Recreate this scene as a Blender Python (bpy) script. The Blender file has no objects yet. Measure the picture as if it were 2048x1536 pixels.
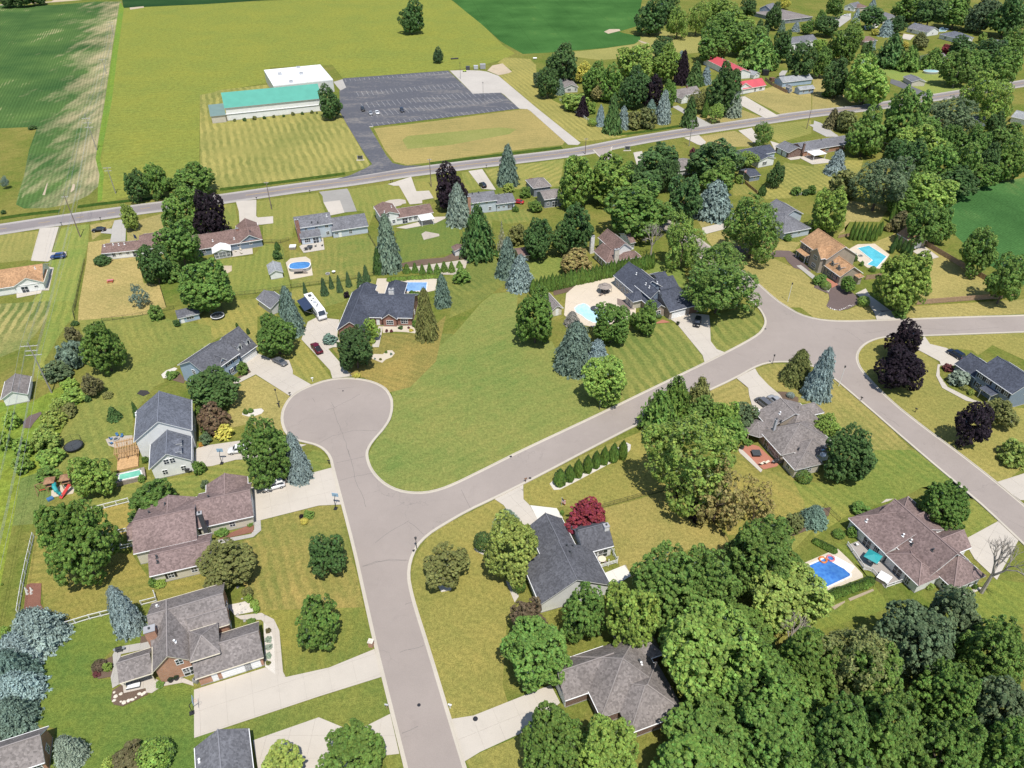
import bpy, math, random
from mathutils import Vector, Matrix
from mathutils.geometry import tessellate_polygon
rad = math.radians
S = bpy.context.scene
COL = S.collection
# ------------------------------------------------------------------ camera
cam = bpy.data.cameras.new('camera')
camo = bpy.data.objects.new('camera', cam); COL.objects.link(camo)
camo.location = (0, 0, 115.0); camo.rotation_euler = (rad(90 - 37.0), 0, 0)
cam.sensor_fit = 'HORIZONTAL'; cam.sensor_width = 36.0; cam.lens = 36.0 * 1450 / 2048
cam.clip_start = 1.0; cam.clip_end = 6000.0
S.camera = camo
# ------------------------------------------------------------------ sky, sun, exposure
SUN_EL, SUN_X, SUN_Y = 66.0, 0.28, -0.96
w = bpy.data.worlds.new('World'); S.world = w; w.use_nodes = True
nt = w.node_tree; bg = nt.nodes['Background']
sky = nt.nodes.new('ShaderNodeTexSky'); sky.sky_type = 'NISHITA'; sky.sun_disc = False
sky.sun_elevation = rad(SUN_EL); sky.sun_rotation = math.atan2(SUN_X, SUN_Y)
sky.air_density = 1.0; sky.dust_density = 0.6; sky.ozone_density = 1.2
nt.links.new(sky.outputs[0], bg.inputs[0]); bg.inputs[1].default_value = 0.125
sl = bpy.data.lights.new('sun', 'SUN'); sl.energy = 4.5; sl.angle = rad(0.53); sl.color = (1.0, 0.955, 0.88)
so = bpy.data.objects.new('sun', sl); COL.objects.link(so)
ce = math.cos(rad(SUN_EL)); dv = Vector((SUN_X, SUN_Y, 0)).normalized() * ce; dv.z = math.sin(rad(SUN_EL))
so.rotation_euler = dv.to_track_quat('Z', 'Y').to_euler()
S.view_settings.view_transform = 'Standard'; S.view_settings.look = 'None'
S.view_settings.exposure = 0.18; S.view_settings.gamma = 1.0; S.view_settings.use_curve_mapping = False
S.render.engine = 'CYCLES'
try:
 S.cycles.max_bounces = 6; S.cycles.diffuse_bounces = 3; S.cycles.glossy_bounces = 2; S.cycles.transmission_bounces = 2
except Exception: pass
# ------------------------------------------------------------------ materials
def newmat(name):
 m = bpy.data.materials.new(name); m.use_nodes = True
 return m, m.node_tree.nodes, m.node_tree.links, m.node_tree.nodes['Principled BSDF']
def nd(N, t, **kw):
 n = N.new(t)
 for k, v in kw.items(): setattr(n, k, v)
 return n
def noise(N, L, vec, scale, detail=3, rough=.55, dist=0.0):
 n = nd(N, 'ShaderNodeTexNoise'); n.inputs['Scale'].default_value = scale; n.inputs['Detail'].default_value = detail
 n.inputs['Roughness'].default_value = rough; n.inputs['Distortion'].default_value = dist
 if vec is not None: L.new(vec, n.inputs['Vector'])
 return n.outputs['Fac']
def mth(N, L, op, a, b=None, clamp=False):
 n = nd(N, 'ShaderNodeMath', operation=op); n.use_clamp = clamp
 for i, v in enumerate((a, b)):
  if v is None: continue
  if isinstance(v, (int, float)): n.inputs[i].default_value = v
  else: L.new(v, n.inputs[i])
 return n.outputs[0]
def rng(N, L, v, a, b, c=0.0, d=1.0):
 n = nd(N, 'ShaderNodeMapRange'); L.new(v, n.inputs[0])
 for i, x in enumerate((a, b, c, d)): n.inputs[i + 1].default_value = x
 return n.outputs[0]
def mixc(N, L, f, a, b, blend='MIX'):
 n = nd(N, 'ShaderNodeMix', data_type='RGBA', blend_type=blend)
 if isinstance(f, (int, float)): n.inputs[0].default_value = f
 else: L.new(f, n.inputs[0])
 for i, v in ((6, a), (7, b)):
  if isinstance(v, tuple): n.inputs[i].default_value = v + (1,) if len(v) == 3 else v
  else: L.new(v, n.inputs[i])
 return n.outputs[2]
def scalec(N, L, col, f):
 n = nd(N, 'ShaderNodeVectorMath', operation='SCALE'); L.new(col, n.inputs[0])
 if isinstance(f, (int, float)): n.inputs['Scale'].default_value = f
 else: L.new(f, n.inputs['Scale'])
 return n.outputs[0]
def bump(N, L, B, h, strength, dist=.05):
 b = nd(N, 'ShaderNodeBump'); b.inputs['Strength'].default_value = strength; b.inputs['Distance'].default_value = dist
 L.new(h, b.inputs['Height']); L.new(b.outputs[0], B.inputs['Normal'])
def pos(N): return nd(N, 'ShaderNodeNewGeometry').outputs['Position']
def rot_coord(N, L, ang):
 m = nd(N, 'ShaderNodeVectorMath', operation='DOT_PRODUCT'); L.new(pos(N), m.inputs[0])
 m.inputs[1].default_value = (math.cos(ang), math.sin(ang), 0)
 return m.outputs['Value']
MC = {}
def plain(key, col, rough=.6, spec=.4, metal=0.0, var=.12, sc=1.5):
 if key in MC: return MC[key]
 m, N, L, B = newmat(key)
 p = pos(N); f = noise(N, L, p, sc, 4); g = noise(N, L, p, sc * 9, 2)
 k = mth(N, L, 'ADD', rng(N, L, f, .3, .7, 1 - var, 1 + var), rng(N, L, g, .3, .7, -var * .4, var * .4))
 c = nd(N, 'ShaderNodeRGB'); c.outputs[0].default_value = col + (1,)
 L.new(scalec(N, L, c.outputs[0], k), B.inputs['Base Color'])
 B.inputs['Roughness'].default_value = rough; B.inputs['Specular IOR Level'].default_value = spec; B.inputs['Metallic'].default_value = metal
 MC[key] = m; return m
def siding(key, col):
 k = 'siding ' + key
 if k in MC: return MC[k]
 m, N, L, B = newmat(k); p = pos(N)
 sx = nd(N, 'ShaderNodeSeparateXYZ'); L.new(p, sx.inputs[0])
 lap = mth(N, L, 'FRACT', mth(N, L, 'MULTIPLY', sx.outputs[2], 1 / .2))
 kf = mth(N, L, 'MULTIPLY', rng(N, L, noise(N, L, p, .7, 4), .3, .7, .92, 1.05), rng(N, L, lap, 0, .16, .82, 1.0))
 c = nd(N, 'ShaderNodeRGB'); c.outputs[0].default_value = col + (1,)
 L.new(scalec(N, L, c.outputs[0], kf), B.inputs['Base Color']); B.inputs['Roughness'].default_value = .55
 bump(N, L, B, lap, .4, .02); MC[k] = m; return m
def brickm(key, c1, c2):
 k = 'brick ' + key
 if k in MC: return MC[k]
 m, N, L, B = newmat(k); p = pos(N)
 sx = nd(N, 'ShaderNodeSeparateXYZ'); L.new(p, sx.inputs[0])
 h = mth(N, L, 'ADD', sx.outputs[0], sx.outputs[1])
 cx = nd(N, 'ShaderNodeCombineXYZ'); L.new(h, cx.inputs[0]); L.new(sx.outputs[2], cx.inputs[1])
 b = nd(N, 'ShaderNodeTexBrick'); L.new(cx.outputs[0], b.inputs[0]); b.inputs['Scale'].default_value = 4.2
 b.inputs['Color1'].default_value = c1 + (1,); b.inputs['Color2'].default_value = c2 + (1,); b.inputs['Mortar'].default_value = (.4, .36, .32, 1)
 b.inputs['Mortar Size'].default_value = .015
 L.new(scalec(N, L, b.outputs[0], rng(N, L, noise(N, L, p, .8, 4), .3, .7, .85, 1.12)), B.inputs['Base Color'])
 B.inputs['Roughness'].default_value = .85; MC[k] = m; return m
def shingle(key, col):
 k = 'shingle ' + key
 if k in MC: return MC[k]
 m, N, L, B = newmat(k); p = pos(N)
 sx = nd(N, 'ShaderNodeSeparateXYZ'); L.new(p, sx.inputs[0])
 row = mth(N, L, 'FRACT', mth(N, L, 'MULTIPLY', sx.outputs[2], 1 / .085))
 v = nd(N, 'ShaderNodeTexVoronoi'); L.new(p, v.inputs['Vector']); v.inputs['Scale'].default_value = 3.2
 tab = nd(N, 'ShaderNodeSeparateColor'); L.new(v.outputs['Color'], tab.inputs[0])
 big = rng(N, L, noise(N, L, p, .22, 4, .6), .3, .7, .84, 1.13)
 mp = nd(N, 'ShaderNodeMapping'); mp.inputs['Scale'].default_value = (1, 1, .12); L.new(p, mp.inputs[0])
 streak = rng(N, L, noise(N, L, mp.outputs[0], 1.3, 3), .35, .7, .93, 1.06)
 kf = mth(N, L, 'MULTIPLY', mth(N, L, 'MULTIPLY', big, streak), mth(N, L, 'MULTIPLY', rng(N, L, tab.outputs[0], 0, 1, .74, 1.24), rng(N, L, row, 0, .3, .86, 1)))
 c = nd(N, 'ShaderNodeRGB'); c.outputs[0].default_value = col + (1,)
 L.new(scalec(N, L, c.outputs[0], kf), B.inputs['Base Color']); B.inputs['Roughness'].default_value = .95; B.inputs['Specular IOR Level'].default_value = .12
 bump(N, L, B, mth(N, L, 'ADD', row, tab.outputs[0]), .5, .03); MC[k] = m; return m
def metalroof(key, col):
 k = 'metal roof ' + key
 if k in MC: return MC[k]
 m = plain(k, col, .45, .5, 0, .06, .3); return m
def paving(key, col, var=.1, spot=.5, crack=0.0, grain=.08):
 k = 'paving ' + key
 if k in MC: return MC[k]
 m, N, L, B = newmat(k); p = pos(N)
 a = rng(N, L, noise(N, L, p, .06, 5, .6), .3, .7, 1 - var, 1 + var)
 b = rng(N, L, noise(N, L, p, .5, 5, .65), .35, .75, 1 + var * .5, 1 - var * spot)
 g = rng(N, L, noise(N, L, p, 9, 2), .3, .7, 1 - grain, 1 + grain)
 kf = mth(N, L, 'MULTIPLY', mth(N, L, 'MULTIPLY', a, b), g)
 kf = mth(N, L, 'MULTIPLY', kf, rng(N, L, noise(N, L, p, .22, 6, .7, .8), .58, .76, 1, 1 - spot * .8))
 c = nd(N, 'ShaderNodeRGB'); c.outputs[0].default_value = col + (1,)
 out = scalec(N, L, c.outputs[0], kf)
 if crack:
  v = nd(N, 'ShaderNodeTexVoronoi', feature='DISTANCE_TO_EDGE'); v.inputs['Scale'].default_value = .075
  wv = nd(N, 'ShaderNodeVectorMath', operation='ADD'); L.new(p, wv.inputs[0])
  nn = nd(N, 'ShaderNodeTexNoise'); nn.inputs['Scale'].default_value = .25; nn.inputs['Detail'].default_value = 4; L.new(p, nn.inputs['Vector'])
  sc = nd(N, 'ShaderNodeVectorMath', operation='SCALE'); L.new(nn.outputs['Color'], sc.inputs[0]); sc.inputs['Scale'].default_value = 7
  L.new(sc.outputs[0], wv.inputs[1]); L.new(wv.outputs[0], v.inputs['Vector'])
  f = rng(N, L, v.outputs['Distance'], 0.001, .006, 1, 0)
  f = mth(N, L, 'MULTIPLY', f, rng(N, L, noise(N, L, p, .05, 3), .42, .62, 0, crack))
  out = mixc(N, L, f, out, (.15, .14, .13))
 L.new(out, B.inputs['Base Color']); B.inputs['Roughness'].default_value = .9; B.inputs['Specular IOR Level'].default_value = .2
 MC[k] = m; return m
def lotmat():
 m, N, L, B = newmat('lot asphalt'); p = pos(N)
 mp = nd(N, 'ShaderNodeMapping'); mp.inputs['Rotation'].default_value = (0, 0, -.12); mp.inputs['Scale'].default_value = (.3, 1, 1); L.new(p, mp.inputs[0])
 f = mth(N, L, 'ADD', mth(N, L, 'MULTIPLY', noise(N, L, mp.outputs[0], .09, 6, .7, .6), .65), mth(N, L, 'MULTIPLY', noise(N, L, p, .5, 4, .7), .35))
 col = mixc(N, L, rng(N, L, f, .5, .68), (.098, .1, .115), (.24, .22, .2))
 L.new(scalec(N, L, col, rng(N, L, noise(N, L, p, 1.2, 4), .3, .7, .85, 1.15)), B.inputs['Base Color']); B.inputs['Roughness'].default_value = .9; B.inputs['Specular IOR Level'].default_value = .2
 return m
def grass(key, green, dry, d0=.5, stripe=None, seed=0.0, rough=0.0, s2=None, fine=1.45):
 """lawn: patches of green and dry turf, blade grain, optional mowing stripes (angle, width, amount)"""
 k = 'lawn ' + key
 if k in MC: return MC[k]
 m, N, L, B = newmat(k)
 ad = nd(N, 'ShaderNodeVectorMath', operation='ADD'); L.new(pos(N), ad.inputs[0]); ad.inputs[1].default_value = (seed * 37.1, seed * 19.7, 0)
 p = ad.outputs[0]
 n1 = noise(N, L, p, .035, 4, .6, .4); n2 = noise(N, L, p, .22, 5, .65, .5); n3 = noise(N, L, p, 1.4, 4, .7); n4 = noise(N, L, p, 5.5, 2, .6)
 v = mth(N, L, 'ADD', mth(N, L, 'MULTIPLY', n1, .55), mth(N, L, 'ADD', mth(N, L, 'MULTIPLY', n2, .3), mth(N, L, 'MULTIPLY', n3, .15)))
 f = rng(N, L, v, .5 - .16 + (.5 - d0) * .26, .5 + .16 + (.5 - d0) * .26)
 st = None
 for i, s in enumerate((stripe, s2)):
  if not s: continue
  ang, wd, amt = s
  c = rot_coord(N, L, ang)
  wob = mth(N, L, 'ADD', c, rng(N, L, noise(N, L, p, .09, 3), .3, .7, -wd * .24, wd * .24))
  sn = mth(N, L, 'SINE', mth(N, L, 'MULTIPLY', wob, 2 * math.pi / wd))
  sq = rng(N, L, sn, -.5, .5, -1, 1)
  q = mth(N, L, 'MULTIPLY', mth(N, L, 'MULTIPLY', sq, amt), rng(N, L, noise(N, L, p, .06, 4), .36, .62, .1, 1.1))
  st = q if st is None else mth(N, L, 'ADD', st, q)
 if st is not None: f = mth(N, L, 'ADD', f, mth(N, L, 'MULTIPLY', st, 1.0), True)
 col = mixc(N, L, f, green, dry)
 # a few bare or lush specks
 sp = rng(N, L, noise(N, L, p, .6, 5, .75), .62, .8, 0, .35)
 col = mixc(N, L, sp, col, tuple(x * .62 for x in green))
 wn = noise(N, L, p, .13, 6, .78, 1.2); col = mixc(N, L, rng(N, L, wn, .6, .74, 0, .55), col, tuple(min(1, x * 1.16 + .012) for x in dry))
 col = mixc(N, L, rng(N, L, wn, .4, .26, 0, .6), col, (green[0] * .8, green[1] * .93, green[2] * .9))
 kf = mth(N, L, 'MULTIPLY', rng(N, L, n3, .3, .7, 1 - .17 * fine, 1 + .15 * fine), rng(N, L, n4, .28, .72, 1 - .26 * fine, 1 + .24 * fine))
 if st is not None: kf = mth(N, L, 'MULTIPLY', kf, mth(N, L, 'ADD', mth(N, L, 'MULTIPLY', st, .35), 1.0))
 if rough:
  r = rng(N, L, noise(N, L, p, .45, 5, .75), .35, .72, 1 + rough * .35, 1 - rough)
  kf = mth(N, L, 'MULTIPLY', kf, r)
 L.new(scalec(N, L, col, kf), B.inputs['Base Color']); B.inputs['Roughness'].default_value = 1; B.inputs['Specular IOR Level'].default_value = .03
 bump(N, L, B, n4, .5 + rough, .12); MC[k] = m; return m
def crop(key, c1, c2, bare, ang, row, d0, seed=0.0, br=.25, edge=None):
 k = 'crop ' + key
 if k in MC: return MC[k]
 m, N, L, B = newmat(k)
 ad = nd(N, 'ShaderNodeVectorMath', operation='ADD'); L.new(pos(N), ad.inputs[0]); ad.inputs[1].default_value = (seed * 31.3, seed * 77.7, 0)
 p = ad.outputs[0]
 c = rot_coord(N, L, ang)
 # noise stretched along the rows
 mp = nd(N, 'ShaderNodeMapping'); mp.inputs['Rotation'].default_value = (0, 0, -ang); mp.inputs['Scale'].default_value = (1, .16, 1); L.new(p, mp.inputs[0])
 nA = noise(N, L, mp.outputs[0], .11, 5, .65); nB = noise(N, L, p, .02, 4, .6); nC = noise(N, L, p, 1.1, 4, .75)
 sn = mth(N, L, 'SINE', mth(N, L, 'MULTIPLY', c, 2 * math.pi / row))
 g = mixc(N, L, rng(N, L, nB, .35, .68), c1, c2)
 fb = mth(N, L, 'ADD', mth(N, L, 'MULTIPLY', nA, .45), mth(N, L, 'MULTIPLY', nB, .55))
 fb = rng(N, L, mth(N, L, 'ADD', fb, mth(N, L, 'MULTIPLY', sn, .03)), .62 - d0 * .3, .74 - d0 * .3)
 if edge:   # thin stand along the fence line: (normal x, normal y, offset, width)
  e = nd(N, 'ShaderNodeVectorMath', operation='DOT_PRODUCT'); L.new(pos(N), e.inputs[0]); e.inputs[1].default_value = (edge[0], edge[1], 0)
  near = rng(N, L, mth(N, L, 'SUBTRACT', edge[2], e.outputs['Value']), 0, edge[3], 1, 0)
  nE = mth(N, L, 'ADD', mth(N, L, 'MULTIPLY', nA, .6), mth(N, L, 'MULTIPLY', noise(N, L, p, .045, 5, .7), .4))
  fe = rng(N, L, mth(N, L, 'ADD', nE, mth(N, L, 'MULTIPLY', near, .34)), .68, .9)
  fb = mth(N, L, 'MAXIMUM', fb, mth(N, L, 'MULTIPLY', fe, 1.15))
 g = mixc(N, L, mth(N, L, 'MULTIPLY', fb, br * 2.6, True), g, bare)
 tram = rng(N, L, mth(N, L, 'FRACT', mth(N, L, 'MULTIPLY', c, 1 / 24.0)), .0, .03, .8, 1.0)
 kf = mth(N, L, 'MULTIPLY', mth(N, L, 'MULTIPLY', rng(N, L, sn, -1, 1, .86, 1.1), tram), rng(N, L, nC, .3, .7, .68, 1.28))
 kf = mth(N, L, 'MULTIPLY', kf, rng(N, L, nB, .3, .7, .84, 1.14))
 L.new(scalec(N, L, g, kf), B.inputs['Base Color']); B.inputs['Roughness'].default_value = 1; B.inputs['Specular IOR Level'].default_value = 0
 bump(N, L, B, nC, .5, .2); MC[k] = m; return m
def foliage(key, transl=.28, var=.34, gloss=.32):
 k = 'foliage ' + key
 if k in MC: return MC[k]
 m, N, L, B = newmat(k)
 oi = nd(N, 'ShaderNodeObjectInfo'); ge = nd(N, 'ShaderNodeNewGeometry'); p = ge.outputs['Position']
 isl = ge.outputs['Random Per Island']
 tc = nd(N, 'ShaderNodeTexCoord').outputs['Object']
 kf = mth(N, L, 'MULTIPLY', rng(N, L, isl, 0, 1, 1 - var, 1 + var), rng(N, L, noise(N, L, tc, 1.6, 3), .3, .7, .82, 1.2))
 kf = mth(N, L, 'MULTIPLY', kf, rng(N, L, oi.outputs['Random'], 0, 1, .9, 1.1))
 hs = nd(N, 'ShaderNodeHueSaturation'); L.new(oi.outputs['Color'], hs.inputs['Color']); hs.inputs['Saturation'].default_value = .93; hs.inputs['Value'].default_value = .9
 L.new(rng(N, L, mth(N, L, 'FRACT', mth(N, L, 'MULTIPLY', isl, 7.13)), 0, 1, .485, .53), hs.inputs['Hue'])
 c = scalec(N, L, hs.outputs[0], kf)
 d = nd(N, 'ShaderNodeBsdfDiffuse'); L.new(c, d.inputs[0])
 t = nd(N, 'ShaderNodeBsdfTranslucent'); L.new(mixc(N, L, .5, c, scalec(N, L, c, 1.5)), t.inputs[0])
 g = nd(N, 'ShaderNodeBsdfGlossy'); g.inputs['Roughness'].default_value = .55; g.inputs[0].default_value = (.9, .95, 1, 1)
 m1 = nd(N, 'ShaderNodeMixShader'); m1.inputs[0].default_value = transl; L.new(d.outputs[0], m1.inputs[1]); L.new(t.outputs[0], m1.inputs[2])
 fr = nd(N, 'ShaderNodeFresnel'); fr.inputs[0].default_value = 1.35
 m2 = nd(N, 'ShaderNodeMixShader'); L.new(mth(N, L, 'MULTIPLY', fr.outputs[0], gloss), m2.inputs[0]); L.new(m1.outputs[0], m2.inputs[1]); L.new(g.outputs[0], m2.inputs[2])
 L.new(m2.outputs[0], N['Material Output'].inputs['Surface']); MC[k] = m; return m
def waterm(key, col, deep):
 k = 'water ' + key
 if k in MC: return MC[k]
 m, N, L, B = newmat(k); p = pos(N)
 v = nd(N, 'ShaderNodeTexVoronoi', feature='SMOOTH_F1'); v.inputs['Scale'].default_value = 1.6; L.new(p, v.inputs['Vector'])  # cell pattern paints caustic light into the water colour, over the depth tone
 f = mth(N, L, 'ADD', mth(N, L, 'MULTIPLY', v.outputs['Distance'], .7), mth(N, L, 'MULTIPLY', noise(N, L, p, .35, 3), .5))
 f2 = rng(N, L, noise(N, L, p, .16, 3), .35, .65, .82, 1.12)
 L.new(scalec(N, L, mixc(N, L, rng(N, L, f, .3, .85), deep, col), f2), B.inputs['Base Color'])
 B.inputs['Roughness'].default_value = .06; B.inputs['Specular IOR Level'].default_value = .5
 bump(N, L, B, noise(N, L, p, 2.2, 3), .15, .06); MC[k] = m; return m
def mat(spec):
 """material by a short key"""
 t, k = spec.split(':')
 return MATS[t](k)
RC = dict(gray=(.17, .17, .185), dgray=(.118, .12, .135), slate=(.075, .083, .108), brown=(.2, .135, .118), pink=(.225, .165, .155), tan=(.41, .245, .135), taupe=(.225, .2, .19), orange=(.36, .2, .11),
    green=(.09, .33, .255), greygreen=(.16, .235, .215), red=(.52, .085, .1), white=(.78, .78, .77), lgray=(.3, .31, .32), rust=(.27, .13, .1), bluegray=(.145, .155, .185), blackish=(.06, .07, .095))
WC = dict(white=(.78, .78, .76), blue=(.36, .46, .58), grayblue=(.2, .25, .32), cream=(.62, .58, .48), tan=(.36, .31, .25), beige=(.55, .5, .42), gray=(.42, .42, .42), dgray=(.2, .22, .25), taupe=(.3, .26, .23), lblue=(.5, .56, .63), palegray=(.6, .6, .58))
MATS = dict(
 shingle=lambda k: shingle(k, RC[k]), metal=lambda k: metalroof(k, RC[k]), siding=lambda k: siding(k, WC[k]),
 brick=lambda k: brickm(k, *dict(red=((.30, .115, .075), (.22, .085, .06)), orange=((.47, .235, .135), (.4, .19, .11)), brown=((.17, .085, .06), (.13, .065, .05)), stone=((.4, .32, .25), (.28, .22, .18)))[k]),
 paint=lambda k: plain('paint ' + k, dict(white=(.8, .8, .79), black=(.025, .025, .028), gray=(.35, .35, .36), dark=(.06, .065, .07), brown=(.2, .11, .07), red=(.5, .05, .04), yellow=(.75, .6, .2), blue=(.06, .16, .32), teal=(.03, .3, .31), green=(.08, .3, .12), tan=(.5, .4, .28), orange=(.6, .2, .05), pink=(.6, .2, .22), lime=(.45, .6, .05), silver=(.45, .46, .48), navy=(.03, .045, .09), burgundy=(.16, .012, .03), cream=(.66, .6, .47), lightblue=(.3, .45, .6))[k], .5, .4, 0, .06),
 carpaint=lambda k: plain('car paint ' + k, dict(white=(.8, .8, .8), black=(.012, .014, .02), silver=(.33, .34, .36), gray=(.13, .135, .15), blue=(.02, .06, .2), navy=(.012, .022, .05), burgundy=(.13, .008, .025), red=(.45, .02, .03), bronze=(.16, .14, .12))[k], .28, .6, .15, .03),
 wood=lambda k: plain('wood ' + k, dict(fence=(.38, .26, .17), deck=(.38, .145, .09), pergola=(.5, .32, .16), gray=(.28, .24, .21), play=(.3, .17, .1), pole=(.3, .275, .25), grayd=(.2, .155, .135), post=(.42, .3, .18), pale=(.52, .5, .47))[k], .8, .2, 0, .22, 2.5),
 glass=lambda k: plain('window glass', (.035, .045, .06), .08, .6, 0, .3, .5),
 metalp=lambda k: plain('metal ' + k, dict(gray=(.4, .41, .42), dark=(.05, .05, .055), galv=(.5, .51, .52))[k], .4, .5, .5, .08),
 rubber=lambda k: plain('rubber', (.02, .02, .02), .8, .2, 0, .1),
 stone=lambda k: plain('stone ' + k, dict(pale=(.62, .56, .47), white=(.68, .66, .62), gray=(.35, .34, .32))[k], .9, .2, 0, .25, 2.2),
)
# ------------------------------------------------------------------ mesh building
class MB:
 def __init__(s): s.v = []; s.f = []; s.m = []
 def face(s, pts, m=0):
  n = len(s.v); s.v += [tuple(p) for p in pts]; s.f.append(tuple(range(n, n + len(pts)))); s.m.append(m)
 def box(s, x0, y0, z0, x1, y1, z1, m=0, top=None):
  n = len(s.v)
  s.v += [(x0, y0, z0), (x1, y0, z0), (x1, y1, z0), (x0, y1, z0), (x0, y0, z1), (x1, y0, z1), (x1, y1, z1), (x0, y1, z1)]
  for q in ((0, 3, 2, 1), (0, 1, 5, 4), (1, 2, 6, 5), (2, 3, 7, 6), (3, 0, 4, 7)): s.f.append(tuple(n + i for i in q)); s.m.append(m)
  s.f.append(tuple(n + i for i in (4, 5, 6, 7))); s.m.append(m if top is None else top)
 def obox(s, c, ax, lx, ly, lz, m=0):
  """oriented box: centre c, in-plane axis angle ax, full sizes"""
  ca, sa = math.cos(ax), math.sin(ax); n = len(s.v)
  for z in (-lz / 2, lz / 2):
   for x, y in ((-lx / 2, -ly / 2), (lx / 2, -ly / 2), (lx / 2, ly / 2), (-lx / 2, ly / 2)):
    s.v.append((c[0] + x * ca - y * sa, c[1] + x * sa + y * ca, c[2] + z))
  for q in ((0, 3, 2, 1), (0, 1, 5, 4), (1, 2, 6, 5), (2, 3, 7, 6), (3, 0, 4, 7), (4, 5, 6, 7)): s.f.append(tuple(n + i for i in q)); s.m.append(m)
 def prism(s, poly, z0, z1, m=0, top=None, bottom=True):
  n = len(s.v); k = len(poly)
  if sum(poly[i - 1][0] * poly[i][1] - poly[i][0] * poly[i - 1][1] for i in range(k)) < 0: poly = poly[::-1]
  s.v += [(x, y, z0) for x, y in poly] + [(x, y, z1) for x, y in poly]
  for i in range(k):
   j = (i + 1) % k; s.f.append((n + i, n + j, n + k + j, n + k + i)); s.m.append(m)
  for t in tessellate_polygon([[Vector((x, y, 0)) for x, y in poly]]):
   a, b, c = t
   if (poly[b][0] - poly[a][0]) * (poly[c][1] - poly[a][1]) - (poly[c][0] - poly[a][0]) * (poly[b][1] - poly[a][1]) < 0: b, c = c, b
   s.f.append((n + k + a, n + k + b, n + k + c)); s.m.append(m if top is None else top)
   if bottom: s.f.append((n + a, n + c, n + b)); s.m.append(m)
 def tube(s, path, r, n=6, m=0, r1=None):
  path = [Vector(p) for p in path]; k = len(path); b = len(s.v)
  for i, p in enumerate(path):
   d = (path[min(i + 1, k - 1)] - path[max(i - 1, 0)]).normalized()
   u = d.orthogonal().normalized() if abs(d.z) < .999 else Vector((1, 0, 0)); w_ = d.cross(u)
   rr = r if r1 is None else r + (r1 - r) * i / (k - 1)
   for j in range(n):
    a = 2 * math.pi * j / n; s.v.append(tuple(p + u * (rr * math.cos(a)) + w_ * (rr * math.sin(a))))
  for i in range(k - 1):
   for j in range(n):
    s.f.append((b + i * n + j, b + i * n + (j + 1) % n, b + (i + 1) * n + (j + 1) % n, b + (i + 1) * n + j)); s.m.append(m)
  s.f.append(tuple(b + (n - 1 - j) for j in range(n))); s.m.append(m)
  s.f.append(tuple(b + (k - 1) * n + j for j in range(n))); s.m.append(m)
 def mesh(s, name, mats, smooth=False):
  me = bpy.data.meshes.new(name); me.from_pydata(s.v, [], s.f)
  for m_ in mats: me.materials.append(m_)
  if len(mats) > 1: me.polygons.foreach_set('material_index', s.m)
  if smooth: me.polygons.foreach_set('use_smooth', [True] * len(s.f))
  me.update(); return me
 def build(s, name, mats, parent=None, loc=(0, 0, 0), rz=0.0, smooth=False):
  if not isinstance(mats, (list, tuple)): mats = [mats]
  return ob(name, s.mesh(name, mats, smooth), parent, loc, rz)
def ob(name, me, parent=None, loc=(0, 0, 0), rz=0.0, sc=None):
 o = bpy.data.objects.new(name, me); COL.objects.link(o)
 o.parent = parent; o.location = loc
 if rz: o.rotation_euler = (0, 0, rz)
 if sc: o.scale = sc
 return o
def tag(o, label=None, cat=None, group=None, kind=None):
 if label: o['label'] = label
 if cat: o['category'] = cat
 if group: o['group'] = group
 if kind: o['kind'] = kind
 return o
def thing(name, label, cat, loc=(0, 0, 0), rz=0.0, group=None):
 return tag(ob(name, None, None, loc, rz), label, cat, group)
def sheet(name, poly, z, m, parent=None):
 b = MB(); poly = [tuple(p) for p in poly]
 for t in tessellate_polygon([[Vector((x, y, 0)) for x, y in poly]]):
  a, c, d = t
  if (poly[c][0] - poly[a][0]) * (poly[d][1] - poly[a][1]) - (poly[d][0] - poly[a][0]) * (poly[c][1] - poly[a][1]) < 0: c, d = d, c
  b.face([(poly[i][0], poly[i][1], z) for i in (a, c, d)])
 return b.build(name, m, parent)
def smooth_poly(pts, it=2, closed=True):
 for _ in range(it):
  q = []; n = len(pts)
  for i in range(n if closed else n - 1):
   a, b = pts[i], pts[(i + 1) % n]
   q += [(a[0] * .75 + b[0] * .25, a[1] * .75 + b[1] * .25), (a[0] * .25 + b[0] * .75, a[1] * .25 + b[1] * .75)]
  if not closed: q = [pts[0]] + q + [pts[-1]]
  pts = q
 return pts
def offset_line(pts, d):
 out = []; n = len(pts)
 for i in range(n):
  a, b = Vector(pts[max(i - 1, 0)]), Vector(pts[min(i + 1, n - 1)])
  t = (b - a).normalized(); out.append((pts[i][0] - t.y * d, pts[i][1] + t.x * d))
 return out
def ribbon(name, line, d0, d1, z0, z1, m, parent=None):
 """a strip along a line between two side offsets, with a closed outline if z1 > z0"""
 a, c = offset_line(line, d0), offset_line(line, d1); b = MB(); n = len(line)
 lo, hi = (a, c)
 for i in range(n - 1):
  q = [(*lo[i], z1), (*lo[i + 1], z1), (*hi[i + 1], z1), (*hi[i], z1)]
  if (q[1][0] - q[0][0]) * (q[2][1] - q[0][1]) - (q[2][0] - q[0][0]) * (q[1][1] - q[0][1]) < 0: q = q[::-1]
  b.face(q)
  if z1 > z0 + 1e-4:
   b.face([(*lo[i], z0), (*lo[i + 1], z0), (*lo[i + 1], z1), (*lo[i], z1)])
   b.face([(*hi[i + 1], z0), (*hi[i], z0), (*hi[i], z1), (*hi[i + 1], z1)])
 return b.build(name, m, parent)
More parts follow.
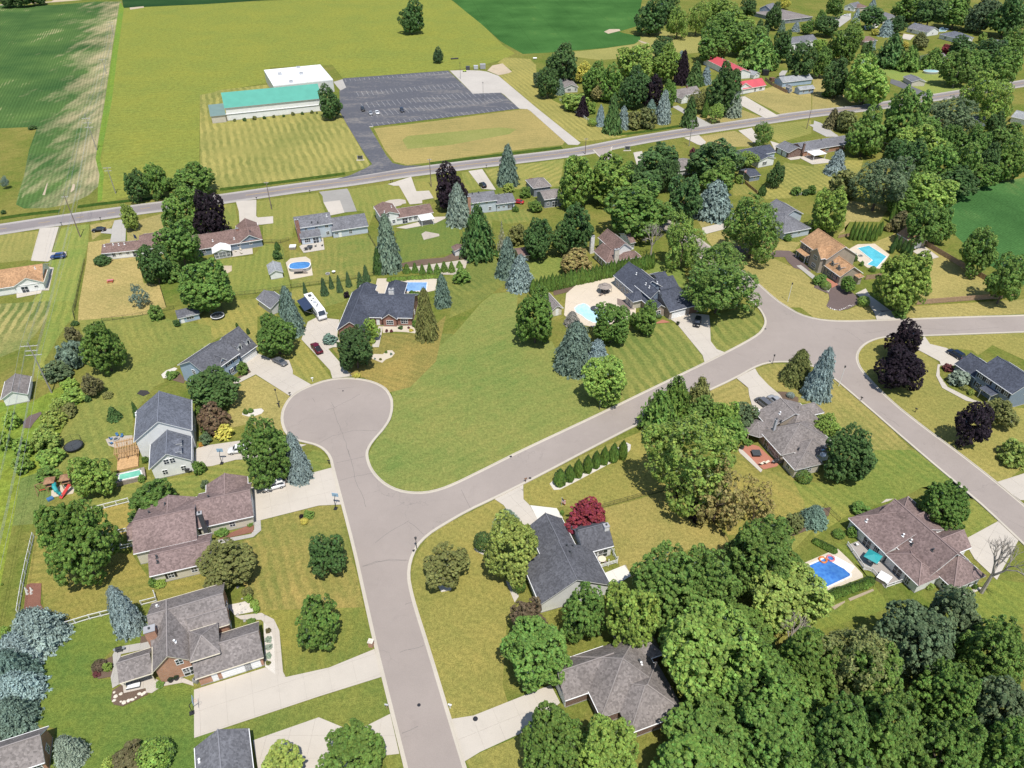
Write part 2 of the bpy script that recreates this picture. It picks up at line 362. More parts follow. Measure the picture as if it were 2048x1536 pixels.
def clip(poly, nx, ny, d):
 """keep the side n.p <= d"""
 out = []; n = len(poly)
 for i in range(n):
  a, b = poly[i], poly[(i + 1) % n]
  da, db = nx * a[0] + ny * a[1] - d, nx * b[0] + ny * b[1] - d
  if da <= 0: out.append(a)
  if da * db < 0:
   t = da / (da - db); out.append((a[0] + (b[0] - a[0]) * t, a[1] + (b[1] - a[1]) * t))
 return out
def area(p): return .5 * sum(p[i - 1][0] * p[i][1] - p[i][0] * p[i - 1][1] for i in range(len(p)))
def slabs(name, poly, ang, step, z, m, mj, gap=.02, thick=.07):
 """a drive or pad: an under-course with separate concrete slabs lying on it"""
 base = sheet(name, poly, z - .01, mj); tag(base, kind='structure')
 ca, sa = math.cos(ang), math.sin(ang)
 us = [x * ca + y * sa for x, y in poly]; vs = [-x * sa + y * ca for x, y in poly]
 u0, v0 = min(us), min(vs); nu, nv = max(1, math.ceil((max(us) - u0) / step)), max(1, math.ceil((max(vs) - v0) / step))
 for i in range(nu):
  for j in range(nv):
   g = gap / 2
   q = clip(poly, ca, sa, u0 + (i + 1) * step - g); q = clip(q, -ca, -sa, -(u0 + i * step + g)) if len(q) > 2 else q
   q = clip(q, -sa, ca, v0 + (j + 1) * step - g) if len(q) > 2 else q; q = clip(q, sa, -ca, -(v0 + j * step + g)) if len(q) > 2 else q
   if len(q) < 3 or abs(area(q)) < .25: continue
   b = MB(); b.prism(q, z - .005, z + thick * .45 + .002 * ((i * 7 + j * 3) % 3), bottom=False); b.build('slab', m, base)
 return base
# ------------------------------------------------------------------ houses
WINC = {}
def part_mesh(key, fn):
 if key not in WINC: WINC[key] = fn()
 return WINC[key]
def frame_mesh(wd, ht, mull=1, trim='paint:white'):
 def f():
  b = MB(); t = .09; d = .06
  b.box(-wd / 2 - t, -d, -t, wd / 2 + t, .02, 0); b.box(-wd / 2 - t, -d, ht, wd / 2 + t, .02, ht + t)
  b.box(-wd / 2 - t, -d, 0, -wd / 2, .02, ht); b.box(wd / 2, -d, 0, wd / 2 + t, .02, ht)
  for i in range(1, mull + 1):
   x = -wd / 2 + wd * i / (mull + 1); b.box(x - .035, -d + .01, 0, x + .035, .02, ht)
  if ht > .9: b.box(-wd / 2, -d + .012, ht * .5 - .03, wd / 2, .018, ht * .5 + .03)
  return b.mesh('window', [mat(trim)])
 return part_mesh(('fr', wd, ht, mull, trim), f)
def pane_mesh(wd, ht):
 def f():
  b = MB(); b.box(-wd / 2, -.025, 0, wd / 2, .01, ht); return b.mesh('pane', [mat('glass:g')])
 return part_mesh(('pn', wd, ht), f)
def slab_mesh(key, name, x0, y0, z0, x1, y1, z1, m):
 def f():
  b = MB(); b.box(x0, y0, z0, x1, y1, z1); return b.mesh(name, [mat(m)])
 return part_mesh((key, m), f)
def gdoor_mesh(wd, m):
 def f():
  b = MB(); ht = 2.15; b.box(-wd / 2, -.05, 0, wd / 2, .02, ht)
  nc = max(2, round(wd / 1.1))
  for r in range(4):
   for c in range(nc):
    x0 = -wd / 2 + wd * c / nc + .07; b.box(x0, -.075, r * ht / 4 + .06, x0 + wd / nc - .14, -.045, (r + 1) * ht / 4 - .06)
  return b.mesh('garage_door', [mat(m)])
 return part_mesh(('gd', wd, m), f)
OPEN = dict(w=(1.0, 1.25, .95, 1), W=(1.9, 1.35, .85, 2), u=(1.0, 1.3, 3.75, 1), U=(1.8, 1.3, 3.7, 2), s=(1.0, 1.35, .9, 1), S=(1.0, 1.35, 3.65, 1), a=(.7, .9, 4.3, 1), b=(.9, .6, 1.4, 1), c=(.9, .6, 3.9, 1), n=(1.2, 2.0, .4, 2))
def opening(root, code, p, rz, wallm, shut):
 if code in 'dDgGk':
  if code == 'd':
   o = ob('door', slab_mesh('door', 'door', -.48, -.06, .1, .48, .02, 2.15, shut or 'paint:white'), root, (p[0], p[1], 0), rz)
   ob('handle', slab_mesh('hdl', 'handle', .36, -.11, 1.0, .42, -.06, 1.12, 'metalp:galv'), o)
  elif code == 'D':
   o = ob('sliding_door', frame_mesh(1.9, 2.05, 1), root, (p[0], p[1], .12), rz); ob('pane', pane_mesh(1.9, 2.05), o)
  else:
   wd = {'g': 2.7, 'G': 4.9, 'k': 2.7}[code]
   ob('garage_door', gdoor_mesh(wd, 'paint:brown' if code == 'k' else 'paint:white'), root, (p[0], p[1], .05), rz)
  return
 wd, ht, z, mu = OPEN[code]
 o = ob('window', frame_mesh(wd, ht, mu), root, (p[0], p[1], z), rz)
 ob('pane', pane_mesh(wd, ht), o)
 if code in 'sS':
  for sx in (-1, 1):
   ob('shutter', slab_mesh('sh', 'shutter', -.21, -.05, -.05, .21, .0, 1.4, shut or 'paint:black'), o, (sx * (wd / 2 + .32), 0, 0))
def roof_mesh(sw, a0, a1, b0, b1, h, rise, i0, i1, t, mats):
 b = MB(); bm = (b0 + b1) / 2; hz = h + rise
 P = lambda a, c, z: (c, a, z) if sw else (a, c, z)
 A, B_, C, D = (a0, b0), (a1, b0), (a1, b1), (a0, b1); R0, R1 = (a0 + i0, bm), (a1 - i1, bm)
 for z, m, dz in ((0, 0, 0), (1, 1, -t)):
  q = lambda p, zz: P(p[0], p[1], zz + dz)
  b.face([q(A, h), q(B_, h), q(R1, hz), q(R0, hz)], m); b.face([q(C, h), q(D, h), q(R0, hz), q(R1, hz)], m)
  if i0 > 0: b.face([q(D, h), q(A, h), q(R0, hz)], m)
  if i1 > 0: b.face([q(B_, h), q(C, h), q(R1, hz)], m)
 def edge(p, zp, q, zq): b.face([P(*p, zp), P(*q, zq), P(*q, zq - t), P(*p, zp - t)], 1)
 edge(A, h, B_, h); edge(C, h, D, h)
 if i0 > 0: edge(D, h, A, h)
 else: edge(D, h, R0, hz); edge(R0, hz, A, h)
 if i1 > 0: edge(B_, h, C, h)
 else: edge(B_, h, R1, hz); edge(R1, hz, C, h)
 caps = [[P(*R0, hz + .02), P(*R1, hz + .02)]]
 if i0 > 0: caps += [[P(*A, h + .02), P(*R0, hz + .02)], [P(*D, h + .02), P(*R0, hz + .02)]]
 if i1 > 0: caps += [[P(*B_, h + .02), P(*R1, hz + .02)], [P(*C, h + .02), P(*R1, hz + .02)]]
 return b.mesh('roof', mats), caps
def house(d):
 root = thing(d['n'], d['label'], d['cat'], (d['x'], d['y'], 0), d['a'], d.get('group'))
 trim = d.get('trim', 'paint:white'); zoff = d.get('zo', .0)
 for i, W in enumerate(d['w']):
  x0, y0, x1, y1, h, typ, ridge, rise, wk, rk, ops = W
  wk = wk or d['wall']; rk = rk or d['roof']; o = .36 + .019 * i; dz = .013 * i; t = .19; h += dz
  sw = ridge == 'y'
  a0, a1, b0, b1 = (y0, y1, x0, x1) if sw else (x0, x1, y0, y1)
  half = (b1 - b0) / 2; L = a1 - a0
  if typ in 'ghlr':
   i0 = min(half, L / 2 - .02) if typ in 'hl' else 0.0; i1 = min(half, L / 2 - .02) if typ in 'hr' else 0.0
   me, caps = roof_mesh(sw, a0, a1, b0, b1, h, rise, i0, i1, t, [mat(rk), mat(trim)])
   ro = ob('roof', me, root)
   if L > 4 and rise > .9 and rk.startswith('shingle'):
    cb = MB()
    for c in caps:
     if (Vector(c[0]) - Vector(c[1])).length > .3: cb.tube(c, .13, 4)
    cb.build('ridge_cap', plain('cap ' + rk, tuple(min(1, x * 1.18 + .012) for x in RC[rk.split(':')[1]]), .95, .1), ro)
   gm = MB()
   for c in (b0, b1):
    gm = MB(); q = (c - .11, c + .0) if c == b0 else (c, c + .11)
    if sw: gm.box(q[0], a0 + .05, h - .16, q[1], a1 - .05, h - .02)
    else: gm.box(a0 + .05, q[0], h - .16, a1 - .05, q[1], h - .02)
    if h > 2.3 and L > 3: gm.build('gutter', mat(trim), root)
   sl = rise / half; hw = h + sl * o - t * .5
   hr_ = h + rise - t - .02
  elif typ == 's' or typ == 'p':
   b = MB()
   top = [(x0, y0, h), (x1, y0, h), (x1, y1, h + rise), (x0, y1, h + rise)]; bot = [(p[0], p[1], p[2] - t * .7) for p in top]
   b.face(top, 0); b.face(bot[::-1], 1)
   for k in range(4): b.face([top[k], top[(k + 1) % 4], bot[(k + 1) % 4], bot[k]], 1)
   b.build('roof', [mat(rk), mat(trim)], root); hw = h - t * .7; hr_ = None
  else:
   b = MB(); b.box(x0, y0, h - .35, x1, y1, h, 1, 0)
   for q in ((x0, y0, x1, y0 + .25), (x0, y1 - .25, x1, y1), (x0, y0 + .25, x0 + .25, y1 - .25), (x1 - .25, y0 + .25, x1, y1 - .25)): b.box(q[0], q[1], h + .001, q[2], q[3], h + .3, 1)
   b.build('roof', [mat(rk), mat(trim)], root); o = .06 + .01 * i; hw = h - .33; hr_ = None
  X0, Y0, X1, Y1 = x0 + o, y0 + o, x1 - o, y1 - o
  if typ == 'p' or 'P' in ops:      # open on posts
   for px, py in ((X0, Y0), (X1, Y0), (X0, Y1), (X1, Y1)):
    b = MB(); b.box(px - .08, py - .08, 0, px + .08, py + .08, hw - .02 + (rise if typ in 'sp' and py == Y1 else 0)); b.build('post', mat(trim), root)
   continue
  b = MB(); z0 = -.05
  if typ in 's': corners = [(X0, Y0, hw + rise * o / (y1 - y0)), (X1, Y0, hw + rise * o / (y1 - y0)), (X1, Y1, hw + rise * .93), (X0, Y1, hw + rise * .93)]
  else: corners = [(X0, Y0, hw), (X1, Y0, hw), (X1, Y1, hw), (X0, Y1, hw)]
  for k in range(4):
   p, q = corners[k], corners[(k + 1) % 4]
   b.face([(p[0], p[1], z0), (q[0], q[1], z0), q, p])
   if typ in 'glr':
    end = (k in (1, 3)) if not sw else (k in (0, 2))
    lowend = (k == 3) if not sw else (k == 0)
    gab = typ == 'g' or (typ == 'l' and not lowend) or (typ == 'r' and lowend)
    if end and gab: b.face([p, q, ((p[0] + q[0]) / 2, (p[1] + q[1]) / 2, h + rise - t * .6)])
  b.build('wall', mat(wk), root)
  fb = MB(); fb.box(X0 - .03, Y0 - .03, -.05, X1 + .03, Y1 + .03, .22 + .004 * i); fb.build('foundation', plain('foundation', (.34, .33, .31), .9, .2), root)
  for part in ops.split(';'):
   if ':' not in part: continue
   side, items = part.split(':')
   for it in items.split(','):
    c, fr = it[0], float(it[1:])
    if side == 'f': p, rz = (X0 + (X1 - X0) * fr, Y0 - .02), 0
    elif side == 'b': p, rz = (X0 + (X1 - X0) * fr, Y1 + .02), math.pi
    elif side == 'r': p, rz = (X1 + .02, Y0 + (Y1 - Y0) * fr), math.pi / 2
    else: p, rz = (X0 - .02, Y0 + (Y1 - Y0) * fr), -math.pi / 2
    opening(root, c, p, rz, wk, d.get('shut'))
 for cx, cy, cw, cd, z0, z1, cm in d.get('chim', ()):
  b = MB(); b.box(cx - cw / 2, cy - cd / 2, z0, cx + cw / 2, cy + cd / 2, z1); c = b.build('chimney', mat(cm), root)
  b = MB(); b.box(cx - cw / 2 - .08, cy - cd / 2 - .08, z1, cx + cw / 2 + .08, cy + cd / 2 + .08, z1 + .12); b.box(cx - .16, cy - .16, z1 + .12, cx + .16, cy + .16, z1 + .42, 1); b.build('chimney_cap', [mat('paint:gray'), mat('paint:dark')], c)
 for vx, vy, vz, k in d.get('vent', ()):
  if k == 'w' or k == 'd':
   def f(k=k):
    b = MB(); b.tube([(0, 0, -.2), (0, 0, .45)], .11, 8); b.tube([(0, 0, .45), (0, 0, .62)], .2, 8); b.box(-.28, -.28, -.06, .28, .28, .02)
    return b.mesh('roof_vent', [mat('paint:white' if k == 'w' else 'paint:dark')])
   ob('roof_vent', part_mesh(('vent', k), f), root, (vx, vy, vz))
  elif k == 'u':
   b = MB(); b.box(-1.0, -.9, 0, 1.0, .9, 1.1); b.tube([(-.4, 0, 1.1), (-.4, 0, 1.22)], .35, 10, 1); b.tube([(.45, 0, 1.1), (.45, 0, 1.22)], .35, 10, 1); b.build('rooftop_unit', [mat('paint:silver'), mat('paint:dark')], root, (vx, vy, vz))
  elif k == 'v':
   b = MB(); b.box(-.35, -.35, -.1, .35, .35, .3); b.build('skylight', mat('paint:lightblue'), root, (vx, vy, vz))
 for tx, ty, tr, th, ri in d.get('turret', ()):
  b = MB(); q = [(tx + tr * math.cos(k * .7854 + .39), ty + tr * math.sin(k * .7854 + .39)) for k in range(8)]
  for k in range(8): b.face([(*q[k], th), (*q[(k + 1) % 8], th), (tx, ty, th + ri)]); b.face([(*q[k], th - .2), (*q[(k + 1) % 8], th - .2), (*q[(k + 1) % 8], th), (*q[k], th)], 1)
  b.face([(*p, th - .2) for p in q][::-1], 1); ro = b.build('turret_roof', [mat(d['roof']), mat(trim)], root)
  for k in range(8): b = MB(); b.tube([(*q[k], th + .02), (tx, ty, th + ri + .03)], .1, 4); b.build('ridge_cap', plain('cap ' + d['roof'], tuple(min(1, x * 1.18 + .012) for x in RC[d['roof'].split(':')[1]]), .95, .1), ro)
  for k in range(0, 8, 2): ob('post', slab_mesh('tpost', 'post', -.09, -.09, 0, .09, .09, th - .2, 'paint:tan'), root, (tx + (q[k][0] - tx) * .92, ty + (q[k][1] - ty) * .92, 0))
 for dx, dy, dz, wd, ht, dep, rz, wk, rk in d.get('dorm', ()):
  o = ob('dormer', None, root, (dx, dy, dz), rz)
  b = MB(); b.box(-wd / 2, 0, -.6, wd / 2, dep, ht); b.face([(-wd / 2, 0, ht), (wd / 2, 0, ht), (0, 0, ht + wd * .42)])
  b.build('wall', mat(wk), o)
  me, caps = roof_mesh(True, -.22, dep, -wd / 2 - .2, wd / 2 + .2, ht - .02, wd * .5, 0, 0, .12, [mat(rk), mat('paint:white')]); ob('roof', me, o)
  b = MB(); b.box(-wd * .3, -.07, .25, wd * .3, .01, ht - .1, 0); b.box(-wd * .24, -.09, .32, wd * .24, -.06, ht - .17, 1); b.build('window', [mat('paint:white'), mat('glass:g')], o)
 return root
# ------------------------------------------------------------------ plants
import numpy as np
def leafmesh(name, C, Nn, size, asp=.75, rs=None, mats=()):
 rs = rs or np.random.default_rng(1); n = len(C)
 Nn = Nn / np.maximum(1e-6, np.linalg.norm(Nn, axis=1, keepdims=True))
 r = rs.normal(size=(n, 3)); U = np.cross(Nn, r); U /= np.maximum(1e-6, np.linalg.norm(U, axis=1, keepdims=True)); V = np.cross(Nn, U)
 s = (np.ones(n) * size if np.isscalar(size) else size)[:, None]; s = s * rs.uniform(.7, 1.25, (n, 1))
 v = np.stack([C - U * s, C - V * s * asp + Nn * s * .12, C + U * s, C + V * s * asp + Nn * s * .12], 1).reshape(-1, 3)
 me = bpy.data.meshes.new(name); me.vertices.add(n * 4); me.vertices.foreach_set('co', v.astype(np.float32).ravel())
 me.loops.add(n * 4); me.loops.foreach_set('vertex_index', np.arange(n * 4, dtype=np.int32))
 me.polygons.add(n); me.polygons.foreach_set('loop_start', np.arange(0, n * 4, 4, dtype=np.int32))
 try: me.polygons.foreach_set('loop_total', np.full(n, 4, dtype=np.int32))
 except Exception: pass
 for m in mats: me.materials.append(m)
 me.update(calc_edges=True); me.validate(); return me
def unit(v): return v / np.maximum(1e-6, np.linalg.norm(v, axis=-1, keepdims=True))
def crown_leafy(seed, nl, lr, nclump, per, leaf, cr, fill=.16, floor=-.8):
 rs = np.random.default_rng(seed)
 k = np.arange(nl); ph = k * 2.399963 + rs.uniform(0, 6.28); zz = 1 - (k + .5) / nl * 1.55; rr = np.sqrt(np.clip(1 - zz * zz, .05, 1))
 d = np.stack([np.cos(ph) * rr, np.sin(ph) * rr, zz], 1) + rs.normal(0, .12, (nl, 3))
 c = unit(d) * rs.uniform(.36, .78, (nl, 1)); r = rs.uniform(lr[0], lr[1], nl)
 c = np.vstack([c, [[0, 0, .05]]]); r = np.append(r, .55)
 P = []; Q = []
 while len(P) < nclump:
  j = rs.integers(0, len(c), 400); dd = unit(rs.normal(size=(400, 3))); p = c[j] + dd * r[j][:, None] * rs.uniform(.9, 1.06, (400, 1))
  ds = np.linalg.norm(p[:, None, :] - c[None], axis=2) / r[None]; ds[np.arange(400), j] = 9
  ok = (ds.min(1) > .88) & (p[:, 2] > floor + rs.uniform(-.1, .25, 400))
  P += list(p[ok]); Q += list(dd[ok])
 P = np.array(P[:nclump]); Q = np.array(Q[:nclump])
 base = unit(Q + unit(P) * .5 + np.array([0, 0, .45]))
 n = nclump * per; bi = np.repeat(np.arange(nclump), per)
 dd = unit(rs.normal(size=(n, 3)) + base[bi] * 1.25)
 csz = rs.uniform(.65, 1.35, nclump)[bi][:, None] * cr
 C = P[bi] + dd * csz * rs.uniform(.55, 1.05, (n, 1)) * np.array([1, 1, .8]); Nn = dd + rs.normal(0, .32, (n, 3)) + np.array([0, 0, .35])
 m = int(n * fill); j = rs.integers(0, nclump, m); f = rs.uniform(.55, .93, (m, 1)); Ci = P[j] * f; Ni = rs.normal(size=(m, 3)) + np.array([0, 0, .6])
 C = np.vstack([C, Ci]); Nn = np.vstack([Nn, Ni]); sz = np.concatenate([np.full(n, leaf), np.full(m, leaf * 1.7)])
 ph2 = rs.uniform(0, 6.28, 6); dn = unit(C)
 C = C * (1 + .07 * np.sin(dn[:, 0] * 4 + ph2[0]) * np.sin(dn[:, 1] * 4 + ph2[1]) + .06 * np.sin(dn[:, 2] * 5 + dn[:, 0] * 3 + ph2[2]) + .05 * np.sin(dn[:, 1] * 9 + ph2[3]))[:, None]
 lo, hi = np.percentile(C, .6, axis=0), np.percentile(C, 99.4, axis=0)
 C = (C - (lo + hi) / 2) / ((hi - lo) / 2)
 return leafmesh('crown', C, Nn, sz, .72, rs, [foliage('leaf')])
def crown_spruce(seed, levels, nb, per, leaf, droop=.35, power=.85, gap=.0, loose=.06):
 rs = np.random.default_rng(seed); C = []; Nn = []; sz = []
 for l in range(levels):
  z = .02 + .96 * (l / levels) + rs.uniform(-.01, .01); R = (1 - z) ** power * rs.uniform(.86, 1.1)
  n = max(4, int(nb * (R + .12))); a0 = rs.uniform(0, 6.28)
  for i in range(n):
   if rs.uniform() < gap: continue
   a = a0 + 6.283 * i / n + rs.uniform(-.2, .2); RR = R * rs.uniform(.84, 1.12); k = max(4, int(per * (R + .2)))
   t = (np.arange(k) + rs.uniform(0, 1, k)) / k; t = .12 + .88 * t ** .8; wd = (1.05 - t) * RR * .34 + .03
   lat = rs.uniform(-1, 1, k) * wd
   x = np.cos(a) * RR * t - np.sin(a) * lat; y = np.sin(a) * RR * t + np.cos(a) * lat
   zz = z + (.10 * (1 - z) + .03) * (1 - t) - droop * .22 * (1 - z) * t * t + rs.normal(0, loose * .25, k) + .02
   C.append(np.stack([x, y, zz], 1)); nn = np.stack([np.cos(a) * .55 * np.ones(k), np.sin(a) * .55 * np.ones(k), np.ones(k) * .8], 1) + rs.normal(0, .42, (k, 3)); Nn.append(nn); sz.append(np.full(k, leaf) * (.75 + .5 * R))
 C = np.vstack(C); Nn = np.vstack(Nn); sz = np.concatenate(sz)
 C[:, 2] = np.clip(C[:, 2], .0, 1.02)
 return leafmesh('crown', C, Nn, sz, .5, rs, [foliage('needle', .12, .38, .25)])
def crown_column(seed, n, leaf, prof):
 rs = np.random.default_rng(seed); z = rs.uniform(0, 1, n) ** .9; a = rs.uniform(0, 6.283, n)
 R = np.array([prof(t) for t in z]) * rs.uniform(.78, 1.06, n) * (1 + .07 * np.sin(a * 5 + z * 9))
 C = np.stack([np.cos(a) * R, np.sin(a) * R, z], 1); Nn = np.stack([np.cos(a), np.sin(a), .45 * np.ones(n)], 1) + rs.normal(0, .4, (n, 3))
 return leafmesh('crown', C, Nn, leaf, .55, rs, [foliage('leaf')])
def crown_ball(seed, n, leaf, lump=.06):
 rs = np.random.default_rng(seed); d = unit(rs.normal(size=(n, 3))); d = d[d[:, 2] > -.75]
 R = 1 + lump * np.sin(d[:, 0:1] * 7 + seed) * np.sin(d[:, 1:2] * 6) + rs.normal(0, .03, (len(d), 1))
 return leafmesh('crown', d * R * rs.uniform(.86, 1.0, (len(d), 1)), d + rs.normal(0, .38, d.shape), leaf, .7, rs, [foliage('leaf')])
def bare_tree(seed):
 rs = random.Random(seed); b = MB()
 def br(p, d, ln, r, lv):
  q = p + d * ln; mid = p + d * ln * .5 + Vector((rs.uniform(-1, 1), rs.uniform(-1, 1), 0)) * ln * .05
  b.tube([p, mid, q], r, 4 if lv else 6, 0, r * .62)
  if lv >= 5: return
  for i in range(3 if lv < 4 else 2):
   a = rs.uniform(0, 6.28); sp = rs.uniform(.35, .75)
   u = d.orthogonal().normalized(); w_ = d.cross(u); nd_ = (d + (u * math.cos(a) + w_ * math.sin(a)) * sp + Vector((0, 0, .08))).normalized()
   br(p + d * ln * rs.uniform(.7, 1), nd_, ln * rs.uniform(.62, .82), r * .6, lv + 1)
 br(Vector((0, 0, 0)), Vector((0, 0, 1)), .26, .026, 0)
 zs = max(v[2] for v in b.v); rr = max(math.hypot(v[0], v[1]) for v in b.v)
 b.v = [(v[0] / rr, v[1] / rr, v[2] / zs) for v in b.v]
 return b
def trunk_mesh(seed, limbs=5):
 rs = random.Random(seed); b = MB(); b.tube([(0, 0, -.02), (.03, .02, .3), (0, 0, .62)], .075, 7, 0, .045)
 for i in range(limbs):
  a = 6.28 * i / limbs + rs.uniform(-.3, .3); z = rs.uniform(.3, .55)
  b.tube([(0, 0, z), (math.cos(a) * .2, math.sin(a) * .2, z + .14), (math.cos(a) * .5, math.sin(a) * .5, z + .3)], .035, 5, 0, .012)
 return b.mesh('trunk', [plain('bark', (.12, .095, .075), .95, .1, 0, .25, 3)])
PROTO = {}
def protos():
 P = PROTO
 P['L'] = [crown_leafy(11 + i, 10 + 2 * i, (.34, .52), 820, 22, .041, .078) for i in range(3)]
 P['M'] = [crown_leafy(31 + i, 7 + i, (.38, .56), 460, 17, .058, .105) for i in range(5)]
 P['s'] = [crown_leafy(51 + i, 6 + i, (.44, .58), 170, 13, .115, .17) for i in range(3)]
 P['F'] = [crown_leafy(71 + i, 13 + i, (.25, .4), 620, 15, .038, .095, .1) for i in range(3)]
 P['O'] = [crown_leafy(81 + i, 15, (.2, .3), 260, 10, .055, .09, .04) for i in range(2)]
 P['S'] = [crown_spruce(91 + i, 28, 17, 30, .058, .5, .52) for i in range(3)]
 P['Y'] = [crown_spruce(191 + i, 28, 19, 50, .043, .5, .48) for i in range(2)]
 P['N'] = [crown_spruce(101 + i, 18, 13, 20, .09, .4, .6) for i in range(2)]
 P['Q'] = [crown_spruce(111 + i, 15, 12, 30, .075, -.2, .6, .12, .14) for i in range(2)]
 P['X'] = [crown_spruce(121, 20, 10, 8, .06, .6, .9, .3)]
 P['C'] = [crown_column(131 + i, 1100, .16, lambda t: (min(1, .72 + t * 1.1) if t < .3 else max(.02, (1 - ((t - .3) / .7) ** 2.2)))) for i in range(2)]
 P['B'] = [crown_ball(141 + i, 1500, .085) for i in range(2)]
 P['T'] = [trunk_mesh(150 + i) for i in range(3)]
 P['W'] = [bare_tree(161 + i).mesh('branches', [plain('dead branches', (.36, .32, .28), .9, .1, 0, .15, 2)]) for i in range(2)]
 b = MB(); b.tube([(0, 0, -.01), (0, 0, .9)], .05, 6, 0, .012); P['t'] = [b.mesh('trunk', [plain('bark', (.12, .095, .075), .95, .1)])]
PAL = dict(green=(0.171, 0.282, 0.0437), lgreen=(0.281, 0.402, 0.0575), dgreen=(0.104, 0.186, 0.046), ygreen=(0.354, 0.432, 0.0747), yellow=(0.61, 0.528, 0.0805), olive=(0.244, 0.258, 0.0747), bronze=(0.207, 0.186, 0.0782), brown=(0.195, 0.138, 0.0805),
     purple=(.033, .021, .03), red=(0.317, 0.036, 0.0633), dred=(0.195, 0.054, 0.0633), blue=(0.329, 0.432, 0.414), bgreen=(0.207, 0.312, 0.236), grey=(0.366, 0.342, 0.287), gg=(0.159, 0.222, 0.0978), sgreen=(0.11, 0.186, 0.0747), spruce=(0.201, 0.288, 0.207), autumn=(0.378, 0.306, 0.0978), mint=(0.366, 0.444, 0.345), orange=(0.732, 0.36, 0.046), rbronze=(0.232, 0.15, 0.0862))
KIND = dict(D=('leafy_tree', 'tree'), F=('feathery_tree', 'tree'), O=('thin_tree', 'tree'), s=('shrub', 'shrub'), S=('spruce_tree', 'tree'), N=('conifer', 'tree'), Q=('pine_tree', 'tree'), X=('dead_spruce', 'tree'), C=('arborvitae', 'hedge tree'), B=('clipped_shrub', 'shrub'), W=('bare_tree', 'tree'))
def tree(i, line):
 f = line.split(','); kind, col = f[0], f[5]; x, y, r, h = (float(v) for v in f[1:5]); label = f[6].replace(';', ',')
 name, cat = KIND[kind]; group = TREE_GROUPS[int(f[7])] if f[7] else None; name = f[8] if f[8] else name
 zc = h + {'D': .16 * r + .5, 'F': .2 * r + .7, 'O': .1 * r, 's': -.25 * h, 'B': -.25 * h}.get(kind, -h)
 rs = random.Random(i * 77 + 5); c = PAL[col]; j = rs.uniform(.9, 1.12); c = (c[0] * j * rs.uniform(.95, 1.06), c[1] * j, c[2] * j * rs.uniform(.92, 1.08), 1)
 root = thing(name, label, cat, (x, y, 0), 0, group); rz = rs.uniform(0, 6.28)
 if kind in 'DF' or kind in 'sO':
  key = {'D': 'L' if r > 4.6 and math.hypot(x, y) < 230 else 'M', 'F': 'F', 's': 's', 'O': 'O'}[kind]
  if kind == 'D' and r < 1.9: key = 's'
  me = PROTO[key][rs.randrange(len(PROTO[key]))]; cr = ob('crown', me, root, (0, 0, zc), rz, (r, r, h))
  if kind != 's': ob('trunk', PROTO['T'][i % 3], root, (0, 0, 0), rz, (r * .8, r * .8, (zc + h * .25)))
  else: ob('stem', PROTO['t'][0], root, (0, 0, 0), rz, (r * .8, r * .8, zc))
 elif kind in 'SNQX':
  key = kind if kind != 'S' or r > 1.2 else 'N'
  if key in 'SN' and r > 2 and math.hypot(x, y) < 190: key = 'Y'
  me = PROTO[key][rs.randrange(len(PROTO[key]))]; cr = ob('crown', me, root, (0, 0, .15), rz, (r * rs.uniform(1.04, 1.18), r * rs.uniform(1.04, 1.18), h * rs.uniform(.95, 1.02))); ob('trunk', PROTO['t'][0], root, (0, 0, 0), rz, (r * .9, r * .9, h * .9))
 elif kind == 'C':
  me = PROTO['C'][i % 2]; cr = ob('crown', me, root, (0, 0, 0), rz, (r, r, h)); ob('stem', PROTO['t'][0], root, (0, 0, 0), rz, (r, r, h * .7))
 elif kind == 'B':
  me = PROTO['B'][i % 2]; cr = ob('crown', me, root, (0, 0, zc), rz, (r, r, h)); ob('stem', PROTO['t'][0], root, (0, 0, 0), rz, (r, r, zc))
 elif kind == 'W':
  cr = ob('branches', PROTO['W'][i % 2], root, (0, 0, 0), rz, (r, r, h)); return
 cr.color = c
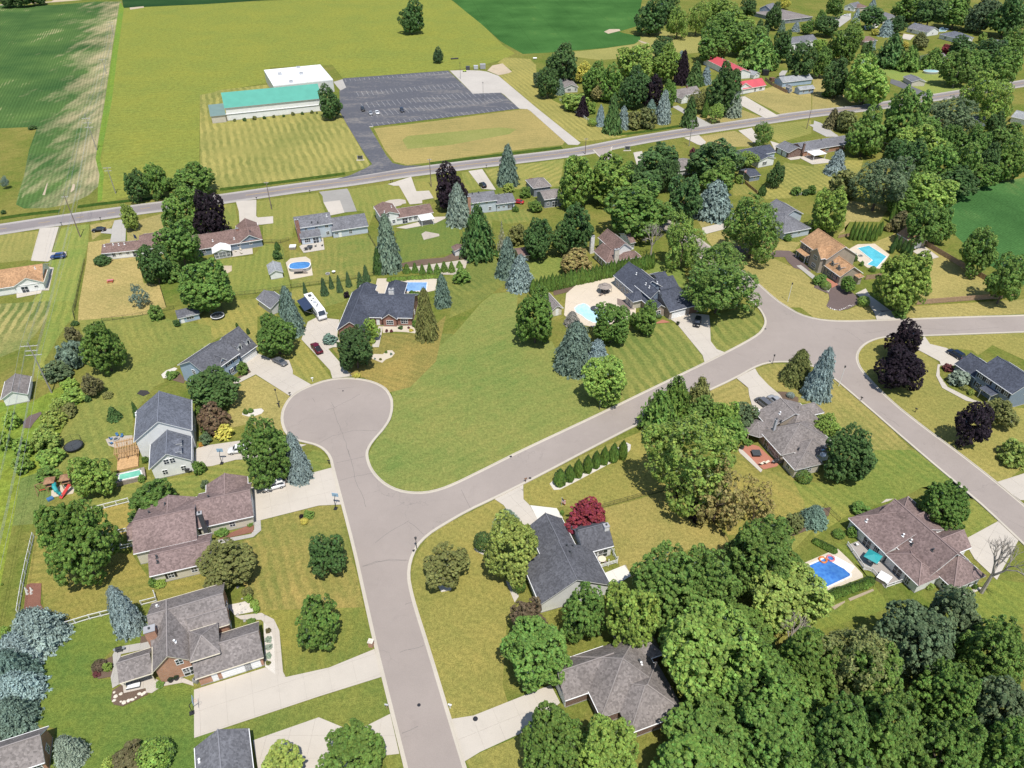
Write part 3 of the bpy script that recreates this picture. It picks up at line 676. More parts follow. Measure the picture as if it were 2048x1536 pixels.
# ------------------------------------------------------------------ vehicles
def loft(b, st, m=0):
 """st: (x, half width, z bottom, z shoulder, z top, top half width)"""
 n0 = len(b.v); k = 8
 for x, w_, zb, zs, zt, tw in st:
  b.v += [(x, -w_ * .9, zb), (x, -w_, zb + .12), (x, -w_, zs), (x, -tw, zt), (x, tw, zt), (x, w_, zs), (x, w_, zb + .12), (x, w_ * .9, zb)]
 for i in range(len(st) - 1):
  for j in range(k): b.f.append((n0 + i * k + j, n0 + i * k + (j + 1) % k, n0 + (i + 1) * k + (j + 1) % k, n0 + (i + 1) * k + j)); b.m.append(m)
 b.f.append(tuple(n0 + j for j in range(k))[::-1]); b.m.append(m); e = n0 + (len(st) - 1) * k; b.f.append(tuple(e + j for j in range(k))); b.m.append(m)
CARS = dict(
 sedan=(4.8, .92, [(-2.4, .78, .42, .75, .85, .66), (-2.3, .88, .3, .8, .95, .74), (-1.4, .92, .24, .85, .98, .78), (1.0, .92, .24, .84, .96, .78), (1.9, .9, .26, .76, .86, .74), (2.32, .82, .3, .64, .72, .66), (2.4, .7, .4, .58, .62, .6)], (-1.75, -.95, .35, 1.15, 1.44)),
 suv=(4.7, .95, [(-2.35, .82, .5, .95, 1.08, .7), (-2.25, .92, .38, .98, 1.12, .8), (-1.2, .95, .32, 1.0, 1.12, .82), (.9, .95, .32, .98, 1.1, .82), (1.8, .94, .34, .92, 1.03, .8), (2.26, .88, .38, .8, .9, .74), (2.35, .78, .5, .7, .76, .66)], (-2.2, -1.95, .45, 1.15, 1.72)),
 van=(5.0, .98, [(-2.5, .86, .5, .95, 1.05, .78), (-2.42, .96, .36, 1.0, 1.12, .86), (-1.2, .98, .3, 1.0, 1.12, .86), (1.2, .98, .3, .98, 1.08, .86), (2.1, .94, .34, .84, .92, .8), (2.42, .86, .38, .74, .8, .74), (2.5, .76, .5, .66, .7, .64)], (-2.42, -2.2, 1.0, 1.75, 1.78)),
 pickup=(5.6, .98, [(-2.8, .9, .6, 1.0, 1.12, .86), (-2.72, .97, .5, 1.02, 1.16, .88), (-1.2, .98, .42, 1.02, 1.16, .88), (1.2, .98, .42, 1.02, 1.14, .86), (2.1, .97, .44, .98, 1.1, .84), (2.72, .92, .5, .86, .96, .78), (2.8, .82, .6, .76, .82, .7)], (-.75, -.6, .85, 1.5, 1.82)))
def car(typ, x, y, rz, paint, name, label, cat, group):
 L, hw, st, (r0, r1, f1, f0, zr) = CARS[typ]; root = thing(name, label, cat, (x, y, 0.125), rz, group); pm = mat('carpaint:' + paint)
 key = (typ, paint)
 def fb():
  b = MB(); loft(b, st); return b.mesh('body', [pm], True)
 ob('body', part_mesh(('cb',) + key, fb), root)
 zb = st[2][4] - .04; bw = st[2][5] + .03; tw = hw * .74
 def fc():
  b = MB(); q = [(r0, zb, bw), (r1, zr - .04, tw), (f1, zr - .04, tw), (f0, zb, bw)]
  Lf = [(a, -c, z) for a, z, c in q]; Rt = [(a, c, z) for a, z, c in q]
  b.face(Lf); b.face(Rt[::-1])
  for i in range(4): b.face([Lf[(i + 1) % 4], Lf[i], Rt[i], Rt[(i + 1) % 4]])
  return b.mesh('windows', [mat('glass:g')])
 ob('windows', part_mesh(('cw', typ), fc), root)
 def fr():
  b = MB(); b.box(r1 - .04, -tw - .02, zr - .05, f1 + .06, tw + .02, zr)
  for sy in (-1, 1):
   for (xa, za, wa), (xb, zb_, wb) in (((f0, zb, bw), (f1, zr - .03, tw)), ((r0, zb, bw), (r1, zr - .03, tw)), (((r0 + f0) / 2, zb, bw), ((r1 + f1) / 2, zr - .03, tw))):
    b.tube([(xa, sy * wa, za), (xb, sy * wb, zb_)], .055, 4)
  return b.mesh('roof', [pm])
 ob('roof', part_mesh(('cr',) + key, fr), root)
 if typ == 'pickup':
  b = MB(); b.box(-2.62, -.76, 1.17, -.85, .76, 1.185); b.build('cargo_bed', mat('paint:black'), root)
 def fw():
  b = MB(); b.tube([(0, -.11, 0), (0, .11, 0)], .35, 14); return b.mesh('tyre', [mat('rubber:r')])
 def fh():
  b = MB(); b.tube([(0, -.125, 0), (0, .125, 0)], .21, 8); return b.mesh('rim', [mat('metalp:galv')])
 for sx in (-.6, .62):
  for sy in (-1, 1):
   w_ = ob('wheel', part_mesh('tyre', fw), root, (sx * L / 2, sy * (hw - .08), .35)); ob('rim', part_mesh('rim', fh), w_)
 for sy in (-1, 1):
  ob('headlight', slab_mesh('hl', 'headlight', -.14, -.16, -.07, .12, .16, .07, 'paint:cream'), root, (L / 2 - .13, sy * hw * .66, st[-2][3] + .02))
  ob('tail_light', slab_mesh('tl', 'tail_light', -.05, -.12, -.12, .1, .12, .12, 'paint:red'), root, (-L / 2 + .05, sy * hw * .76, st[1][3] - .02))
  ob('mirror', slab_mesh('mi' + paint, 'mirror', -.1, -.1, -.07, .1, .1, .09, 'carpaint:' + paint), root, (f0 - .35, sy * (hw + .08), zb + .12))
 return root
# ------------------------------------------------------------------ fences, poles and yard things
def resample(line, step):
 out = [Vector(line[0])]
 for a, b in zip(line, line[1:]):
  a, b = Vector(a), Vector(b); n = max(1, round((b - a).length / step))
  for i in range(1, n + 1): out.append(a + (b - a) * i / n)
 return out
def fence(kind, line, label, name='fence', cat='fence', ht=None):
 p = resample(line, {'rail': 2.4, 'chain': 3.0, 'wood': 2.4, 'board': 2.4, 'split': 2.4}[kind]); o0 = p[0]
 root = thing(name, label, cat, (o0.x, o0.y, 0))
 ht = ht or {'rail': 1.3, 'chain': 1.2, 'wood': 1.8, 'board': 1.3, 'split': 1.1}[kind]
 pm = {'rail': 'paint:white', 'chain': 'metalp:dark', 'wood': 'wood:fence', 'board': 'paint:white', 'split': 'wood:pale'}[kind]
 pw = .07 if kind != 'chain' else .03
 for v in p: ob('post', slab_mesh(('post', kind, ht), 'post', -pw, -pw, -.02, pw, pw, ht + .08, pm), root, (v.x - o0.x, v.y - o0.y, 0))
 for a, b in zip(p, p[1:]):
  d = b - a; ln = d.length; an = math.atan2(d.y, d.x); loc = (a.x - o0.x, a.y - o0.y, 0)
  if kind == 'wood':
   # butted boards of uneven height, joined per panel: each board is under two pixels wide
   def f():
    m = MB(); k = 16; rs = random.Random(7)
    for i in range(k):
     x0 = .07 + (ln - .14) * i / k; x1 = .07 + (ln - .14) * (i + 1) / k - .012; dy = rs.uniform(-.012, .012)
     m.box(x0, -.02 + dy, .05, x1, .02 + dy, ht + rs.uniform(-.03, .03))
    m.box(0, .025, .4, ln, .07, .5); m.box(0, .025, ht - .4, ln, .07, ht - .3); return m.mesh('panel', [mat(pm)])
   ob('panel', part_mesh(('wp', round(ln, 2), ht), f), root, loc, an)
  elif kind == 'chain':
   for z in (.08, ht): ob('rail', slab_mesh(('cr', round(ln, 1), z), 'rail', 0, -.022, z - .022, ln, .022, z + .022, pm), root, loc, an)
   def f():
    m = MB(); k = int(ln / .22)
    for i in range(1, k): m.box(ln * i / k - .007, -.005, .1, ln * i / k + .007, .005, ht - .02)
    for z in (.35, .6, .85): m.box(.03, -.004, z - .006, ln - .03, .004, z + .006)
    return m.mesh('wire_mesh', [mat(pm)])
   ob('wire_mesh', part_mesh(('cm', round(ln, 1), ht), f), root, loc, an)
  else:
   zs = {'rail': (.15, ht - .1), 'board': (.4, .8, 1.15), 'split': (.35, .7, 1.0)}[kind]
   for z in zs: ob('rail', slab_mesh((kind, round(ln, 2), z), 'rail', 0, -.03, z, ln, .03, z + (.18 if kind == 'rail' else .1), pm), root, loc, an)
   if kind == 'rail':
    def f():
     m = MB(); k = int(ln / .16)
     for i in range(1, k): m.box(ln * i / k - .012, -.008, .28, ln * i / k + .012, .008, ht - .1)
     return m.mesh('wire_mesh', [mat('metalp:gray')])
    ob('wire_mesh', part_mesh(('rm', round(ln, 1)), f), root, loc, an)
 return root
def utility_pole(x, y, h, arms, an, label, tint='pole', lamp=False, group=None):
 root = thing('utility_pole', label, 'utility pole', (x, y, 0), 0, group); b = MB()
 b.tube([(0, 0, -.3), (0, 0, h)], .19, 8, 0, .12); b.build('pole', mat('wood:' + tint), root)
 for z, w_ in arms:
  b = MB(); b.obox((0, 0, 0), an, w_, .13, .13); a = b.build('crossarm', mat('wood:pale'), root, (0, 0, z))
  for s in (-1, -.5, .5, 1):
   b = MB(); b.tube([(0, 0, .05), (0, 0, .28)], .07, 6); b.build('insulator', mat('paint:gray'), a, (math.cos(an) * w_ * .47 * s, math.sin(an) * w_ * .47 * s, 0))
 if lamp:
  b = MB(); b.tube([(0, 0, 0), (.9, -.5, .25)], .04, 6); b.box(.75, -.75, .18, 1.25, -.4, .32); b.build('lamp', mat('paint:gray'), root, (0, 0, h * .8))
 return root
def wire(pts, sag, label, group, r=.022):
 b = MB(); path = []
 for a, c in zip(pts, pts[1:]):
  a, c = Vector(a), Vector(c)
  for i in range(12):
   t = i / 12; q = a.lerp(c, t); q.z -= sag * 4 * t * (1 - t); path.append(q)
 path.append(Vector(pts[-1])); o0 = path[0].copy(); b.tube([q - o0 for q in path], r, 4)
 o = b.build('power_line', mat('metalp:galv'), None, o0); tag(o, label, 'power line', group); return o
def street_lamp(x, y, h, label, m='paint:white'):
 root = thing('street_lamp', label, 'street lamp', (x, y, 0)); b = MB(); b.tube([(0, 0, 0), (0, 0, h)], .085, 8, 0, .055); b.build('post', mat(m), root)
 b = MB(); b.tube([(0, 0, 0), (0, 0, .12)], .12, 8, 0, .22); b.tube([(0, 0, .12), (0, 0, .5)], .22, 8, 0, .16); b.tube([(0, 0, .5), (0, 0, .62)], .26, 8, 0, .05); b.build('lamp_head', mat('paint:black'), root, (0, 0, h))
def mailbox(x, y, rz, label, kind='paint:black', brick=False, group=None):
 root = thing('mailbox', label, 'mailbox', (x, y, 0.02), rz, group)
 if brick:
  b = MB(); b.box(-.4, -.4, 0, .4, .4, 1.35); b.build('pillar', mat('brick:orange'), root); b = MB(); b.box(-.48, -.48, 1.35, .48, .48, 1.5); b.build('cap', mat('stone:pale'), root)
  b = MB(); b.box(-.46, -.12, .95, -.38, .12, 1.2); b.build('flap', mat('paint:black'), root); return
 b = MB(); b.box(-.06, -.06, 0, .06, .06, 1.05); b.build('post', mat(kind if kind != 'paint:silver' else 'wood:post'), root)
 b = MB(); b.box(-.3, -.12, 1.05, .3, .12, 1.2); b.tube([(-.3, 0, 1.2), (.3, 0, 1.2)], .12, 8); b.build('box', mat(kind), root)
def boulders(pts, label, group, seed=3, k='stone:pale', r=(.22, .5)):
 rs = random.Random(seed); m = mat(k)
 for x, y in pts:
  s = rs.uniform(*r)
  def f(i):
   q = random.Random(i); b = MB(); n = 7; rings = []
   for lv, (z, rr) in enumerate(((-.3, .8), (.1, 1), (.45, .8), (.6, .35))): rings.append([(math.cos(6.283 * j / n) * rr * q.uniform(.8, 1.1), math.sin(6.283 * j / n) * rr * q.uniform(.8, 1.1), z + q.uniform(-.06, .06)) for j in range(n)])
   for a, c in zip(rings, rings[1:]):
    for j in range(n): b.face([a[j], a[(j + 1) % n], c[(j + 1) % n], c[j]])
   b.face(rings[-1]); return b.mesh('boulder', [m])
  o = ob('boulder', part_mesh(('bd', k, rs.randrange(4)), lambda: f(rs.randrange(99))), None, (x, y, .03), rs.uniform(0, 6.28), (s, s * rs.uniform(.7, 1.1), s * rs.uniform(.6, .9))); tag(o, label, 'boulder', group)
def basketball_hoop(x, y, rz, label, arm=0.0):
 root = thing('basketball_hoop', label, 'basketball hoop', (x, y, 0), rz)
 b = MB(); b.tube([(0, 0, 0), (0, 0, 2.4), (.8, 0, 3.2)], .07, 8); b.build('pole', mat('paint:black'), root)
 b = MB(); b.box(.8, -.7, 2.8, .85, .7, 3.8); b.build('backboard', mat('paint:lightblue'), root)
 b = MB(); b.tube([(1.1 + .23 * math.cos(a * .5236), .23 * math.sin(a * .5236), 3.05) for a in range(13)], .02, 4); b.build('hoop', mat('paint:orange'), root)
 b = MB(); b.box(-.5, -.35, 0, .3, .35, .18); b.build('base', mat('paint:black'), root)
def trampoline(x, y, r, label, rim='paint:black', net=True):
 root = thing('trampoline', label, 'trampoline', (x, y, 0)); ring = [(r * math.cos(a * .2618), r * math.sin(a * .2618), .85) for a in range(25)]
 b = MB(); n = 24; b.face([(r * .88 * math.cos(i * .2618), r * .88 * math.sin(i * .2618), .84) for i in range(n)]); b.build('mat', mat('paint:dark'), root)
 b = MB()
 for i in range(n):
  a0, a1 = i * .2618, (i + 1) * .2618
  q = lambda a, rr, z: (rr * math.cos(a), rr * math.sin(a), z)
  b.face([q(a0, r * .88, .86), q(a0, r, .86), q(a1, r, .86), q(a1, r * .88, .86)]); b.face([q(a0, r, .86), q(a0, r, .78), q(a1, r, .78), q(a1, r, .86)])
 b.build('rim_pad', mat(rim), root)
 for i in range(6):
  a = i * 1.047; b = MB(); b.tube([(r * math.cos(a), r * math.sin(a), 0), (r * math.cos(a), r * math.sin(a), 2.6 if net else .85)], .035, 6); b.build('leg', mat('paint:black'), root)
 if net:
  b = MB(); b.tube([(p[0], p[1], 2.55) for p in ring], .02, 4)
  for i in range(48): a = i * .1309; b.tube([(r * math.cos(a), r * math.sin(a), .86), (r * math.cos(a), r * math.sin(a), 2.55)], .006, 3)
  b.build('net', mat('paint:black'), root)
def chair(x, y, rz, label, m, group, lounge=False):
 root = thing('lounge_chair' if lounge else 'patio_chair', label, 'chair', (x, y, .06), rz, group); ln = 1.25 if lounge else .5
 b = MB(); b.box(-ln / 2, -.28, .34, ln / 2, .28, .44); b.build('seat', mat(m), root)
 b = MB(); q = [(-ln / 2, .42), (-ln / 2 - (.5 if lounge else .15), .9), (-ln / 2 - (.56 if lounge else .21), .86), (-ln / 2 - .07, .38)]
 for s in (-.28,): b.face([(a, -.28, z) for a, z in q]); b.face([(a, .28, z) for a, z in q][::-1])
 for i in range(4): b.face([(q[i][0], -.28, q[i][1]), (q[(i + 1) % 4][0], -.28, q[(i + 1) % 4][1]), (q[(i + 1) % 4][0], .28, q[(i + 1) % 4][1]), (q[i][0], .28, q[i][1])])
 b.build('backrest', mat(m), root)
 for sx in (-1, 1):
  for sy in (-1, 1): ob('leg', slab_mesh('clg', 'leg', -.025, -.025, 0, .025, .025, .34, 'paint:dark'), root, (sx * (ln / 2 - .05), sy * .24, 0))
def table(x, y, r, label, m, sq=False):
 root = thing('patio_table', label, 'table', (x, y, .06)); b = MB()
 if sq: b.box(-r, -r, .68, r, r, .74)
 else: b.tube([(0, 0, .68), (0, 0, .73)], r, 18)
 b.build('table_top', mat(m), root)
 for a in range(4): ob('leg', slab_mesh('tlg', 'leg', -.03, -.03, 0, .03, .03, .68, 'paint:dark'), root, (r * .6 * math.cos(a * 1.571 + .785), r * .6 * math.sin(a * 1.571 + .785), 0))
def umbrella(x, y, r, label, m, n=8, h=2.6):
 root = thing('umbrella', label, 'umbrella', (x, y, .06)); b = MB()
 for i in range(n):
  a0, a1 = 6.2832 * i / n, 6.2832 * (i + 1) / n; b.face([(r * math.cos(a0), r * math.sin(a0), h - .55), (r * math.cos(a1), r * math.sin(a1), h - .55), (0, 0, h)])
 b.build('canopy', mat(m), root); b = MB(); b.tube([(0, 0, 0), (0, 0, h)], .03, 6); b.build('pole', mat('paint:gray'), root)
def pool(poly, label, water, coping='stone:white', z=.2, name='swimming_pool', rim=.35):
 c = (sum(p[0] for p in poly) / len(poly), sum(p[1] for p in poly) / len(poly))
 loc = [(p[0] - c[0], p[1] - c[1]) for p in poly]; root = thing(name, label, 'pool', (c[0], c[1], 0))
 if area(loc) < 0: loc = loc[::-1]
 out = offset_line(loc + loc[:2], -rim)[1:-1]; out = [out[-1]] + out[:-1] if len(out) == len(loc) else out
 n = len(loc); out = []
 for i in range(n):
  a, b_, d = Vector(loc[i - 1]), Vector(loc[i]), Vector(loc[(i + 1) % n]); t = ((b_ - a).normalized() + (d - b_).normalized()).normalized(); out.append((b_.x + t.y * rim, b_.y - t.x * rim))
 b = MB()
 for i in range(n):
  j = (i + 1) % n
  b.face([(*loc[j], z + .03), (*loc[i], z + .03), (*out[i], z + .03), (*out[j], z + .03)]); b.face([(*out[i], 0), (*out[j], 0), (*out[j], z + .03), (*out[i], z + .03)]); b.face([(*loc[j], z - .06), (*loc[i], z - .06), (*loc[i], z + .03), (*loc[j], z + .03)])
 b.build('coping', mat(coping), root); sheet('water', loc, z - .03, WATER[water], root); return root
WATER = {}
def waters():
 WATER['blue'] = waterm('blue', (.09, .27, .55), (.05, .17, .42)); WATER['cover'] = waterm('pale blue', (.25, .42, .66), (.17, .32, .56)); WATER['pale'] = waterm('pale', (.5, .7, .74), (.36, .62, .68)); WATER['turq'] = waterm('turquoise', (.13, .52, .62), (.08, .42, .53)); WATER['green'] = waterm('green', (.2, .52, .38), (.14, .44, .32)); WATER['deep'] = waterm('deep blue', (.08, .25, .58), (.035, .13, .42))
# ------------------------------------------------------------------ one-off yard things
def round_pool(x, y, a, b, label, water, square=False):
 root = thing('above_ground_pool', label, 'pool', (x, y, 0), .12)
 ring = [(math.copysign(abs(math.cos(t)) ** (.7 if square else 1), math.cos(t)) * a, math.copysign(abs(math.sin(t)) ** (.7 if square else 1), math.sin(t)) * b) for t in [6.2832 * i / 36 for i in range(36)]]
 o = MB(); o.prism(ring, 0, 1.12, bottom=False); o.build('pool_wall', mat('metalp:gray'), root)
 i = [(p[0] * .93, p[1] * .93) for p in ring]; o = MB()
 for k in range(36):
  j = (k + 1) % 36; o.face([(*i[k], 1.25), (*ring[k], 1.25), (*ring[j], 1.25), (*i[j], 1.25)]); o.face([(*ring[k], 1.12), (*ring[j], 1.12), (*ring[j], 1.25), (*ring[k], 1.25)])
 o.build('rim', mat('paint:white'), root); sheet('water', i, 1.17, WATER[water], root)
 if square:
  o = MB(); o.box(-1.6, -b - 1.7, 1.15, 1.4, -b + .1, 1.25); o.build('deck', mat('wood:gray'), root)
  for s in (0, 1, 2, 3): o = MB(); o.box(1.45 + s * .35, -b - 1.5, .05, 1.8 + s * .35, -b - .5, 1.1 - s * .28); o.build('step', mat('wood:gray'), root)
def deck_pool(poly, label, water):
 c = (sum(p[0] for p in poly) / 4, sum(p[1] for p in poly) / 4); L = [(p[0] - c[0], p[1] - c[1]) for p in poly]
 root = thing('deck_pool', label, 'pool', (c[0], c[1], 0)); big = [(p[0] * 1.16 + .25 * (1 if p[0] > 0 else -3.2), p[1] * 1.5) for p in L]
 b = MB(); b.prism(big, 0, 1.15, bottom=False); b.build('deck', mat('wood:gray'), root); sheet('water', L, 1.22, WATER[water], root)
 for i in range(4):
  p, q = Vector(L[i]), Vector(L[(i + 1) % 4]); d = q - p; m = (p + q) / 2; b = MB(); b.obox((m.x, m.y, 1.2), math.atan2(d.y, d.x), d.length + .3, .3, .12); b.build('coping', mat('stone:white'), root)
def pergola(x, y, rz, L, D, label):
 root = thing('pergola', label, 'pergola', (x, y, 0), rz)
 for px in (.2, L / 2, L - .2):
  for py in (-.2, -D + .2): ob('post', slab_mesh('pgp', 'post', -.09, -.09, 0, .09, .09, 2.6, 'wood:pergola'), root, (px, py, 0))
 for py in (-.2, -D / 2, -D + .2): ob('beam', slab_mesh(('pgb', round(L, 1)), 'beam', 0, -.05, 2.55, L, .05, 2.78, 'wood:pergola'), root, (0, py, 0))
 n = int(L / .34)
 for i in range(n + 1): ob('slat', slab_mesh(('pgs', round(D, 1)), 'slat', -.06, -D - .25, 2.8, .06, .25, 2.93, 'wood:pergola'), root, (L * i / n, 0, 0))
 b = MB(); b.box(0, -D - 3.0, .02, L, 0, .5); b.build('deck', mat('wood:pergola'), root)
 for i in range(9): ob('deck_board', slab_mesh(('pgd', round(L, 1)), 'deck_board', 0, -.14, .5, L, .14, .53, 'wood:pergola'), root, (0, -D - .2 - i * .31, 0))
def playset(x, y, rz, label):
 root = thing('playset', label, 'playset', (x, y, .05), rz)
 for tx in (-1.6, 1.5):
  for px in (-.8, .8):
   for py in (-.8, .8): ob('post', slab_mesh('plp', 'post', -.07, -.07, 0, .07, .07, 2.7, 'wood:play'), root, (tx + px, py + 1.2, 0))
  ob('platform', slab_mesh('plf', 'platform', -.9, -.9, 1.4, .9, .9, 1.5, 'wood:play'), root, (tx, 1.2, 0))
  b = MB(); b.face([(-1.1, -1.1, 2.5), (1.1, -1.1, 2.5), (0, 0, 3.5)]); b.face([(1.1, -1.1, 2.5), (1.1, 1.1, 2.5), (0, 0, 3.5)]); b.face([(1.1, 1.1, 2.5), (-1.1, 1.1, 2.5), (0, 0, 3.5)]); b.face([(-1.1, 1.1, 2.5), (-1.1, -1.1, 2.5), (0, 0, 3.5)]); b.build('roof', mat('wood:play'), root, (tx, 1.2, 0))
 b = MB(); b.tube([(-.7, .6, 1.9), (-.6, -.4, 1.8), (-.2, -1.2, 1.2), (.4, -1.7, .6), (.9, -2.2, .3)], .45, 10); b.build('tube_slide', mat('paint:teal'), root)
 b = MB(); b.box(1.0, -2.6, .0, 1.8, .4, .1); b.v = [(v[0], v[1], v[2] + (v[1] + 2.6) * .5) for v in b.v]; b.build('slide', mat('paint:red'), root, (1.1, .2, .1), -.7)
 b = MB(); b.tube([(-2.7, 1.2, 2.4), (-4.4, .6, 2.4)], .08, 6); b.tube([(-4.4, .6, 2.4), (-4.4, 1.5, 0)], .07, 6); b.tube([(-4.4, .6, 2.4), (-4.4, -.4, 0)], .07, 6); b.build('swing_beam', mat('wood:play'), root)
 for sx in (-3.3, -3.9): b = MB(); b.box(-.25, -.12, .5, .25, .12, .56); b.tube([(-.22, 0, .56), (-.22, 0, 2.4)], .012, 4); b.tube([(.22, 0, .56), (.22, 0, 2.4)], .012, 4); b.build('swing', mat('paint:red'), root, (sx, .9, 0))
 b = MB(); b.box(-.6, -.5, 0, .6, .5, .4); b.build('sandbox', mat('paint:blue'), root, (-1.6, -2.2, 0), .5)
def fire_pit(x, y, label):
 root = thing('fire_pit', label, 'fire pit', (x, y, .08))
 for i in range(10): ob('block', slab_mesh('fpb', 'block', -.22, -.12, 0, .22, .12, .35, 'stone:gray'), root, (.6 * math.cos(i * .628), .6 * math.sin(i * .628), 0), i * .628 + 1.571)
 b = MB(); b.tube([(0, 0, 0), (0, 0, .12)], .48, 12); b.build('ash', mat('paint:dark'), root)
def motorhome(x0, y0, x1, y1, label):
 L = math.hypot(x1 - x0, y1 - y0); rz = math.atan2(y1 - y0, x1 - x0); root = thing('motorhome', label, 'motorhome', (x0, y0, .1), rz); L = max(9.5, min(L, 12.5))
 b = MB(); pr = [(0, .55), (L - .2, .55), (L, 1.0), (L - .12, 2.0), (L - .75, 3.25), (L - 1.3, 3.45), (0, 3.45)]
 for s in (-1.25, 1.25): b.face([(x, s, z) for x, z in (pr if s < 0 else pr[::-1])])
 for i in range(len(pr)): p, q = pr[i], pr[(i + 1) % len(pr)]; b.face([(p[0], 1.25, p[1]), (q[0], 1.25, q[1]), (q[0], -1.25, q[1]), (p[0], -1.25, p[1])])
 b.build('body', mat('paint:white'), root)
 b = MB(); b.face([(L - .1, -1.05, 2.05), (L - .1, 1.05, 2.05), (L - .7, .95, 3.25), (L - .7, -.95, 3.25)]); b.v = [(v[0] + .05, v[1], v[2] + .03) for v in b.v]; b.build('windshield', mat('glass:g'), root)
 for s in (-1, 1):
  b = MB(); b.box(.6, s * 1.265 - .01, .9, L - 1.2, s * 1.265 + .01, 1.8); b.build('side_stripe', mat('paint:dark'), root)
  for xx in (2.0, 4.5, 7.0): ob('window', slab_mesh('mhw', 'window', -.6, -.02, 2.1, .6, .02, 2.8, 'glass:g'), root, (xx, s * 1.275, 0))
  for xx in (2.2, 3.2, L - 2.2): b = MB(); b.tube([(0, -.15, 0), (0, .15, 0)], .48, 12); b.build('wheel', mat('rubber:r'), root, (xx, s * 1.08, .48))
  b = MB(); b.box(-.1, -.1, -.25, .12, .12, .25); b.build('mirror', mat('paint:white'), root, (L - .3, s * 1.5, 2.2))
 for xx in (2.0, 6.6): b = MB(); b.box(-.55, -.45, 0, .55, .45, .32); b.build('roof_air_conditioner', mat('paint:dark' if xx < 3 else 'paint:silver'), root, (xx, 0, 3.45))
 for xx, yy in ((4.0, .4), (5.0, -.5), (8.0, .3), (8.9, -.2)): b = MB(); b.box(-.25, -.25, 0, .25, .25, .12); b.build('roof_hatch', mat('paint:dark'), root, (xx, yy, 3.45))
 b = MB(); b.face([(1.0, -1.3, 3.1), (8.2, -1.3, 3.1), (8.2, -3.9, 2.5), (1.0, -3.9, 2.5)]); b.face([(1.0, -3.9, 2.46), (8.2, -3.9, 2.46), (8.2, -1.3, 3.06), (1.0, -1.3, 3.06)]); b.build('awning', mat('paint:navy'), root)
 for xx in (1.1, 8.1): b = MB(); b.tube([(xx, -3.85, 2.5), (xx, -1.3, .8)], .03, 5); b.build('awning_arm', mat('paint:gray'), root)
def float_ring(x, y, label, m, r=.7, disc=False):
 b = MB()
 if disc:
  root = thing('spa_cover', label, 'spa', (x, y, .1)); b.tube([(0, 0, 0), (0, 0, .4)], r, 20); b.build('cover', mat(m), root); c = MB(); c.tube([(.35, .2, .4), (.35, .2, .46)], .45, 12); c.build('lid_patch', mat('paint:gray'), root); return
 b.tube([(r * math.cos(i * .3142), r * math.sin(i * .3142), .18) for i in range(21)], .2, 8); o = b.build('float_ring', mat(m), None, (x, y, .06), smooth=True); tag(o, label, 'pool float')
def pool_steps(x, y, rz, label):
 root = thing('pool_steps', label, 'steps', (x, y, .05), rz)
 for i in range(5): ob('step', slab_mesh('pst', 'step', -1.9, -.16, 0, 1.9, .16, .12, 'paint:white'), root, (0, -.8 + i * .38, .02 * i + .05))
def hot_tub(x, y, rz, label, m):
 root = thing('hot_tub', label, 'hot tub', (x, y, .06), rz); b = MB(); b.box(-1.05, -1.05, 0, 1.05, 1.05, .85); b.build('cabinet', mat('wood:gray'), root)
 for s in (-1, 1): b = MB(); b.box(-1.1, -.02 if s > 0 else -1.1, .86, 1.1, 1.1 if s > 0 else -.05, .97); b.build('cover_half', mat(m), root)
def grill(x, y, rz, label):
 root = thing('grill', label, 'grill', (x, y, .1), rz); b = MB(); b.box(-.5, -.28, .35, .5, .28, .85); b.build('cart', mat('paint:dark'), root); b = MB(); b.tube([(-.48, 0, .92), (.48, 0, .92)], .3, 10); b.build('lid', mat('paint:black'), root)
 for s in (-1, 1): ob('leg', slab_mesh('grl', 'leg', -.04, -.24, 0, .04, .24, .35, 'paint:dark'), root, (s * .42, 0, 0)); ob('side_shelf', slab_mesh('grs', 'side_shelf', -.2, -.24, .78, .2, .24, .82, 'metalp:gray'), root, (s * .72, 0, 0))
def planter(x, y, label, m):
 root = thing('planter', label, 'planter', (x, y, .08)); b = MB(); b.tube([(0, 0, 0), (0, 0, .7)], .35, 12, 0, .5); b.build('pot', mat(m), root); ob('foliage', PROTO['s'][0], root, (0, 0, .78), 0, (.45, .45, .3)).color = (.05, .07, .03, 1)
def satellite_dish(x, y, z, label):
 root = thing('satellite_dish', label, 'dish', (x, y, z)); b = MB()
 for i in range(16):
  a, c = i * .3927, (i + 1) * .3927; b.face([(0, 0, .12), (.75 * math.cos(a), .5 * math.sin(a) - .2, .55 + .3 * math.sin(a)), (.75 * math.cos(c), .5 * math.sin(c) - .2, .55 + .3 * math.sin(c))])
 b.build('reflector', mat('paint:white'), root); b = MB(); b.tube([(0, 0, -.6), (0, 0, .2), (0, -.7, .5)], .04, 6); b.build('arm', mat('paint:gray'), root)
def picnic_table(x, y, rz, label):
 root = thing('picnic_table', label, 'picnic table', (x, y, .05), rz)
 for i in range(4): ob('top_board', slab_mesh('ptb', 'top_board', -.95, -.09, .72, .95, .09, .77, 'paint:pink'), root, (0, -.3 + i * .2, 0))
 for s in (-1, 1): ob('bench', slab_mesh('ptn', 'bench', -.95, -.15, .42, .95, .15, .47, 'paint:red'), root, (0, s * .8, 0)); b = MB(); b.tube([(s * .7, -.85, 0), (s * .7, 0, .75), (s * .7, .85, 0)], .05, 4); b.tube([(s * .7, -.8, .42), (s * .7, .8, .42)], .05, 4); b.build('leg_frame', mat('paint:red'), root)
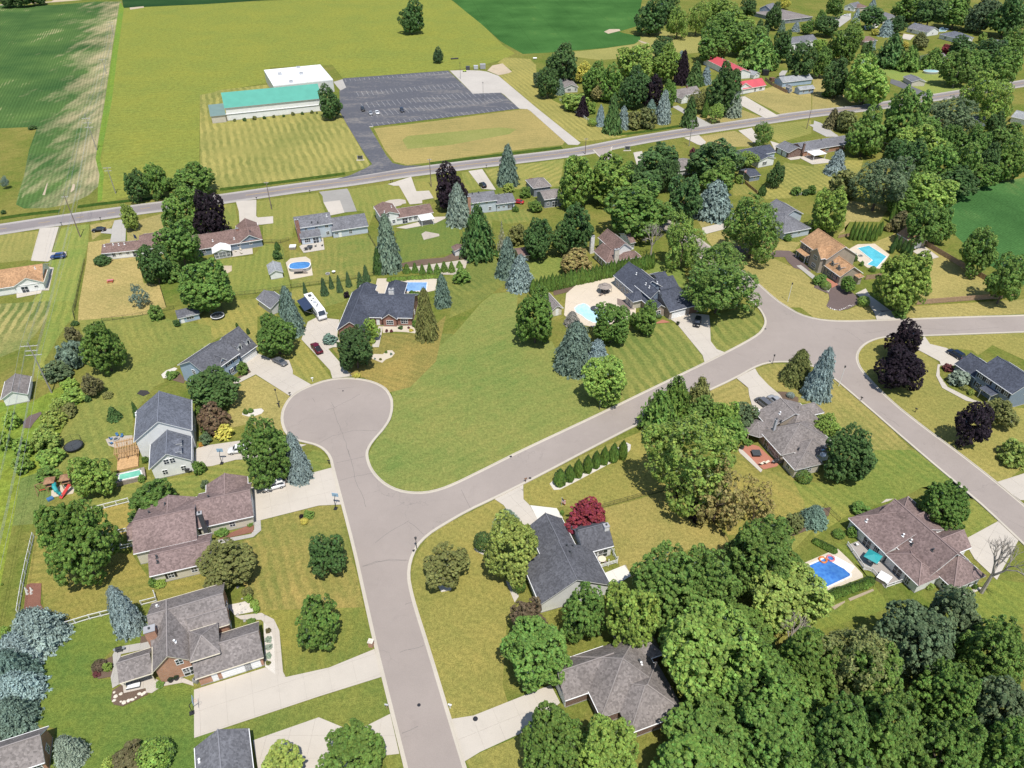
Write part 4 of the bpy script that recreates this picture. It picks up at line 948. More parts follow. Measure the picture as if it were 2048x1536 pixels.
def flagpole(x, y, h, label, m):
 root = thing('flagpole', label, 'flagpole', (x, y, 0)); b = MB(); b.tube([(0, 0, 0), (0, 0, h)], .05, 8, 0, .03); b.tube([(0, 0, h), (0, 0, h + .14)], .08, 6); b.build('pole', mat('paint:silver'), root)
 b = MB(); n = 7
 for i in range(n):
  z0, z1 = h - 1.5 + i * 1.4 / n, h - 1.5 + (i + 1) * 1.4 / n; k = (0 if i % 2 else 1) if m == 'flag' else 0
  for a in range(4):
   u0, u1 = a / 4, (a + 1) / 4; f = lambda u, z: (.05 + u * .8, .12 * math.sin(u * 5 + z), z - u * .5); kk = 2 if m == 'flag' and i > 3 and a < 2 else k; b.face([f(u0, z0), f(u1, z0), f(u1, z1), f(u0, z1)], kk)
 b.build('flag', [mat('paint:white') if m == 'flag' else mat(m), mat('paint:red'), mat('paint:navy')], root)
def gazebo(x, y, r, label):
 root = thing('gazebo', label, 'gazebo', (x, y, .06)); b = MB(); q = [(r * math.cos(i * .7854), r * math.sin(i * .7854)) for i in range(8)]; p = [(a * .3, c * .3) for a, c in q]
 for i in range(8): j = (i + 1) % 8; b.face([(*q[i], 2.2), (*q[j], 2.2), (*p[j], 3.0), (*p[i], 3.0)])
 b.face([(*a, 3.0) for a in p]); b.build('canopy', mat('wood:gray'), root); b = MB(); b.tube([(0, 0, 3.05), (0, 0, 3.3)], r * .42, 8, 0, .1); b.build('vent_cap', mat('wood:gray'), root)
 for i in (0, 2, 4, 6): ob('post', slab_mesh('gzp', 'post', -.05, -.05, 0, .05, .05, 2.22, 'paint:dark'), root, (q[i][0] * .95, q[i][1] * .95, 0))
 for i in range(5): b = MB(); b.box(-.25, -.25, 0, .25, .25, .8); b.build('seat', mat('paint:dark'), root, (.9 * math.cos(i * 1.25), .9 * math.sin(i * 1.25), 0))
def dumpster(x, y, rz, s, m, label):
 root = thing('dumpster', label, 'dumpster', (x, y, .05), rz); b = MB(); b.box(-1.2 * s, -1.1 * s, .12, 1.2 * s, 1.1 * s, 1.9 * s); b.build('container', mat(m), root)
 b = MB(); b.box(-1.25 * s, -1.15 * s, 1.9 * s, 1.25 * s, 1.15 * s, 2.0 * s); b.build('lid', mat(m), root)
 for i in range(4): ob('rib', slab_mesh(('dr', s), 'rib', -.06, -1.16 * s, .15, .06, -1.08 * s, 1.85 * s, m), root, (-.9 * s + i * .6 * s, 0, 0))
 for a in (-1, 1): ob('runner', slab_mesh(('dn', s), 'runner', -.1, -1.0 * s, 0, .1, 1.0 * s, .12, 'paint:dark'), root, (a * s, 0, 0))
def cart(x, y, rz, label):
 root = thing('utility_cart', label, 'cart', (x, y, .05), rz); b = MB(); b.box(-1.1, -.6, .4, 1.1, .6, .7); b.box(.3, -.5, .7, .6, .5, 1.3); b.build('body', mat('paint:lime'), root)
 for a in (-.75, .75):
  for c in (-.6, .6): b = MB(); b.tube([(0, -.1, 0), (0, .1, 0)], .33, 10); b.build('wheel', mat('rubber:r'), root, (a, c, .33))
def culvert(x, y, rz, label):
 b = MB(); n = 12; L = 5.0
 for i in range(n):
  a, c = 6.283 * i / n, 6.283 * (i + 1) / n
  for r, fl in ((.45, 0), (.36, 1)):
   q = [(-L / 2, r * math.cos(a), r * math.sin(a)), (L / 2, r * math.cos(a), r * math.sin(a)), (L / 2, r * math.cos(c), r * math.sin(c)), (-L / 2, r * math.cos(c), r * math.sin(c))]; b.face(q if not fl else q[::-1])
  for xx in (-L / 2, L / 2): b.face([(xx, .45 * math.cos(a), .45 * math.sin(a)), (xx, .45 * math.cos(c), .45 * math.sin(c)), (xx, .36 * math.cos(c), .36 * math.sin(c)), (xx, .36 * math.cos(a), .36 * math.sin(a))])
 tag(b.build('drain_pipe', mat('paint:black'), None, (x, y, .45), rz), label, 'pipe')
def propane_tank(x, y, rz, label):
 root = thing('propane_tank', label, 'tank', (x, y, .05), rz); b = MB(); b.tube([(-1.2, 0, .75), (-.95, 0, .75), (.95, 0, .75), (1.2, 0, .75)], .5, 12); b.build('tank', mat('paint:white'), root)
 for s in (-.7, .7): ob('foot', slab_mesh('ptf', 'foot', -.08, -.35, 0, .08, .35, .35, 'paint:gray'), root, (s, 0, 0))
def yard_sign(x, y, rz, label):
 root = thing('sign', label, 'sign', (x, y, .05), rz); b = MB(); b.box(-1.1, -.1, .6, 1.1, .1, 2.0); b.build('board', mat('paint:dark'), root)
 for s in (-1.15, 1.15): ob('post', slab_mesh('ysp', 'post', -.12, -.12, 0, .12, .12, 2.2, 'stone:gray'), root, (s, 0, 0))
 b = MB(); b.prism([(-1.7, -.5), (1.7, -.5), (1.7, .5), (-1.7, .5)], 0, .1); b.build('stone_base', mat('stone:pale'), root)
def sofa(x, y, rz, label):
 root = thing('sofa', label, 'sofa', (x, y, .1), rz); b = MB(); b.box(-1.1, -.4, .05, 1.1, .4, .35); b.build('base', mat('paint:dark'), root)
 for i in range(3): ob('cushion', slab_mesh('sfc', 'cushion', -.35, -.38, .35, .35, .3, .5, 'paint:white'), root, (-.72 + i * .72, 0, 0))
 b = MB(); b.box(-1.1, .3, .35, 1.1, .45, .8); b.build('backrest', mat('paint:dark'), root)
def ac_unit(x, y, rz, label):
 root = thing('air_conditioner', label, 'air conditioner', (x, y, .08), rz); b = MB(); b.box(-.45, -.45, 0, .45, .45, .9); b.build('case', mat('metalp:gray'), root); b = MB(); b.tube([(0, 0, .9), (0, 0, .95)], .36, 12); b.build('fan_grille', mat('paint:dark'), root)
def statue(x, y, label):
 root = thing('garden_statue', label, 'statue', (x, y, .05))
 for i, (dx, dy, h) in enumerate(((-.5, .3, 1.2), (.4, .4, 1.0), (0, -.4, .8), (.7, -.3, .6))):
  b = MB(); b.tube([(0, 0, 0), (0, 0, h * .3), (0, 0, h * .7)], .28, 8, 0, .14); b.tube([(0, 0, h * .7), (0, 0, h)], .15, 8, 0, .06); b.build('figure', mat('stone:white'), root, (dx, dy, 0))
EDGE, EDGE_A = (0.9273, 0.3743, -50.78, 62.0), 0.384
# ------------------------------------------------------------------ where everything stands (metres)
TREE_GROUPS = [
'dark trees of the far windbreak in the top left corner',
'row of young spruces above the motorhome',
'small arborvitae in gravel above the hedge',
'trees of the wood behind the right hand green field',
'arborvitae screening the turquoise pool',
'dark arborvitae beside the tan garage pad',
'wild shrubs along the left lawn edge',
'row of cone arborvitae in white stones',
'maples of the thick wood at lower right',
'blue spruces along the lower left edge',
'plants in the garage side bed',
'plants edging the curved stone bed',
'shrubs along the church wall',
'trees of the far grove behind the red barn',
'trees among the far subdivision houses',
'big trees of the wood on the far right slope',
'row of trees above the right hand field wood',
'long tall arborvitae hedge',
'low hedge beside the pale blue pool',
'hedge above the blue pool',
'hedge below the blue pool',
'short hedge behind the brick ranch',
]
LOTS = [
('crop_field','cornL','-7374 6899 -3933 6946 -3665 7112 -3432 7112 -3004 6020 -2771 5438 -2355 4419 -2177 3978 -1956 3422 -1858 3189 -1754 2997 -1709 2886 -1705 2792 -1737 2702 -1806 2663 -1895 2658 -1947 2697 -2001 2817 -2077 2997 -2227 3319 -2350 3620 -2394 3652 -2605 3620 -3974 3319',0),
('crop_field','soyN','-3529 7338 -3284 6808 -3103 6808 -2693 6969 -2229 7162 -1478 7416',0),
('meadow','meadow','-3293 6808 -2614 6993 -1464 7338 -564 7261 -249 6206 -66 5438 20 5190 -52 5040 -202 4858 -383 4748 -414 4748 -1010 4561 -1137 4884 -1516 4821 -1429 4473 -1692 4263 -1746 4213 -1377 3127 -1343 2980 -1428 2870 -1549 2766 -1596 2716 -1637 2741 -1686 2870 -1765 3038 -1864 3221 -1986 3530 -2207 4116 -2686 5290 -3084 6303',1),
('grass_verge','stripsouth','-3446 7112 -3280 6808 -2672 5290 -2196 4116 -1943 3457 -1841 3189 -1742 3009 -1696 2897 -1629 2741 -1636 2716 -1704 2870 -1761 3009 -1866 3202 -1956 3422 -2234 4116 -2597 5013 -3120 6303',2),
('lawn','church','-1746 4213 -1692 4263 -1666 4314 -1400 4440 -1141 4528 -999 4116 -901 3890 -832 3699 -665 3240 -627 3139 -634 3091 -699 3049 -873 2963 -1123 2881 -1266 2828 -1438 3319',2),
('lawn','island','-683 3628 -317 3780 42 3942 106 3960 251 3436 237 3387 -55 3292 -364 3158 -460 3127 -520 3164 -586 3319',0),
('lawn','islandgreen','-522 3457 -504 3515 -60 3644 20 3620 -10 3545 -290 3387 -483 3332',1),
('lawn','drivegrass','-46 5080 117 5040 152 4884 146 4314 222 4116 354 3864 394 3723 469 3590 559 3530 519 3493 346 3436 300 3457 -72 4584 -96 4760 -18 4688 3 4760 -93 4948',2),
('crop_field','soyR','-574 7338 -390 6675 -227 6112 -85 5562 73 5176 255 5218 637 5348 851 5469 918 5594 929 5724 818 5826 795 5878 900 6002 960 6074 1179 7338',2),
('crop_field','soyE','1709 2766 1652 2598 1606 2423 1596 2229 1648 2056 2054 1844 3172 3319 2170 2980 1935 2886',0),
('lawn','fargrass','911 5594 1001 5966 1445 5758 1260 5218 1080 5148 570 5013 253 5176 635 5334 858 5469',3),
('lawn','dry','1294 4206 1538 4416 1720 4351 1581 3929 1405 3850',0),
('lawn','dry','1208 3957 1295 3798 1001 3706 954 3832 994 3867',0),
('lawn','dry','909 3510 1092 3594 1169 3450 1098 3364 898 3364',0),
('lawn','striped','1196 3641 1526 3764 1458 3555 1263 3421',0),
('lawn','greenlawn','2312 4973 2800 4973 2578 4267 2364 4206 2265 4574',0),
('lawn','dry','1839 4681 1984 4351 2157 4373 2030 4146 1850 4031 1585 3929',0),
('lawn','striped1','-1956 2406 -1734 2457 -1638 2231 -1825 2186',0),
('lawn','edge','-1662 2483 -1576 2518 -1508 2364 -1354 1938 -1368 1916 -1485 1820 -1494 2014 -1472 2020 -1535 2172 -1567 2201 -1595 2276 -1523 2246 -1546 2292 -1600 2292',0),
('lawn','dryyard','-1508 2364 -1435 2397 -1366 2364 -1268 2216 -1190 2067 -1138 2060 -1060 1916 -1104 1854 -1290 1831 -1338 1938 -1442 2208',1),
('lawn','dry','-1569 2510 -1497 2555 -1484 2501 -1501 2381',0),
('lawn','dry','-1435 2518 -1341 2611 -1254 2406 -1373 2372',0),
('lawn','yard2','-1255 2669 -1090 2703 -1015 2501 -1072 2448 -1171 2431',0),
('lawn','stripeyard','-1106 2269 -1018 2227 -891 2261 -880 2348 -851 2348 -814 2348 -705 2033 -896 1975 -989 1956',0),
('lawn','yard2','-1012 2729 -786 2812 -710 2601 -823 2583 -790 2397 -884 2364 -925 2501 -892 2528 -909 2583 -966 2578',0),
('lawn','greenyard','-781 2316 -727 2284 -657 2316 -672 2397 -521 2422 -460 2284 -451 2129 -704 2040',0),
('lawn','yard2','-673 2849 -510 2915 -455 2854 -413 2708 -526 2708 -530 2630 -530 2501 -570 2630 -599 2640',0),
('lawn','mown2','-700 2027 -445 2115 -442 2067 -523 1950 -579 1916 -647 1938 -699 1956',0),
('lawn','lawnS','-424 2448 -304 2537 -238 2573 -198 2483 -180 2364 -210 2276 -278 2246 -385 2201',0),
('lawn','yard2','-415 2955 -311 3001 -301 2729 -312 2759 -335 2833 -390 2833',0),
('lawn','yard2','-217 3037 -182 3049 -127 2854 -189 2833',0),
('lawn','stripediag','-121 3073 233 3199 198 2887 87 2833 16 2854 -56 2865',0),
('lawn','greenyard','-170 2611 3 2640 95 2669 64 2537 -16 2518 -74 2555 -76 2324 -144 2381',0),
('lawn','greenyard2','-124 2238 -47 2276 -28 2108 -4 2027 68 2040 169 2136 186 2246 59 2246',0),
('lawn','mownband','-150 2216 -57 2253 -17 2074 -117 1916 -188 1854 -186 1916 -226 2108 -187 2129 -156 2179',1),
('lawn','greenyard2','480 2238 576 2172 566 2067 588 2014 540 2014 525 2115 445 2143',0),
('lawn','dry','699 2537 831 2573 820 2546 700 2487',0),
('lawn','dry2','694 2422 805 2483 824 2364 938 2381 1028 2364 986 2300 910 2284 888 2253 934 2186 956 2179 990 2001 930 1916 835 1916 768 2143 708 2316',0),
('lawn','greenyard','920 2944 963 2910 996 2812 889 2780',0),
('lawn','checker','1101 2944 1209 3160 1365 3085 1347 2910 1201 2854 1109 2759 1012 2749 1010 2833',0),
('lawn','checker','1348 3186 1568 3186 1484 3013 1322 2854 1231 2833',1),
('lawn','dry','1318 2739 1480 2688 1378 2537 1267 2537 1180 2422 1215 2448',0),
('lawn','dry2','1276 2356 1376 2422 1402 2448 1312 2284 1291 2269',0),
('lawn','dry2','1450 2332 1486 2300 1586 2014 1255 1950 1372 2136 1412 2223 1461 2246',0),
('lawn','dry2','881 1924 992 1999 1032 2058 976 1942 1009 1894 1064 1924 1106 1942 1088 1846 973 1838 906 1858',1),
('lawn','dry2','1169 1846 1237 1924 1615 1967 1646 1912 1632 1888 1339 1861',0),
('lawn','cornerlawn','1083 1749 1166 1730 1142 1689 1169 1619 1134 1562 1127 1512 1160 1454 1178 1448 1294 1423 1300 1328 1216 1187 1176 1213 1073 1144 1050 1262 971 1448 946 1600 957 1648 992 1704 1042 1736',0),
('lawn','cornerlawn','1190 1752 1567 1779 1450 1581 1363 1709 1296 1658 1292 1684 1228 1694 1188 1715',0),
('lawn','greenyard3','661 1595 710 1616 768 1619 850 1558 860 1532 870 1515 917 1392 929 1313 948 1246 966 1202 892 1152 819 1185 788 1326 765 1441 728 1450 708 1488 689 1495 669 1528',0),
('lawn','lotE','596 1548 618 1510 608 1450 608 1412 563 1364 373 1289 396 1421 511 1497',0),
('lawn','mown','270 1736 321 1768 424 1821 486 1826 534 1658 527 1624 204 1390 206 1418 278 1456',0),
('lawn','mown','587 1821 631 1876 729 1930 749 1876 745 1812 727 1774 695 1730 597 1671 577 1689 567 1725',0),
('lawn','field','-167 1768 -99 1936 -62 1999 19 2018 12 1841 32 1736 114 1730 133 1648 193 1553 214 1477 251 1427 220 1404 21 1255 -45 1207 -135 1151 -195 1132 -247 1135 -291 1157 -323 1203 -336 1252 -324 1302 -299 1374 -298 1427 -312 1490 -339 1530',1),
('lawn','mownb','-351 1539 -306 1609 -236 1768 -170 1768 -305 1499',2),
('lawn','band','-507 1694 -485 1699 -496 1741 -377 1694 -373 1768 -296 1768 -251 1768 -199 1870 -209 1629 -267 1512 -318 1490 -394 1553 -428 1560',3),
('lawn','mown2','-631 1741 -603 1736 -482 1553 -530 1526 -588 1569 -598 1605 -620 1648 -671 1668',0),
('lawn','dry2','-729 1521 -686 1564 -568 1471 -576 1406 -570 1374 -546 1317 -641 1366 -686 1347 -709 1406',0),
('lawn','mown2','-974 1948 -902 1961 -776 1967 -744 1900 -706 1870 -766 1864 -711 1668 -758 1720 -841 1752 -884 1689',0),
('lawn','leftlawn','-1292 1841 -1101 1876 -1007 1841 -911 1818 -886 1807 -857 1720 -915 1624 -935 1567 -920 1535 -939 1512 -945 1398 -913 1317 -973 1313 -923 1242 -988 1220 -1028 1187 -1060 1241 -1089 1328 -1110 1423 -1084 1456 -1149 1553 -1134 1586',2),
('rough_grass','wild','-1488 1448 -1227 1448 -1202 1490 -1183 1517 -1132 1512 -1087 1456 -1112 1427 -1092 1328 -1066 1234 -1054 1123 -1046 1034 -974 854 -1063 787',0),
('grass_strip','cornS','-1700 1924 -1432 1955 -1404 1900 -1382 1779 -1378 1699 -1418 1648 -1520 1629',1),
('lawn','edge2','-1429 1948 -1358 1961 -1310 1846 -1317 1812 -1286 1629 -1227 1535 -1269 1553 -1304 1605 -1347 1730',2),
('lawn','yardA','-993 1134 -884 1128 -888 1144 -836 1166 -818 1182 -801 1163 -717 1186 -691 1206 -624 1186 -682 1156 -672 1116 -791 1082 -810 1044 -902 1085 -958 1109',0),
('lawn','yardB','-983 1008 -897 1073 -833 1103 -809 1073 -798 1016 -802 962 -763 957 -728 921 -706 899 -674 891 -605 911 -551 879 -675 840 -696 840 -748 826 -826 797 -875 830 -908 886 -936 884',1),
('lawn','mound','-1046 1033 -1104 1173 -1067 1199 -1000 1112 -1011 1073 -1004 1038',1),
('lawn','yardC','-530 1047 -416 1090 -369 1093 -277 831 -470 795 -493 863 -528 889 -544 889 -519 954 -562 989 -528 1000 -521 1019',0),
('lawn','yardD','-737 1209 -618 1236 -505 1199 -468 1268 -448 1265 -422 1233 -413 1206 -506 1169 -578 1147 -598 1182 -682 1156',1),
('lawn','yardE','-516 832 -474 825 -277 832 -244 746 -317 708 -387 690 -422 781 -438 805 -465 818',1),
('lawn','yardF','-515 584 -323 654 -224 691 -201 625 -247 598 -271 601 -316 619 -412 581 -501 544',0),
('lawn','yardF','-201 557 -177 561 -167 535 -187 523',0),
('lawn','yardG','-821 788 -741 818 -668 818 -646 760 -662 756 -708 744 -717 724 -726 700 -708 687 -685 687 -666 644 -644 637 -609 659 -599 668 -565 681 -539 672 -508 588 -484 596 -478 576 -503 570 -482 514 -704 514 -738 601 -782 609 -816 700',1),
('lawn','yardH','-36 1109 -16 1088 -7 1067 -35 1044 -54 962 -10 896 5 844 -10 795 -16 675 1 621 68 676 -62 619 -99 612 -168 795 -194 886 -198 916 -192 957 -175 1000 -144 1033',0),
('lawn','yardH','26 1156 71 1186 195 1268 236 1290 326 1342 344 1268 415 1166 390 1156 191 1085 112 1088 96 1084 37 1094 25 1112',0),
('lawn','yardI','196 1082 281 1112 378 1150 396 1128 444 1000 442 962 366 975 231 899 213 918 206 1002',0),
('lawn','yardJ','390 1166 532 1268 550 1182 608 1196 663 1153 641 1085 567 1050 552 1044 478 1008 446 1008 407 1125',1),
('lawn','yardK','563 1044 652 1085 681 1073 559 959 554 994',0),
('lawn','yardL','630 1166 719 1156 855 1268 949 1268 1006 1109 998 1166 905 1144 851 1112 800 1097 708 1059 622 1002 633 1103',2),
('lawn','yardL','874 1109 1004 1106 1025 1047 925 995 893 1019',0),
('lawn','yardM','659 989 677 980 697 884 709 831 632 806 527 774 606 840 690 870 707 899 681 936',0),
('lawn','yardM','836 844 926 899 999 886 947 795 872 795',0),
('lawn','yardH2','-72 549 -50 562 24 594 33 529 -45 506',0),
]
DRIVES = [
('driveway','conc','-1739 2476 -1676 2492 -1598 2284 -1551 2290 -1534 2261 -1574 2227 -1575 2216 -1637 2222',3.6,0),
('driveway','concg','-1494 2546 -1471 2557 -1424 2483 -1379 2372 -1429 2360 -1454 2431 -1496 2438 -1511 2474 -1473 2474',3.5,0),
('patio','conc','-1556 2179 -1533 2172 -1472 2020 -1494 2019 -1488 2001 -1548 1972 -1565 2001 -1498 2040',3,0),
('driveway','conc','-1092 2724 -1016 2742 -973 2587 -963 2573 -908 2584 -891 2522 -932 2510 -1010 2502 -1052 2630',3.6,0),
('driveway','asphg','-784 2822 -676 2857 -658 2812 -598 2632 -647 2620 -683 2737 -744 2716 -761 2780',50,0),
('driveway','conc','-744 2716 -683 2737 -643 2618 -692 2592',3.4,1),
('patio','conc','-745 2340 -679 2397 -655 2306 -722 2280 -748 2328',2.5,0),
('patio','conc','-976 2296 -910 2316 -896 2273 -961 2250',2.5,0),
('pool_pad','sand','-766 2208 -758 2238 -709 2253 -688 2231 -655 2120 -722 2091',60,0),
('driveway','conc','-516 2904 -428 2987 -389 2828 -338 2835 -313 2759 -357 2739 -353 2708 -401 2696 -467 2887 -489 2887',3.6,0),
('driveway','conc','-188 3052 -129 3075 -65 2842 -123 2854',3.4,0),
('patio','conc','-293 2578 -238 2583 -284 2523 -390 2474 -428 2483 -343 2537',2.5,0),
('gravel_strip','gravel','-376 2150 -354 2172 -206 2216 -127 2242 -153 2201 -155 2172 -186 2122 -227 2125',80,0),
('mulch_strip','mulch','-388 2197 -312 2231 -233 2246 -200 2284 -157 2276 -131 2246 -213 2219 -354 2172',80,1),
('driveway','conc','825 3487 904 3528 918 3428 894 3371 870 3393',3.4,0),
('driveway','conc','1256 4170 1296 4186 1379 3824 1299 3789 1231 4012',3.6,0),
('driveway','concg','855 3990 893 4012 954 3815 1001 3694 920 3636 942 3798 897 3867',4,0),
('driveway','conc','1112 3594 1189 3636 1180 3428 1140 3414',4,0),
('driveway','concg','1668 4742 1703 4742 1648 4621 1570 4267 1582 4483 1628 4669',5,0),
('driveway','conc','554 3282 597 3302 583 3076 546 3040',4,0),
('driveway','conc','1225 3440 1259 3399 1305 3233 1287 3199 1243 3186 1208 3298',3.6,0),
('driveway','concg','1488 3683 1525 3696 1576 3523 1521 3511',4,0),
('patio','conc','1292 3215 1334 3256 1426 3184 1408 3154 1322 3132',2.6,1),
('driveway','concg','1536 3750 1558 3714 1574 3502 1512 3502 1481 3602',4,1),
('driveway','asphalt','2259 4546 2291 4505 2355 4182 2291 4123 2216 4456',90,0),
('driveway','concg','2481 6315 2561 6379 2780 6578 2693 6347 2485 6026 2520 6175',6,0),
('driveway','white','2690 6070 2841 6145 2759 6002 2641 5925',5,0),
('driveway','conc','2876 5800 2934 5746 2830 5588 2795 5640',5,0),
('driveway','conc','-607 1832 -586 1858 -515 1844 -505 1757 -485 1709 -484 1698 -505 1698 -517 1689 -428 1560 -478 1550 -491 1586 -604 1738',3.4,0),
('driveway','conc','-751 1641 -711 1668 -666 1641 -614 1634 -592 1586 -588 1569 -529 1523 -568 1470 -687 1568 -730 1520 -737 1535 -702 1578',3.6,0),
('driveway','conc','-744 1269 -738 1280 -642 1302 -535 1302 -527 1291 -487 1286 -558 1241 -639 1234 -687 1213 -727 1207',3.8,0),
('driveway','conc','-580 1144 -549 1156 -450 1192 -411 1208 -368 1093 -416 1090 -530 1048 -542 1047',3.8,0),
('front_walk','concg','-543 1047 -530 1048 -521 1020 -532 1002 -602 982 -606 993 -539 1010 -536 1022',1.6,1),
('flower_bed','mulchr','-607 997 -552 1033 -540 1034 -536 1015 -605 993',90,2),
('driveway','conc','-537 667 -428 708 -388 690 -317 708 -244 744 -223 691 -324 655 -508 585',4.2,0),
('front_walk','conc','-512 812 -465 819 -438 805 -422 781 -395 700 -387 689 -407 695 -426 760 -439 785 -461 804 -499 805',1.7,1),
('stone_bed','stones','-535 836 -514 841 -492 848 -478 838 -483 829 -478 823 -513 814',90,0),
('stone_bed','stones','-456 800 -439 785 -426 760 -407 695 -428 709 -433 724',90,2),
('driveway','conc','-413 581 -316 619 -270 601 -248 598 -200 625 -177 560 -203 557 -242 523 -386 523',3.6,0),
('driveway','conc','-100 616 -63 622 66 676 80 644 28 599 -50 563 -74 548',3.6,0),
('driveway','conc','-38 1109 25 1156 25 1109 38 1091 55 1047 33 1027 -7 1070 -18 1091',3.2,0),
('parking_pad','white','39 1091 96 1082 108 1054 67 1062 55 1047',40,0),
('front_walk','conc','-12 891 -1 894 13 856 5 842',1.4,0),
('patio','white','168 904 225 931 232 904 203 884 176 891',3,0),
('driveway','conc','474 1846 540 1882 594 1870 586 1821 568 1728 576 1688 598 1670 528 1623 530 1657 486 1828',3.4,0),
('driveway','conc','597 1552 659 1595 661 1567 674 1521 693 1477 709 1443 680 1431 606 1410 612 1477 618 1508',3.6,0),
('driveway','conc','1084 1999 1129 2032 1125 1986 1143 1924 1166 1849 1089 1845 1097 1882 1100 1936',3.4,0),
('driveway','conc','1166 1729 1191 1754 1188 1714 1225 1694 1249 1648 1210 1609 1170 1609 1175 1629 1140 1686',3.4,0),
('front_walk','conc','1173 1614 1161 1600 1144 1562 1141 1512 1182 1456 1199 1448 1186 1444 1160 1454 1125 1508 1134 1562 1163 1614',1.6,1),
('driveway','conc','1393 2292 1452 2333 1465 2248 1414 2225',3,0),
('driveway','conc','1082 1161 1234 1216 1169 1106 1104 1106',4,0),
('driveway','conc','925 994 1025 1046 1041 997 940 894 923 946',3.6,0),
('driveway','conc','701 2483 822 2544 864 2518 819 2492 693 2424',3.6,0),
('front_walk','conc','-393 1808 -379 1806 -376 1698 -394 1698 -396 1710',1.6,0),
('stone_bed','sand','-380 1808 -297 1810 -262 1808 -260 1784 -282 1770 -310 1777 -340 1779 -375 1772',90,0),
('stone_bed','sand','-392 1654 -384 1664 -360 1663 -349 1682 -336 1682 -327 1668 -333 1649 -348 1638 -356 1622 -371 1631 -385 1640',90,0),
('pool_deck','sand','-436 2010 -440 2097 -244 2100 -244 2020 -277 2005 -342 2002 -394 1990',3.2,0),
('stone_bed','stones','84 1156 94 1169 166 1212 230 1261 273 1294 282 1286 278 1268 265 1252 225 1221 139 1160 106 1138 92 1137',90,0),
('stone_bed','stones','-147 889 -144 901 -118 901 -112 889 -117 870 -135 866',90,0),
('stone_bed','stones','-77 972 -40 965 -50 954 -60 957 -73 965',90,0),
('stone_bed','stones','-673 1398 -676 1414 -632 1423 -623 1414 -626 1402 -639 1394 -656 1391',90,0),
('mulch_bed','mulchp','966 1924 991 1967 999 1999 966 2038 1004 2120 1067 2045 1082 1980 1068 1936 1026 1906 997 1896 972 1906',90,0),
('mulch_bed','mulchp','1160 1882 1178 1882 1181 1849 1167 1849',90,0),
('mulch_bed','mulchp','894 2276 922 2300 968 2296 983 2253 994 2150 963 2157 943 2172 936 2216 936 2250 900 2250',90,0),
('mulch_bed','mulchp','774 2324 795 2336 836 2312 834 2284 800 2269',90,0),
('front_walk','concg','956 2186 973 2190 1018 2033 1002 2007',1.6,1),
('mulch_bed','mulch','690 1492 712 1492 736 1467 731 1450 696 1448',90,1),
('mulch_bed','mulchp','1118 1896 1145 1849 1167 1849 1162 1896',90,1),
('mulch_bed','mulch','566 1038 580 1044 639 1079 685 1085 673 1062 621 1024 578 1004 564 1013',90,0),
('mulch_bed','mulchr','-910 826 -935 882 -929 886 -908 886 -886 840 -872 826',90,0),
('play_sand','sand','-1005 1114 -1015 1134 -1002 1153 -968 1144 -963 1126',90,0),
('stone_edge','stones','-889 1142 -896 1160 -839 1173 -835 1164',90,0),
('stone_patio','gravel','-972 1305 -960 1316 -914 1320 -900 1290 -935 1275 -955 1283',90,0),
('patio_walk','concg','-703 732 -703 744 -692 750 -664 756 -647 760 -642 746 -689 734 -684 708 -668 677 -676 670 -689 692 -691 708',1.8,0),
('mulch_bed','mulch','-725 700 -728 708 -713 722 -703 730 -691 708 -688 691 -708 687',90,1),
('mulch_bed','mulch','-670 650 -674 666 -662 677 -616 668 -612 659 -645 638 -661 641',90,0),
('patio','conc','-669 679 -626 694 -601 683 -569 691 -544 681 -540 674 -561 680 -590 674 -599 668 -606 661 -615 662 -620 670 -653 661 -660 674',2,1),
('mulch_bed','mulch','-664 755 -669 770 -657 770 -647 760',90,1),
('stone_bed','stones','-940 1567 -934 1586 -917 1600 -907 1595 -910 1581 -916 1553 -929 1551',90,0),
('mulch_bed','mulch','-915 1548 -899 1581 -867 1544 -866 1528',90,0),
('mulch_bed','mulchd','-971 1484 -968 1499 -949 1497 -938 1486 -950 1473',90,0),
('brush_pile','mulchp','-1205 1370 -1201 1394 -1181 1410 -1175 1402 -1176 1366 -1174 1347 -1191 1347',90,0),
('mulch_bed','mulch','-743 1540 -726 1565 -716 1597 -704 1582 -705 1571 -724 1542 -732 1531',90,1),
('gravel_patch','gravel','-329 2431 -316 2452 -265 2431 -262 2414 -316 2382',90,0),
('front_walk','conc','-448 2749 -424 2739 -417 2708 -440 2698',90,0),
('mulch_bed','mulch','127 2040 218 2108 300 2087 297 2060 198 2020 132 1988',90,0),
('bare_patch','sandy','-971 2157 -970 2186 -942 2186 -931 2150 -946 2123',90,0),
('gravel_patch','gravel','-538 2654 -531 2688 -486 2739 -450 2749 -419 2729 -435 2688 -519 2635',90,1),
('pool_deck','sandw','157 1870 171 1999 276 2162 323 2127 364 2092 363 2012 386 1961 372 1864 321 1818 243 1801 185 1824',5,1),
('deck','deckb','333 2011 346 2043 350 2018 373 1959 365 1932 375 1902 349 1902 324 1932',30,2),
('flower_bed','pav','428 1828 450 1845 464 1835 469 1830 428 1823',90,0),
('pool_deck','sandw','1191 2320 1224 2347 1286 2351 1303 2267 1228 2165 1189 2172 1178 2219 1159 2289',4,0),
('brick_walk','pav','1024 2094 1022 2035 1048 2054 1050 2064 1029 2100',30,1),
('pool_deck','sand','565 928 603 946 649 967 659 971 671 946 685 908 683 900 607 870 560 853',3.6,0),
('deck_base','decka','681 980 714 994 752 959 747 939 756 889 715 876 706 916 691 918',60,0),
('path','dirt','636 851 691 873 692 869 637 845',60,0),
('path','dirt','598 833 628 846 626 842 601 826',60,0),
('front_walk','conc','798 1097 814 1109 830 1110 816 1103',90,0),
